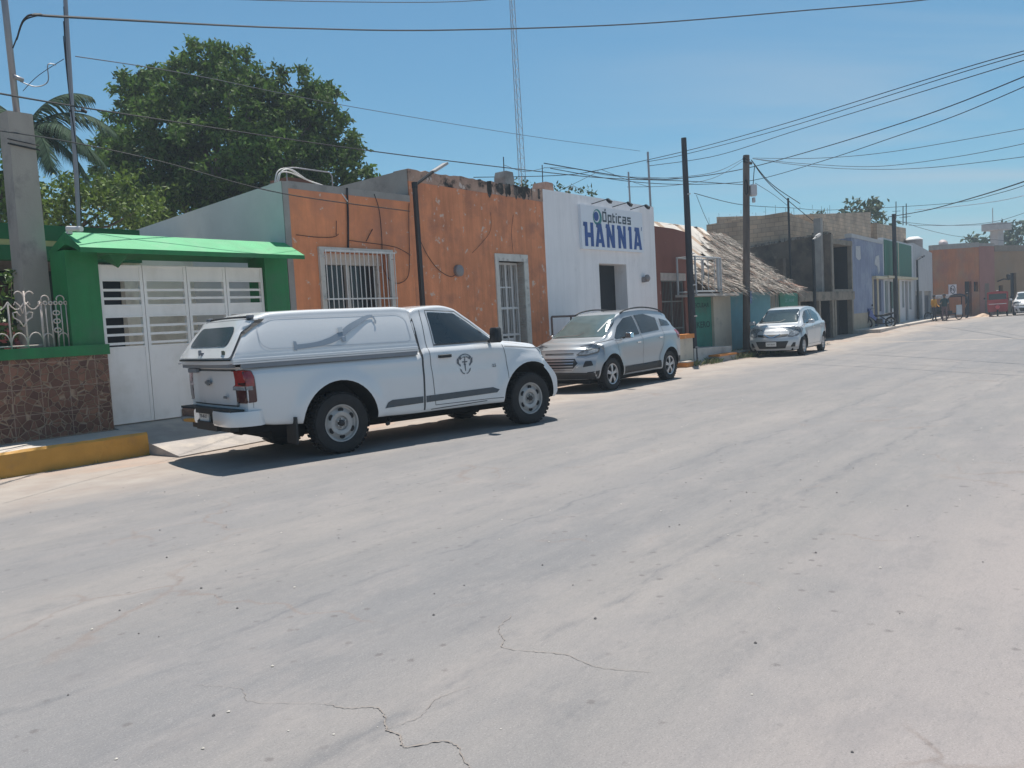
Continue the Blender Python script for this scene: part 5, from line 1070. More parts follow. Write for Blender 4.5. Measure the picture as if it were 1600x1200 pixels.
# ------------------------------------------------------------------ generic small car
def small_car(root, C):
    K = Car(root); K.shell('body', C['T'], C['deform'], C['paint'], [(0, C['r'] + .02), (C['wb'], C['r'] + .02)], C['arch'], .5); p = root
    for ax in 'RL':
        for g in C['glass']: K.patch('side_window', g, ax, CARGLASS, .005, .05, round_=.025)
        m = MB()
        for ln in C['gaps']: K.line(m, ln, ax, .007)
        m.build('panel_gap', GAP, p)
        for g in C.get('clad', ()): K.patch('sill_cladding', g, ax, PLAST, .006, .05)
        K.patch('headlight_side', C['hl_side'], ax, LAMPC, .006, .03); K.patch('tail_light', C['tl'], ax, LAMPR, .008, .03)
        s_ = -1 if ax == 'R' else 1; mx_, my_, mz_ = C['mirror']; m = MB(); rbox(m, (mx_, s_ * my_, mz_), (.06, .095, .06), .03, 0, .9); m.tube([(mx_, s_ * (my_ - .16), mz_ - .05), (mx_, s_ * (my_ - .05), mz_ - .03)], .025, 6, 1); m.build('door_mirror', [C.get('mcol', C['paint']), PLAST], p, smooth=40)
        m = MB()
        for hx, hz in C['handles']:
            h = K.hit(hx, hz, ax); rbox(m, (hx, h[0].y + s_ * .012, hz), (.075, .014, .014), .01)
        m.build('door_handle', CHROME, p, smooth=40)
    K.patch('windscreen', C['ws'], 'F', C.get('wsmat', CARGLASS), .006, .05, round_=.05); K.patch('rear_window', C['rw'], 'B', CARGLASS, .006, .05, round_=.04)
    for nm, o_, mm_, of_ in C['front']:
        if nm == 'headlight':
            m = MB(); K.line(m, roundp(o_, .015), 'F', .014, of_ + .004, closed=True); m.build('headlight_rim', GAP, p)
    for nm, o_, mm_, of_ in C['front']: K.patch(nm, o_, 'F', mm_, of_, .04, round_=.015)
    m = MB(); m.box(-.5, C['wb'] + .5, -.6, .6, .17, .32); m.build('underbody', WHEELARCH, p)
    for x in (0, C['wb']):
        for ax, s_ in (('R', -1), ('L', 1)): K.wheel(x, s_ * C['ty'], C['r'], C['tw'], C['rr'], C['style'], ax)
    return K
# silver compact SUV
t2 = empty('parked_suv', (2.96, 19.78, 0), -2.2367, 'silver compact SUV parked behind the white pickup, facing the camera', 'SUV'); t = t2
def dS(x, y, z):
    ya = abs(y)
    if ya > .45:
        f = (fl(x, z, 0, .33, .40, .58, .035) + fl(x, z, 2.52, .33, .40, .60, .035)) * sstep(.45, .8, ya) * sstep(.98, .8, z); y = math.copysign(ya + f, y)
        y *= 1 - .02 * math.exp(-((z - .62) / .12)**2) * sstep(.2, .5, x) * sstep(2.4, 2.1, x)
    if x > 2.7: q = sstep(2.7, 3.34, x); x -= q * (.36 * (ya / .88)**2.4 + .20 * q * sstep(.55, .95, z) + .10 * sstep(.40, .25, z))
    if x < -.3: q = sstep(-.3, -.72, x); x += q * (.14 * (ya / .88)**3 + .26 * q * sstep(.95, 1.5, z) + .05 * sstep(.4, .25, z))
    return (x, y, z)
SUVT = dict(zb=([-.72, -.4, .5, 2.0, 3.0, 3.34], [.34, .30, .27, .26, .25, .27]), W=([-.72, -.3, 1, 2.4, 3.0, 3.34], [.83, .87, .88, .88, .87, .80]),
  belt=([-.72, 0, .8, 1.6, 2.4, 3.0, 3.34], [1.10, 1.12, 1.09, 1.04, 1.00, .93, .84]), Wg=([-.72, 0, 2.2, 2.6, 3.34], [.76, .81, .82, .78, .64]),
  Wr=([-.72, 0, 1.5, 1.9, 2.55, 3.34], [.56, .60, .60, .58, .70, .56]), zr=([-.72, -.45, 0, .8, 1.5, 1.75, 2.0, 2.25, 2.55, 2.9, 3.15, 3.34], [1.36, 1.49, 1.59, 1.635, 1.60, 1.54, 1.42, 1.25, 1.07, 1.01, .95, .87]))
SUV = dict(T=SUVT, deform=dS, paint=SILVER, r=.335, wb=2.52, arch=.40, ty=.765, tw=.205, rr=.215, style=5,
  glass=[[(1.26, 1.10), (1.26, 1.50), (1.62, 1.46), (1.95, 1.29), (2.28, 1.06), (2.25, 1.03)], [(.36, 1.155), (.30, 1.43), (.75, 1.53), (1.18, 1.51), (1.18, 1.11)], [(-.28, 1.24), (-.22, 1.34), (.14, 1.41), (.20, 1.24)]],
  gaps=[[(1.22, 1.52), (1.22, 1.0), (1.24, .46)], [(.30, 1.46), (.20, 1.15), (.30, .85), (.46, .62), (.52, .46)], [(2.30, 1.02), (2.26, .7), (2.18, .46)], [(.52, .46), (2.18, .46)], [(2.32, 1.04), (2.8, .99), (3.0, .93)]],
  clad=[[(.44, .27), (2.08, .27), (2.06, .445), (.46, .48)], [(2.96, .27), (3.16, .28), (3.16, .42), (2.95, .44)], [(-.62, .33), (-.44, .33), (-.42, .52), (-.6, .52)]],
  hl_side=[(2.78, .93), (2.90, .955), (3.05, .86), (3.12, .78), (3.02, .775), (2.88, .83)], tl=[(-.64, .92), (-.60, 1.12), (-.42, 1.14), (-.40, 1.02), (-.5, .94)], mirror=(2.02, 1.0, 1.10), mcol=CHROME, handles=[(1.42, .93), (.42, .99)],
  ws=[(-.66, 1.10), (.66, 1.10), (.53, 1.55), (-.53, 1.55)], wsmat=WSGLASS, rw=[(-.52, 1.16), (.52, 1.16), (.46, 1.48), (-.46, 1.48)],
  front=[('grille', [(-.38, .46), (.38, .46), (.50, .60), (.42, .70), (-.42, .70), (-.50, .60)], PLAST, .008), ('headlight', [(.42, .76), (.50, .83), (.76, .88), (.78, .80), (.60, .755)], LAMPC, .010), ('headlight', [(-.42, .76), (-.50, .83), (-.76, .88), (-.78, .80), (-.60, .755)], LAMPC, .010),
    ('upper_slot', [(-.36, .785), (.36, .785), (.35, .805), (-.35, .805)], PLAST, .008), ('fog_lamp', [(.58, .52), (.76, .55), (.72, .64), (.62, .64)], PLAST, .010), ('fog_lamp', [(-.58, .52), (-.76, .55), (-.72, .64), (-.62, .64)], PLAST, .010), ('lower_bumper', [(-.76, .28), (.76, .28), (.78, .40), (.4, .42), (-.4, .42), (-.78, .40)], PLAST, .006)])
K = small_car(t2, SUV)
m = MB()
for z in (.49, .545, .60, .655): 
    K.line(m, [(-.40, z), (.40, z)], 'F', .024, .016)
K.line(m, [(-.38, .46), (.38, .46), (.50, .60), (.42, .70), (-.42, .70), (-.50, .60)], 'F', .018, .014, closed=True); m.build('grille_bars', RIMA, t2)
for s_ in (-1, 1):
    m = MB(); P = []
    for k in range(13): x = -.25 + 1.9 * k / 12; h = K.hit(x, s_ * .56, 'T'); P.append((x, s_ * .575, h[0].z + .012 + .045 * math.sin(math.pi * k / 12)**.5))
    m.tube(P, .016, 8); m.build('roof_rail', PLAST, t2, smooth=True)
m = MB(); m.bar((1.45, 0, 1.60), (1.36, 0, 1.64), .008); h = K.hit(2.45, .3, 'T'); K.line(m, [(-.55, 1.115), (0, 1.135), (.1, 1.19)], 'F', .018, .012); m.build('wipers', PLAST, t2)
m = MB(); K.line(m, [(.42, 1.20), (.46, 1.32), (.50, 1.44)], 'F', .03, .010); m.build('windscreen_sticker', PLATE, t2)

# silver hatchback
t3 = empty('parked_hatchback', (9.82, 28.70, 0), -2.1546, 'small silver hatchback parked in front of the turquoise wall and thatched roof', 'hatchback'); t = t3
def dM(x, y, z):
    ya = abs(y)
    if ya > .4:
        f = (fl(x, z, 0, .3, .36, .52, .03) + fl(x, z, 2.45, .3, .36, .54, .03)) * sstep(.4, .75, ya) * sstep(.95, .78, z); y = math.copysign(ya + f, y)
    if x > 2.55: q = sstep(2.55, 3.2, x); x -= q * (.40 * (ya / .83)**2.3 + .26 * q * sstep(.50, .90, z) + .10 * sstep(.35, .2, z))
    if x < -.2: q = sstep(-.2, -.62, x); x += q * (.20 * (ya / .83)**2.6 + .32 * q * sstep(.85, 1.45, z) + .05 * sstep(.4, .2, z))
    return (x, y, z)
MT = dict(zb=([-.62, .5, 2.0, 3.2], [.26, .22, .20, .20]), W=([-.62, -.2, 1, 2.4, 3.2], [.80, .825, .832, .83, .76]), belt=([-.62, 0, 1.0, 1.8, 2.4, 3.0, 3.2], [1.02, 1.02, .99, .95, .93, .82, .74]), Wg=([-.62, 0, 2.2, 2.5, 3.2], [.70, .76, .77, .74, .58]),
  Wr=([-.62, 0, 1.4, 1.8, 2.45, 3.2], [.50, .55, .56, .54, .66, .50]), zr=([-.62, -.4, .1, .9, 1.4, 1.7, 1.95, 2.2, 2.45, 2.8, 3.05, 3.2], [1.32, 1.40, 1.49, 1.53, 1.50, 1.43, 1.31, 1.15, 1.00, .93, .86, .78]))
MAR = dict(T=MT, deform=dM, paint=SILVER2, r=.295, wb=2.45, arch=.35, ty=.73, tw=.175, rr=.185, style=7,
  glass=[[(1.18, 1.0), (1.18, 1.40), (1.5, 1.37), (1.85, 1.2), (2.2, .985)], [(.30, 1.04), (.22, 1.24), (.6, 1.40), (1.1, 1.41), (1.1, 1.0)]], gaps=[[(1.14, 1.43), (1.14, .9), (1.16, .33)], [(2.24, .96), (2.2, .6), (2.12, .34)], [(.2, 1.3), (.16, 1.0), (.3, .7), (.45, .34)], [(.45, .33), (2.12, .33)], [(2.24, .96), (2.7, .88), (2.9, .80)]],
  hl_side=[(2.55, .84), (2.68, .90), (2.85, .82), (2.98, .66), (2.88, .62), (2.70, .70)], tl=[(-.52, .72), (-.5, .98), (-.34, 1.0), (-.36, .78)], mirror=(1.98, .93, 1.04), handles=[(1.32, .86), (.42, .88)],
  ws=[(-.62, 1.03), (.62, 1.03), (.50, 1.44), (-.50, 1.44)], rw=[(-.48, 1.02), (.48, 1.02), (.42, 1.34), (-.42, 1.34)],
  front=[('grille', [(-.44, .62), (0, .585), (.44, .62), (.48, .685), (0, .68), (-.48, .685)], PLAST, .008), ('headlight', [(.46, .62), (.54, .74), (.68, .82), (.72, .68), (.60, .60)], LAMPC, .010), ('headlight', [(-.46, .62), (-.54, .74), (-.68, .82), (-.72, .68), (-.60, .60)], LAMPC, .010),
    ('lower_intake', [(-.40, .26), (.40, .26), (.50, .48), (-.50, .48)], PLAST, .008), ('fog_lamp', [(.54, .30), (.66, .30), (.68, .43), (.62, .43)], PLAST, .010), ('fog_lamp', [(-.54, .30), (-.66, .30), (-.68, .43), (-.62, .43)], PLAST, .010), ('number_plate', [(-.16, .33), (.16, .33), (.16, .46), (-.16, .46)], PLATE, .016)])
K = small_car(t3, MAR)
m = MB(); K.line(m, [(-.24, .685), (-.05, .60), (.05, .60), (.24, .685)], 'F', .022, .014); m.build('grille_chevron', CHROME, t3)
m = MB(); v, f = text_verts('YZT-56-31', .055, .001); w = max(p[0] for p in v)
vs = []
for p in v: h = K.hit((p[0] - w / 2) * .95, .37 + p[1], 'F'); vs.append(h[0] + h[1] * .02)
m.add(vs, f); m.build('plate_lettering', PLTXT, t3)
m = MB(); m.bar((1.35, 0, 1.50), (1.22, 0, 1.56), .008); K.line(m, [(-.5, 1.05), (.05, 1.06), (.2, 1.12)], 'F', .016, .010); m.build('wipers', PLAST, t3)
# far white car at the right edge
t4 = empty('far_white_car', (34.9, 56.9, .2), R(-120), 'white hatchback far down the street at the right edge of view', 'car'); t = t4
FC = dict(MAR); FC['paint'] = WPAINT; K = small_car(t4, FC)
# ================================================================== vegetation
LEAF = mat('mango_leaves', (.085, .150, .030), .7, var=.5, vscale=.45, island=.6, trans=.26, spec=.2)
LEAFY = mat('yellow_green_leaves', (.13, .20, .035), .55, var=.3, vscale=.8, island=.4, trans=.3, spec=.3)
LEAFF = mat('far_leaves', (.060, .095, .045), .7, var=.2, vscale=.5, island=.35, trans=.15)
BARK = mat('bark', (.14, .11, .085), .95, var=.3, vscale=5, bump=.6, bscale=20)
PALML = mat('palm_leaves', (.040, .075, .042), .8, var=.2, vscale=2, island=.4, trans=.12, spec=.12)
def leaves_mesh(name, centers, spread, per, size, m, parent, origin, droop=.25, seed=1):
    g = np.random.default_rng(seed); C = np.repeat(np.asarray(centers), per, axis=0); n = len(C)
    P = C + g.normal(size=(n, 3)) * np.asarray(spread) - np.asarray(origin)
    d = g.normal(size=(n, 3)); d[:, 2] -= droop; d /= np.linalg.norm(d, axis=1)[:, None]
    u = np.cross(d, g.normal(size=(n, 3))); u /= np.linalg.norm(u, axis=1)[:, None]; nn = np.cross(d, u)
    L = size[0] * g.uniform(.6, 1.4, (n, 1)); W = size[1] * g.uniform(.7, 1.3, (n, 1))
    V = np.stack([P, P + d * L * .45 + u * W + nn * W * .3, P + d * L, P + d * L * .45 - u * W + nn * W * .3], 1).reshape(-1, 3)
    me = bpy.data.meshes.new(name); me.vertices.add(4 * n); me.vertices.foreach_set('co', V.astype(np.float32).ravel())
    F = np.arange(4 * n).reshape(n, 4); me.loops.add(4 * n); me.loops.foreach_set('vertex_index', F.ravel()); me.polygons.add(n)
    me.polygons.foreach_set('loop_start', np.arange(n) * 4); me.polygons.foreach_set('loop_total', np.full(n, 4)); me.materials.append(m); me.update(); me.validate()
    o = bpy.data.objects.new(name, me); COL.objects.link(o); o.parent = parent; return o
def clumps(blobs, dens, seed, shell=.72):
    g = np.random.default_rng(seed); out = []
    for (c, r) in blobs:
        k = max(3, int(dens * r * r)); v = g.normal(size=(k, 3)); v /= np.linalg.norm(v, axis=1)[:, None]; rad = g.uniform(shell, 1.06, (k, 1)) * r * (1 + .12 * np.sin(v[:, :1] * 7 + v[:, 2:] * 5)); out.append(np.asarray(c) + v * rad * [1, 1, .92])
    return np.concatenate(out)
def tree(base, blobs, label, cat, m, dens, spread, per, size, seed, limbs=None, trunk_r=.3, droop=.25, group=None, name='tree'):
    t = empty(name, base, 0, label, cat, group); mb = MB(base); b = Vector(base)
    top = Vector((sum(c[0] for c, r in blobs) / len(blobs), sum(c[1] for c, r in blobs) / len(blobs), min(c[2] - r for c, r in blobs) + .3)); top.z = max(top.z, b.z + .4)
    mid = b.lerp(top, .5) + Vector((.08, 0, 0)); mb.tube([b, mid, top], trunk_r, 9, r2=trunk_r * .7)
    for c, r in blobs: c = Vector(c); q = top.lerp(c, .5) + Vector((0, 0, -.1 * (c - top).length)); mb.tube([top, q, c], trunk_r * .42, 6, r2=trunk_r * .08)
    mb.build('trunk', BARK, t, smooth=True); leaves_mesh('crown', clumps(blobs, dens, seed), spread, per, size, m, t, base, droop, seed); return t
# the big dark tree behind the grey side wall
def pxb(L, Y, jit=0): 
    out = []
    for x, y, r, dy in L: p = at(x, y, Y + dy); out.append(((p.x, p.y, p.z), r * (Y + dy) / FPX))
    return out
big = pxb([(325, 112, 48, 0), (355, 100, 30, .5), (295, 120, 30, -.4), (214, 150, 38, .3), (250, 150, 45, 1), (275, 185, 62, -1), (385, 175, 62, -.8), (395, 130, 26, 0), (462, 140, 34, .3), (500, 165, 36, .6), (478, 200, 55, -.4), (530, 222, 38, .2), (560, 268, 30, 0), (520, 275, 45, -.6), (180, 300, 34, .3), (200, 222, 45, 0), (170, 238, 26, .2), (240, 260, 65, -1.3), (330, 260, 75, -1.5), (420, 265, 70, -1.2), (180, 270, 34, 0), (290, 325, 60, -1.0), (380, 330, 60, -1.0), (470, 310, 55, -1), (220, 325, 45, -.6), (330, 200, 70, 1.2), (430, 220, 70, 1.2)], 28)
tree((-8.6, 28.5, 0), big, 'huge dark green mango tree rising behind the grey side wall', 'tree', LEAF, 44, (.115, .115, .085), 50, (.19, .044), 3, trunk_r=.38, droop=.5)
yl = pxb([(95, 318, 42, 0), (50, 325, 40, .4), (20, 330, 45, 0), (140, 330, 40, -.3), (180, 300, 34, .3), (215, 330, 34, .2), (120, 300, 25, .5)], 23)
tree((-12.0, 23.2, 0), yl, 'sunlit yellow-green trees behind the green roof, left of the mango', 'tree', LEAFY, 70, (.14, .14, .10), 20, (.16, .040), 4, trunk_r=.14)
b2 = pxb([(258, 325, 32, 0), (240, 345, 28, .2), (200, 352, 25, 0)], 24.5); tree((-10.0, 24.6, 0), b2, 'small bright green tree in front of the mango crown, above the gate', 'tree', LEAFY, 70, (.13, .13, .10), 18, (.16, .040), 5, trunk_r=.10)
tree((-15.6, 22, 0), pxb([(-30, 250, 60, 0), (-10, 300, 50, 0), (5, 275, 26, .5)], 22), 'dark leafy tree at the left edge behind the concrete post', 'tree', LEAF, 40, (.16, .16, .12), 20, (.18, .05), 6, trunk_r=.2)
# shrub with pink leaves behind the railing
sb = pxb([(12, 470, 28, 0), (22, 505, 26, 0), (5, 520, 22, 0), (18, 440, 14, 0)], 11.6); bs = at(10, 560, 11.6); bs.z = 0
t = tree(tuple(bs), sb, 'leafy garden shrub with some pink leaves behind the railing', 'shrub', mat('shrub_leaves', (.10, .17, .04), .5, island=.5, trans=.25), 120, (.06, .06, .05), 10, (.10, .028), 8, trunk_r=.03, name='shrub')
leaves_mesh('pink_leaves', clumps(pxb([(8, 525, 20, 0)], 11.5), 260, 9), (.05, .05, .04), 8, (.09, .03), mat('pink_leaf', (.35, .12, .12), .5, island=.5, trans=.2), t, tuple(bs), .1, 9)
# palm
def palm(base, top, label, fr_, seed):
    g = random.Random(seed); t = empty('palm_tree', base, 0, label, 'palm tree'); m = MB(base); P = [Vector(base).lerp(Vector(top), i / 10) + Vector((.06 * math.sin(i), 0, 0)) for i in range(11)]
    m.tube(P, .17, 10, r2=.11); m.build('trunk', BARK, t, smooth=True); m = MB(base)
    for az, el, L in fr_:
        d = Vector((math.cos(R(az)) * math.cos(R(el)), math.sin(R(az)) * math.cos(R(el)), math.sin(R(el)))); p = Vector(top); pts = [p.copy()]; N = 22
        for i in range(N): p = p + d * L / N; pts.append(p.copy()); d = (d + Vector((0, 0, -.060 - .05 * i / N))).normalized()
        m.tube(pts, .022, 4, r2=.005)
        for i in range(2, N):
            f = i / N; T_ = (pts[i + 1] - pts[i]).normalized(); sd_ = T_.cross(Vector((0, 0, 1))).normalized()
            for s_ in (-1, 1):
                for q in range(3):
                    l = (.62 * math.sin(math.pi * min(1, f * .85 + .15))**.6 + .08) * g.uniform(.8, 1.1); b = pts[i].lerp(pts[i + 1], q / 3); v = (sd_ * s_ * .75 + T_ * .55 + Vector((0, 0, -.35 - .3 * f + g.uniform(-.15, .15)))).normalized()
                    e1 = b + v * l * .5; v2 = (v + Vector((0, 0, -.45))).normalized(); e2 = e1 + v2 * l * .5; w = T_ * .017
                    m.add([b - w, b + w, e1 + w, e1 - w, e2], [(0, 1, 2, 3), (3, 2, 4)])
    m.build('fronds', PALML, t); return t
tp = at(38, 205, 20)
palm((tp.x + .2, 20.1, 0), tuple(tp), 'palm tree with drooping fronds behind the concrete post', [(8, 38, 2.3), (-20, 20, 2.2), (-45, 5, 2.1), (30, 12, 2.2), (60, 30, 2.0), (110, 35, 2.0), (150, 30, 2.2), (185, 28, 2.3), (215, 15, 2.1), (250, 10, 2.0), (285, 20, 2.0), (320, -5, 1.9), (5, -8, 2.0), (180, 60, 1.8), (20, 62, 1.9)], 5)
# weeds on roofs, far trees
tree(tuple(st(17.6, 12.6, 4.2)), pxb([(885, 300, 7, 0), (905, 296, 6, 0), (925, 300, 6, .2), (872, 292, 4, 0)], 24.2), 'thin weeds sprouting over the white shop parapet', 'weeds', LEAFF, 60, (.10, .10, .05), 7, (.13, .035), 11, trunk_r=.012, name='roof_weeds')
tree(tuple(st(15.8, 12.0, 4.2)), pxb([(800, 284, 5, 0), (818, 286, 5, 0), (828, 290, 4, 0)], 22.3), 'dry weeds along the mouldy parapet of the orange house', 'weeds', LEAFF, 60, (.09, .09, .05), 6, (.10, .03), 12, trunk_r=.010, name='roof_weeds')
tree((23.7, 60, 0), pxb([(1345, 328, 20, 0), (1370, 325, 14, 1), (1322, 334, 12, 0), (1378, 345, 9, 0)], 60), 'round bushy tree above the stepped tan block building', 'tree', LEAFF, 20, (.25, .25, .16), 12, (.4, .11), 13, trunk_r=.2)
tree((21.0, 57, 0), pxb([(1285, 338, 7, 0), (1272, 340, 5, 0)], 57), 'small treetop over the roof edge of the stepped tan block building', 'tree', LEAFF, 30, (.2, .2, .12), 10, (.3, .08), 14, trunk_r=.1)
tree((53.5, 90, 0), pxb([(1575, 362, 16, 0), (1592, 372, 16, 0), (1600, 360, 10, 1), (1560, 375, 12, 0)], 90), 'far dark tree beyond the ochre house roof at the right', 'tree', LEAFF, 12, (.3, .3, .2), 12, (.5, .14), 15, trunk_r=.25)
tree((50.2, 88, 0), pxb([(1530, 374, 10, 0), (1520, 376, 8, 0), (1541, 378, 8, 0)], 88), 'small far tree left of the concrete water tower', 'tree', LEAFF, 16, (.3, .3, .2), 12, (.5, .14), 16, trunk_r=.2)
# grass on the verge
m = MB(); g = random.Random(4)
def tuft(s, n, k, r, hgt):
    for _ in range(k):
        a = g.uniform(0, 6.28); q = g.random()**.5 * r; x, y = s + math.cos(a) * q, n + math.sin(a) * q * .6; h = g.uniform(.4, 1) * hgt; l = Vector((g.uniform(-.5, .5), g.uniform(-.5, .5), 1)).normalized() * h; w = Vector((math.cos(a), math.sin(a), 0)) * .006; b = Vector((x, y, zr(s)))
        m.add([b - w, b + w, b + l * .6 + w * .7, b + l + Vector((l.x, l.y, -.1 * h)) * .6], [(0, 1, 2, 3)], 0 if g.random() < .7 else 1)
for s_ in np.arange(21.9, 33.5, .22): tuft(s_, 10.55 + g.uniform(-.25, .3), 34 if s_ < 29 else 12, .28, .22 if s_ < 29 else .14)
for s_ in np.arange(25.2, 27.8, .2): tuft(s_, 11.2, 40, .25, .3)
tuft(6.1, 10.72, 110, .22, .09); tuft(6.0, 10.6, 40, .3, .05); tuft(9.2, 10.7, 40, .3, .08)
for s_ in np.arange(1, 5.6, .5): tuft(s_, 10.68, 5, .1, .05)
o = m.build('grass', [mat('grass_green', (.12, .17, .06), .8, island=.4), mat('grass_dry', (.36, .32, .17), .8, island=.3)], kind='stuff'); o.rotation_euler = (0, 0, SA)

# ================================================================== poles
POLEC = mat('post_concrete', (.36, .32, .285), .9, var=.12, vscale=3, bump=.3, bscale=40, stain=(.22, .20, .19), sscale=2.5, sthr=(.55, .72), stretch=(1, 1, .4))
DKWOOD = mat('tarred_pole', (.040, .043, .050), .8, var=.3, vscale=6, bump=.3, stretch=(1, 1, .2))
BRWOOD = mat('weathered_pole', (.13, .105, .09), .9, var=.3, vscale=7, bump=.5, bscale=40, stretch=(1, 1, .15))
def pole(name, lab, cat, s, n, z0, z1, r, r2, m_, lean=(0, 0), nseg=8, frame=st, group=None):
    b = frame(s, n, z0); t = empty(name, b, 0, lab, cat, group); tp = frame(s + lean[0], n + lean[1], z1); mb = MB(b); mb.tube([b, b.lerp(tp, .5), tp], r, nseg, r2=r2); mb.build('pole', m_, t, smooth=40 if nseg > 6 else False); return t, b, tp
b = st(5.18, 12.3, 0); t = empty('concrete_post', b, SA, 'thick square tapered concrete post behind the railing, a steel pipe on top', 'post')
m = MB(); w0, w1 = .185, .16; m.add([(-w0, -.16, 0), (w0, -.16, 0), (w0, .16, 0), (-w0, .16, 0), (-w1, -.14, 4.66), (w1, -.14, 4.66), (w1, .14, 4.66), (-w1, .14, 4.66)], [(0, 1, 5, 4), (1, 2, 6, 5), (2, 3, 7, 6), (3, 0, 4, 7), (4, 5, 6, 7)]); m.build('post', POLEC, t)
m = MB(); m.bar((.02, 0, 4.6), (-.02, 0, 7.4), .042, 10); m.tube(cat_rom([(.08, -.05, 5.1), (.25, -.1, 5.05), (.42, -.1, 5.15), (.44, -.1, 5.38), (.55, -.1, 5.4)], 5), .008, 5); m.bar((.0, -.05, 5.15), (.12, -.05, 5.12), .03); m.build('steel_pipe', STEELP, t, smooth=True)
m = MB(); m.tube([(-.2, -.165, 4.22), (.2, -.165, 4.18)], .012, 6); m.tube([(-.2, -.165, 4.28), (.2, -.165, 4.24)], .007, 6); m.build('strap_wire', WIREM, t)
t, b, tp = pole('pipe_mast', 'slim galvanised pipe mast standing at the canopy corner of the green gateway', 'mast', 5.70, 11.9, 2.9, 7.4, .032, .028, STEELP, (.13, 0))
m = MB(b); c = at(118, 87, 9.7); q = st(5.78, 11.9, c.z); m.bar(q, q + AV * .14, .012); m.bar(q + AV * .10 + Vector((0, 0, .03)), q + AV * .17, .022); m.bar(q, q - AV * .07 + Vector((0, 0, -.02)), .015)
for k in range(3): m.tube(cat_rom([st(5.74 - .02 * k, 11.85, 6.1 - .2 * k), st(5.70, 11.84, 5.0), st(5.74, 11.84, 4.0), st(5.70, 11.85, 3.0)], 6), .006, 4)
m.build('drop_cable', WIREM, t)
t, b, tp = pole('street_lamp', 'dark steel street lamp with a slim white head before the orange house', 'street lamp', 11.62, 11.1, .1, 4.16, .055, .050, mat('lamp_brown', (.035, .028, .026), .6, var=.15), (-.03, 0), 4)
m = MB(b); a = st(11.59, 11.1, 4.14); e = st(12.0, 11.0, 4.42); m.bar(a, e, .03); m.bar(a + Vector((0, 0, -.05)), a + Vector((0, 0, .06)), .062); m.build('arm', BLK, t)
m = MB(b); e2 = st(12.32, 10.95, 4.60); d = (e2 - e).normalized(); sd_ = Vector((0, 0, 1)).cross(d).normalized() * .085; up = d.cross(sd_).normalized() * -.022
if up.z < 0: up = -up
m.add([e - sd_ - up, e + sd_ - up, e2 + sd_ - up, e2 - sd_ - up, e - sd_ + up, e + sd_ + up, e2 + sd_ + up, e2 - sd_ + up], [(0, 1, 2, 3), (4, 7, 6, 5), (0, 4, 5, 1), (1, 5, 6, 2), (2, 6, 7, 3), (3, 7, 4, 0)]); m.build('lamp_head', mat('lamp_head_pale', (.40, .38, .36), .5), t)
t, b, tp = pole('utility_pole', 'tall black utility pole between the brown house and the thatched shop', 'utility pole', 22.72, 10.95, 0, 6.50, .115, .075, DKWOOD, (-.10, 0), 10)
m = MB(b); z = 4.9; m.bar(st(22.6, 10.8, z), st(22.6, 10.95, z), .02)
for k in range(4): m.bar(st(22.6, 10.83, 3.2 - .9 * k), st(22.62, 10.75, 3.2 - .9 * k), .02)
m.build('pole_fitting', mat('fitting_pale', (.5, .5, .5), .5), t)
t, b, tp = pole('utility_pole', 'weathered brown utility pole with a white meter box, left of the hatchback', 'utility pole', 26.75, 11.0, 0, 6.58, .125, .105, BRWOOD, (.55, 0), 10)
def onp(z, ds=0, dn=0): return st(26.75 + .55 * z / 6.58 + ds, 11.0 + dn, z)
m = MB(b); m.bar(onp(6.35, -.28, -.05), onp(6.35, .3, -.05), .05); m.bar(onp(6.45, -.18), onp(6.45, .18), .06); m.tube(cat_rom([onp(6.3, .25, -.2), onp(6.1, .3, -.15), onp(5.7, .25, -.14), onp(5.3, .2, -.14)], 4), .014, 5); m.build('crossarm', BLK, t)
m = MB(b); c = onp(5.42, .14, -.18); rbox(m, c, (.11, .09, .19), .02); c2 = onp(5.30, .12, -.2); rbox(m, c2 + Vector((.0, 0, -.2)), (.05, .05, .08), .02); m.build('meter_box', mat('box_pale', (.50, .49, .50), .5), t)
m = MB(b); cc = onp(5.5, -.24, -.1); m.tube([cc + AV * .13 * math.cos(a_) + Vector((0, 0, .24 * math.sin(a_))) for a_ in [i / 16 * 6.2832 for i in range(17)]], .022, 5); m.build('cable_coil', WIREM, t)
m = MB(b); m.add([onp(2.1, -.06, -.15), onp(2.1, .1, -.15), onp(1.7, .1, -.15), onp(1.7, -.06, -.15)], [(0, 1, 2, 3)]); m.build('pasted_notice', mat('faded_blue_paper', (.14, .20, .32), .8, var=.4, vscale=14), t)
for s_, n_, z0, z1, r_, lab, ln in ((23.38, 12.5, 4.0, 6.45, .035, 'tall leaning galvanised mast at the right end of the white shop roof', (-.05, 0)), (22.3, 12.6, 4.0, 5.75, .028, 'short pipe mast on the white shop roof, left of the taller mast', (-.03, 0)), (35.4, 12.5, 2.0, 6.05, .05, 'thin dark mast on the roof beside the unfinished building', (-.05, 0)), (21.9, 12.6, 4.0, 4.8, .02, 'stub of pipe at the white shop roof edge', (0, 0))):
    pole('roof_mast', lab, 'mast', s_, n_, z0, z1, r_, r_ * .9, STEELP if s_ < 30 else BLK, ln)
t, b, tp = pole('street_lamp', 'black street lamp in front of the unfinished concrete building', 'street lamp', 33.75, 11.0, 0, 4.12, .075, .06, BLK)
m = MB(b); m.bar(st(33.75, 11, 4.1), st(34.2, 11, 4.25), .035); m.bar(st(34.1, 11, 4.22), st(34.6, 11, 4.35), .07); m.build('lamp_head', mat('lamp_head_pale', ()), t)
t, b, tp = pole('utility_pole', 'black utility pole standing against the green panels', 'utility pole', 8.75, -.3, .25, 6.30, .13, .11, DKWOOD, (-.05, 0), 8, fr)
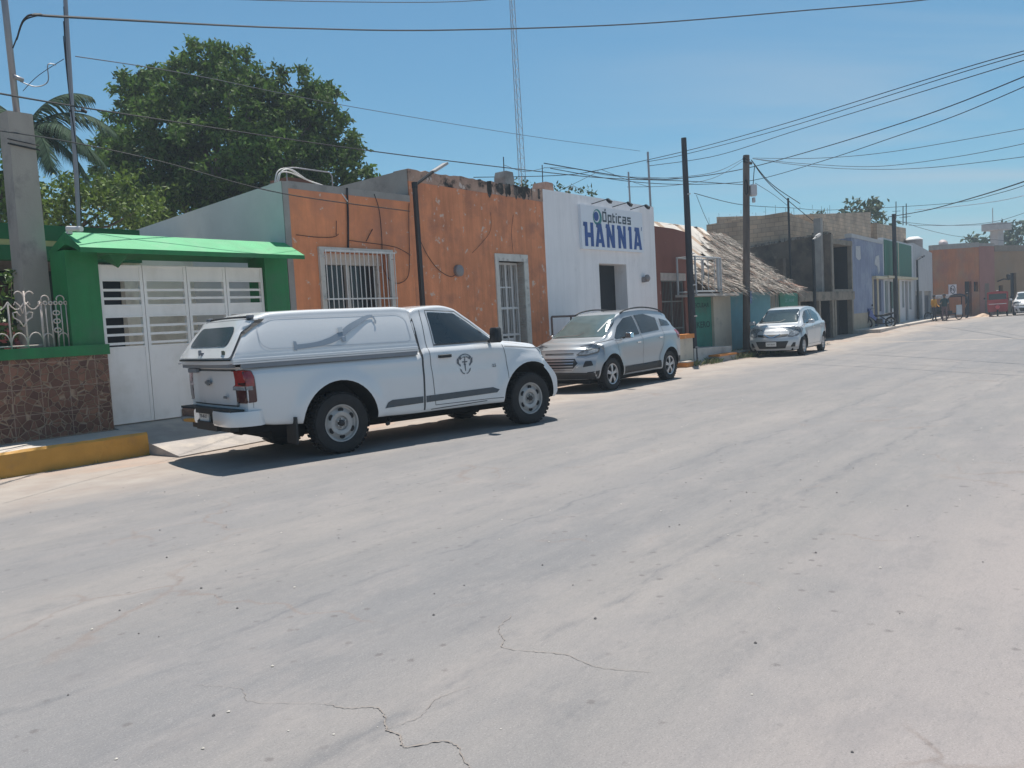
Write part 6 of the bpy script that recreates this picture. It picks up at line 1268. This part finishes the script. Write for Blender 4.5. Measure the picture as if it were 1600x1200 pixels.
m = MB(b); m.bar(fr(8.5, -.35, 6.1), fr(8.95, -.35, 6.1), .05); m.build('crossarm', BLK, t)
t, b, tp = pole('street_lamp', 'black street lamp before the pale corner building', 'street lamp', 16.6, -.15, .3, 4.05, .08, .06, BLK, frame=fr)
m = MB(b); m.bar(fr(16.6, -.15, 4.03), fr(18.2, -.2, 4.3), .045); m.bar(fr(18.0, -.2, 4.27), fr(18.9, -.2, 4.38), .07); m.build('lamp_head', BLK, t)
pole('thin_post', 'thin black post beside the motorcycle', 'post', 6.9, -.4, .28, 2.6, .045, .04, BLK, frame=fr)
for i, (px, py0, py1, Y) in enumerate(((1411, 322, 352, 58), (1416, 318, 352, 58), (1400, 315, 340, 58))):
    a = at(px, py1, Y); e = at(px, py0, Y); q = empty('roof_rod', a, 0, ('left of the two iron rods over the right block building', 'right-hand iron rod over the right block building', 'slender rod between the tan block buildings')[i], 'rod'); m = MB(a); m.bar(a, e, .03); m.bar(a.lerp(e, .4) - Vector((.25, 0, 0)), a.lerp(e, .4) + Vector((.3, 0, 0)), .015); m.build('rod', BLK, q)
# lattice radio mast far behind
b = Vector((2.0, 80, 0)); t = empty('radio_mast', b, 0, 'very tall lattice radio mast far behind the white shop', 'radio mast'); m = MB(b); leg = []
def mastp(k, z): w = .46 * (1 - z / 70); a = k * 2.0944 + .4; return Vector((2.05 - z * .004 + w * math.cos(a), 80 + w * math.sin(a), z))
for k in range(3): m.bar(mastp(k, 0), mastp(k, 33), .032, 5)
zz = 6
while zz < 32.5:
    for k in range(3): m.bar(mastp(k, zz), mastp((k + 1) % 3, zz), .015, 4); m.bar(mastp(k, zz), mastp((k + 1) % 3, zz + .9), .015, 4)
    zz += .9
m.build('lattice', mat('mast_grey', (.22, .25, .30), .6, metal=.2), t)
# concrete water tower and dish
b = at(1556, 398, 80); b.z = 0; t = empty('water_tower', b, R(28), 'far concrete water tower with a wide slab tank among dark trees', 'water tower'); m = MB(); m.box(-.9, 1.2, -.8, .8, 7.7, 8.35); m.box(-.2, .6, -.4, .4, 0, 7.7); m.bar((-.4, 0, 8.3), (-.4, 0, 9.8), .04); m.build('tank_slab', mat('tower_concrete', (.40, .38, .38), .9), t)
b = at(1474, 386, 61); t = empty('satellite_dish', b, R(28), 'pale satellite dish on the roof of the far orange house', 'satellite dish'); m = MB(); m.bar((0, 0, -.3), (0, 0, .25), .03); m.tube([(0, 0, .25), (-.08, -.10, .30)], .32, 14, r2=.08); m.build('dish', mat('dish_pale', (.60, .50, .48), .6), t)
m = MB(); 

# ================================================================== overhead cables
def cable(pts, lab, r=.012, mt=None, k=10, r2=None):
    P = [at(x, y, Y) for x, y, Y in pts]; b = P[0]; t = empty('overhead_cable', b, 0, lab, 'cable', 'overhead cables strung along the street'); m = MB(b); m.tube(cat_rom(P, k), r, 5, r2=r2); m.build('wire', mt or WIREM, t); return t
GW = mat('cable_grey', (.05, .06, .075), .7)
cable([(225, -6, 20), (480, 2, 24), (700, 3, 29), (835, -6, 32)], 'cable just grazing the top edge of the picture, left of the mast', .013)
cable([(26, 62, 10.2), (38, 30, 10), (62, 23, 10), (130, 28, 11.5), (460, 44, 22), (700, 47, 28), (1000, 37, 35), (1250, 17, 41), (1460, -2, 45), (1640, -30, 49)], 'thick twisted cable sagging right across the upper sky', .009, r2=.034)
cable([(20, 75, 10.2), (28, 55, 10.1), (38, 32, 10), (60, 24, 10)], 'short loop cable at the top of the steel pipe, left edge', .008)
cable([(-30, 141, 9), (180, 176, 12), (580, 236, 17), (860, 270, 21.5), (960, 279, 23.5), (1072, 283, 26), (1168, 289, 30)], 'thick cable running down from the left edge to the black pole', .011)
cable([(-20, 201, 9), (110, 222, 11.6), (250, 252, 12.5), (440, 302, 13.7), (640, 330, 15.8)], 'dark cable passing the concrete post and crossing the orange wall', .009)
cable([(118, 88, 9.8), (300, 117, 12), (545, 166, 16), (830, 213, 22), (1000, 236, 27)], 'faint high cable from the pipe mast toward the right', .006, GW)
cable([(100, 92, 9.8), (60, 118, 9.8), (36, 142, 9.9)], 'faint wire between the pipe mast and the steel pipe', .004, GW)
cable([(1640, 69, 16), (1500, 108, 18), (1230, 192, 24), (1075, 235, 26.5), (939, 265, 25), (873, 274, 24), (740, 277, 22)], 'upper of the two cables rising steeply to the right edge above the black pole', .010)
cable([(1640, 74, 16), (1500, 114, 18), (1230, 199, 24), (1075, 240, 26.5), (1010, 253, 26)], 'lower of the paired cables rising to the right edge above the black pole', .009)
cable([(1640, 82, 17), (1500, 125, 19), (1250, 202, 26), (1120, 243, 29), (1015, 259, 28)], 'third cable below the pair, rising to the right edge', .010)
cable([(1640, 103, 18), (1500, 160, 21), (1400, 195, 24), (1280, 232, 28), (1170, 262, 31), (1080, 277, 28), (1000, 279, 27), (850, 255, 24)], 'heavy cable sagging from the right edge past the brown pole', .014)
cable([(1640, 118, 18), (1500, 178, 21), (1400, 213, 24), (1290, 250, 28), (1180, 281, 31), (1085, 288, 28), (980, 283, 27), (860, 263, 24)], 'cable just below the heavy one, right of the brown pole', .011)
cable([(1640, 194, 22), (1400, 236, 26), (1280, 247, 29), (1176, 247, 31)], 'thin cable curving from the brown pole top to the right edge, highest of three', .009, GW)
cable([(1640, 216, 22), (1500, 244, 25), (1370, 260, 28), (1260, 256, 30), (1176, 248, 31)], 'thin sagging cable from the brown pole top, middle of three', .009, GW)
cable([(1640, 240, 22), (1450, 262, 26), (1330, 264, 29), (1240, 257, 30), (1176, 248, 31)], 'thin sagging cable from the brown pole top, lowest of three', .009, GW)
cable([(1640, 270, 24), (1540, 303, 32), (1450, 328, 42), (1388, 339, 49.5)], 'thick cable from the far black pole up to the right edge', .022)
cable([(1640, 276, 26), (1560, 302, 32), (1480, 318, 40), (1300, 328, 45), (1240, 325, 42), (1160, 320, 34), (1085, 302, 27)], 'long low cable from the black pole across to the right edge', .012)
for i, (a, lab) in enumerate((((1250, 318, 36), 'upper of the cables dropping right from the brown pole top'), ((1270, 345, 38), 'lower of the cables dropping right from the brown pole top'))): cable([(1174, 250, 31), (1205, 287 + 3 * i, 33), a], lab, .016)
cable([(1180, 286, 31), (1210, 305, 33), (1235, 325, 36)], 'thin cable from the meter box to the roof mast', .009, GW)
cable([(1160, 249, 31), (1120, 268, 29), (1060, 277, 27), (995, 279, 26)], 'upper service cable from the brown pole to the white shop roof', .009, GW)
cable([(1160, 252, 31), (1115, 278, 29), (1050, 290, 27), (980, 292, 26)], 'lower service cable from the brown pole to the white shop roof', .008, GW)
cable([(1088, 305, 27), (1098, 330, 27), (1108, 352, 28)], 'short drop cable from the black pole down to the block building', .008, GW)
cable([(850, 262, 24), (900, 264, 25), (960, 275, 26), (1072, 279, 27)], 'service cable from the brick stub to the black pole', .008, GW)
cable([(940, 265, 25), (985, 283, 25.5), (1015, 292, 26)], 'short sagging cable between the shop masts', .007, GW)
cable([(870, 300, 24), (905, 283, 24.5), (935, 268, 25)], 'thin cable climbing from the shop parapet weeds', .007, GW)
cable([(788, 258, 22), (820, 268, 23), (852, 262, 24)], 'short cable linking the two brick stubs', .007, GW)
cable([(1640, 296, 40), (1560, 314, 44), (1480, 324, 48), (1430, 328, 50)], 'pale shiny cable in the right sky over the corner house', .018, mat('shiny_wire', (.6, .62, .66), .3))
cable([(1395, 342, 50), (1460, 362, 54), (1520, 372, 58), (1640, 380, 60)], 'lower thin cable from the far black pole over the corner house', .014, GW)
cable([(1395, 345, 50), (1470, 352, 54), (1560, 350, 58), (1640, 342, 60)], 'upper thin cable from the far black pole over the corner house', .014, GW)
cable([(1640, 318, 45), (1560, 345, 50), (1490, 352, 54), (1420, 352, 56)], 'thin slack cable from the block building to the right edge', .013, GW)

# ================================================================== motorcycle, tricycle taxi, mototaxi, people
def ring(m, c, r, w, mi, ax): # wheel ring in plane spanned by ax (unit vector) and z
    c = Vector(c); ax = Vector(ax); m.tube([c + ax * r * math.cos(a) + Vector((0, 0, r * math.sin(a))) for a in [i / 20 * 6.2832 for i in range(21)]], w, 7, mi)
b = at(1373, 515, 42.3); b.z = .2; t = empty('motorcycle', b, R(4), 'blue and black motorcycle parked on the pavement before the blue building', 'motorcycle')
for x in (-.60, .62):
    m = MB(); ring(m, (x, 0, .29), .25, .045, 0, (1, 0, 0)); w_ = m.build('wheel', RUBBER, t, smooth=True); m = MB(); ring(m, (x, 0, .29), .19, .015, 0, (1, 0, 0)); m.lathe([(0, -.05), (.06, -.04), (.06, .04), (0, .05)], (x, 0, .29), 'y', 10)
    for k in range(6): m.bar((x, 0, .29), (x + .19 * math.cos(k * 1.047), 0, .29 + .19 * math.sin(k * 1.047)), .008, 4)
    m.build('rim', RIMS, w_)
m = MB(); m.bar((-.60, .06, .29), (-.42, .04, .92), .025); m.bar((-.60, -.06, .29), (-.42, -.04, .92), .025); m.bar((-.40, 0, .75), (.1, 0, .62), .03); m.bar((.1, 0, .62), (.62, 0, .29), .025); m.bar((-.38, 0, .72), (-.1, 0, .30), .03); m.tube([(-.1, -.1, .25), (.3, -.12, .24), (.8, -.13, .33)], .035, 6); rbox(m, (.0, 0, .38), (.17, .12, .13), .03); m.build('frame', BLK, t)
m = MB(); m.slab([(-.52, .66), (-.47, .92), (-.38, .94), (-.26, .68), (-.10, .5), (-.16, .40), (-.30, .52)], [], -.09, .09); rbox(m, (-.48, 0, .98), (.09, .10, .07), .03); m.slab([(-.85, .52), (-.62, .60), (-.42, .52), (-.62, .57)], [], -.06, .06); m.build('fairing', mat('blue_fairing', (.06, .10, .30), .3, coat=.5), t)
m = MB(); m.slab([(-.15, .68), (.2, .70), (.55, .78), (.78, .80), (.75, .72), (.4, .62), (-.1, .60)], [], -.12, .12); m.build('seat', BLK, t)
m = MB(); m.bar((-.42, -.34, 1.02), (-.46, 0, 1.0), .015); m.bar((-.42, .34, 1.02), (-.46, 0, 1.0), .015)
for s_ in (-1, 1): m.bar((-.45, s_ * .22, 1.02), (-.47, s_ * .30, 1.18), .008); rbox(m, (-.47, s_ * .31, 1.2), (.012, .06, .04), .01)
m.build('handlebar', PLAST, t)

SKIN = mat('brown_skin', (.22, .12, .08), .6); HAIR = mat('black_hair', (.012, .010, .010), .6)
def person(base, rz, label, shirt, trousers, pose=0, H=1.58, sleeves=True):
    k = H / 1.70; t = empty('person', base, rz, label, 'person')
    arm = {0: ((.22, .02, 1.12), (.24, .10, .86), (.24, .14, .78)), 1: ((.24, .10, 1.14), (.20, .34, 1.12), (.16, .42, 1.15)), 2: ((.22, -.02, 1.12), (.22, .16, .98), (.14, .26, 1.0))}[pose]
    J = [(0, 0, .93, .13), (0, 0, 1.10, .125), (0, 0, 1.30, .15), (0, 0, 1.42, .10), (0, .01, 1.50, .055), (0, .02, 1.58, .085), (0, .025, 1.66, .088), (0, .02, 1.71, .05)]; E = [(i, i + 1) for i in range(7)]
    for s_ in (-1, 1):
        o_ = len(J); J += [(s_ * .17, 0, 1.39, .062), (s_ * arm[0][0], arm[0][1], arm[0][2], .045), (s_ * arm[1][0], arm[1][1], arm[1][2], .033), (s_ * arm[2][0], arm[2][1], arm[2][2], .030)]; E += [(3, o_), (o_, o_ + 1), (o_ + 1, o_ + 2), (o_ + 2, o_ + 3)]
        o_ = len(J); J += [(s_ * .09, 0, .86, .095), (s_ * .11, .03 * s_, .47, .062), (s_ * .12, -.02 * s_, .09, .042), (s_ * .12, .12 - .02 * s_, .04, .035)]; E += [(0, o_), (o_, o_ + 1), (o_ + 1, o_ + 2), (o_ + 2, o_ + 3)]
        hi = o_ - 1
        for f in range(5):      # fingers and thumb
            h = J[hi]; J += [(h[0] + s_ * (f - 2) * .011, h[1] + (.05 if f == 4 else .02), h[2] - (.02 if f == 4 else .075 + .01 * (f in (1, 2))), .009)]; E += [(hi, len(J) - 1)]
    me = bpy.data.meshes.new('body'); me.from_pydata([(x * k, y * k, z * k) for x, y, z, r in J], E, []); o = bpy.data.objects.new('body', me); COL.objects.link(o)
    sk = o.modifiers.new('s', 'SKIN'); sv = me.skin_vertices[0].data
    for i, q in enumerate(J): sv[i].radius = (q[3] * k * (1.15 if i < 4 else 1), q[3] * k * (.8 if i < 4 else 1))
    sv[0].use_root = True; ss = o.modifiers.new('u', 'SUBSURF'); ss.levels = 2; ss.render_levels = 2
    dg = bpy.context.evaluated_depsgraph_get(); m2_ = bpy.data.meshes.new_from_object(o.evaluated_get(dg)); bpy.data.objects.remove(o); m2_.materials.clear()
    for q in (SKIN, shirt, trousers, BLK): m2_.materials.append(q)
    for p in m2_.polygons:
        z = p.center.z / k; x = abs(p.center.x / k); p.use_smooth = True; arm_ = x > .19 and z > .6
        p.material_index = 3 if z < .10 else 2 if z < .95 and not arm_ else 0 if z > 1.47 or (arm_ and (z < (1.0 if sleeves else 1.2) or p.center.y / k > .2)) else 1
    o = bpy.data.objects.new('body', m2_); COL.objects.link(o); o.parent = t
    m = MB(); m.lathe([(.0, 1.765), (.05, 1.755), (.088, 1.71), (.098, 1.65), (.094, 1.60)], (0, 0, 0), 'z', 14); h = m.build('hair', HAIR, t, smooth=True); h.scale = (k, k, k); return t
g0 = at(1460, 502.5, 51); g0.z = .2
person(g0, R(200), 'person in a yellow-orange top standing left of the tricycle taxi', mat('orange_shirt', (.62, .30, .035), .8, var=.15, vscale=9), mat('dark_trousers', (.035, .035, .05), .8), 2, 1.55)
g1 = at(1476, 501, 50.6); g1.z = .2
person(g1, R(150), 'person in dark teal top and pinkish trousers in front of the tricycle taxi', mat('teal_shirt', (.018, .055, .06), .8), mat('pink_trousers', (.14, .09, .10), .8), 1, 1.58)
g2 = at(1512, 499, 54); g2.z = .2
person(g2, R(60), 'person in black clothes by the tall doorway of the orange corner house', mat('black_shirt', (.015, .017, .022), .8), mat('black_trousers', (.014, .018, .03), .8), 0, 1.62)
b = at(1482, 501, 52); b.z = .2; t = empty('tricycle_taxi', b, R(25), 'tricycle taxi with a dark curved awning and a white front panel', 'tricycle')
m = MB()
for x, y in ((-.6, -.5), (.55, -.5), (-.6, .5), (.55, .5)): m.bar((x, y, .35), (x, y, 1.45), .03)
m.bar((-.6, -.5, .4), (.55, -.5, .4), .03); m.bar((-.6, .5, .4), (.55, .5, .4), .03); m.bar((-.6, -.5, .4), (-.6, .5, .4), .03); m.bar((.55, -.5, .4), (.55, .5, .4), .03); m.bar((.0, .5, .4), (.0, 1.5, .5), .03); m.bar((0, 1.2, .5), (0, 1.2, .95), .025); m.build('frame', BLK, t)
m = MB(); P = [(-.78, 1.36), (-.6, 1.52), (-.2, 1.60), (.3, 1.60), (.68, 1.52), (.72, 1.40), (.66, 1.46), (.3, 1.53), (-.2, 1.53), (-.56, 1.45)]; m.slab(P, [], -.62, .62); m.build('awning', mat('awning_navy', (.020, .026, .045), .7), t)
m = MB(); m.box(.0, .5, -.56, -.53, .32, .92); m.build('front_panel', mat('panel_greywhite', (.48, .50, .52), .6), t)
m = MB(); m.box(-.52, .5, .1, .45, .42, .58); m.box(-.52, .5, .42, .48, .58, 1.0); m.build('bench', BLK, t)
for x, y in ((-.66, -.25), (.62, -.25), (0, 1.45)):
    m = MB(); ring(m, (x, y, .28), .25, .03, 0, (0, 1, 0)); w_ = m.build('wheel', RUBBER, t, smooth=True); m = MB()
    for k in range(8): m.bar((x, y, .28), (x, y + .24 * math.cos(k * .785), .28 + .24 * math.sin(k * .785)), .006, 4)
    m.build('spokes', RIMS, w_)
b = at(1559, 495, 55); b.z = .2; t = empty('red_mototaxi', b, R(-31), 'red three-wheeled mototaxi with a dark windscreen beside the far white car', 'mototaxi')
RED = mat('red_bodywork', (.36, .020, .022), .35, var=.08, coat=.5)
m = MB(); m.slab([(-.55, .30), (.55, .30), (.60, .9), (.58, 1.0), (-.58, 1.0), (-.60, .9)], [], 0, 1.9); m.slab([(-.58, 1.0), (.58, 1.0), (.56, 1.10), (-.56, 1.10)], [], -.05, .4)
for x in (-.55, .55): m.box(x - .04, x + .04, 0, .06, 1.0, 1.5); m.box(x - .04, x + .04, 1.8, 1.9, .9, 1.5)
m.build('body', RED, t)
m = MB(); m.slab([(-.62, 1.48), (.62, 1.48), (.56, 1.60), (0, 1.64), (-.56, 1.60)], [], -.12, 1.95); m.build('roof', RED, t)
m = MB(); m.box(-.50, .50, .03, .05, 1.10, 1.47); m.build('windscreen', CARGLASS, t)
m = MB(); m.lathe([(0, -.06), (.12, -.05), (.13, .0), (.13, .05)], (0, -.05, .62), 'y', 14); m.build('headlight', mat('red_headlight', (.75, .12, .13), .3), t, smooth=40)
m = MB(); m.box(-.5, .5, -.02, 0, .80, .83); m.build('chrome_strip', CHROME, t)
m = MB(); rbox(m, (0, 0, 1.67), (.06, .05, .03), .01); m.build('roof_light', IRONW, t)
for x, y in ((0, -.25), (-.52, 1.55), (.52, 1.55)):
    m = MB(); ring(m, (x, y, .22), .17, .055, 0, (0, 1, 0)); m.build('wheel', RUBBER, t, smooth=True)
for s_ in (-1, 1): m = MB(); m.bar((s_ * .55, 0, 1.15), (s_ * .72, -.05, 1.2), .012); rbox(m, (s_ * .74, -.05, 1.2), (.05, .015, .06), .01); m.build('side_mirror', PLAST, t)
# sand heap
b = at(1536, 494, 56.5); b.z = .2; t = empty('sand_pile', b, R(28), 'low pale sand heap at the kerb left of the red mototaxi', 'sand pile'); m = MB(); g = random.Random(3); n_ = 20; vs = [(0, 0, .24)]
for j in range(1, 6):
    for i in range(n_): a = i / n_ * 6.2832; r = j / 5; vs.append((1.0 * r * math.cos(a), .5 * r * math.sin(a), .24 * (1 - r)**1.1 * g.uniform(.8, 1.15)))
m.add(vs, [(0, 1 + i, 1 + (i + 1) % n_) for i in range(n_)] + [(1 + (j - 1) * n_ + i, 1 + j * n_ + i, 1 + j * n_ + (i + 1) % n_, 1 + (j - 1) * n_ + (i + 1) % n_) for j in range(1, 5) for i in range(n_)]); m.build('heap', mat('pile_sand', (.52, .40, .30), .95, var=.15, vscale=6), t, smooth=True)
# ================================================================== air
hz = bpy.data.materials.new('haze_air'); hz.use_nodes = True; hz.node_tree.nodes.clear(); T5 = NT(hz)
pv = T5.n('ShaderNodeVolumePrincipled'); pv.inputs['Color'].default_value = (.72, .86, 1, 1); pv.inputs['Density'].default_value = .0016; pv.inputs['Anisotropy'].default_value = .2
T5.l(pv.outputs[0], T5.n('ShaderNodeOutputMaterial').inputs['Volume'])
MB().box(-420, 470, -420, 470, -1.2, 34).build('haze', hz, kind='stuff')
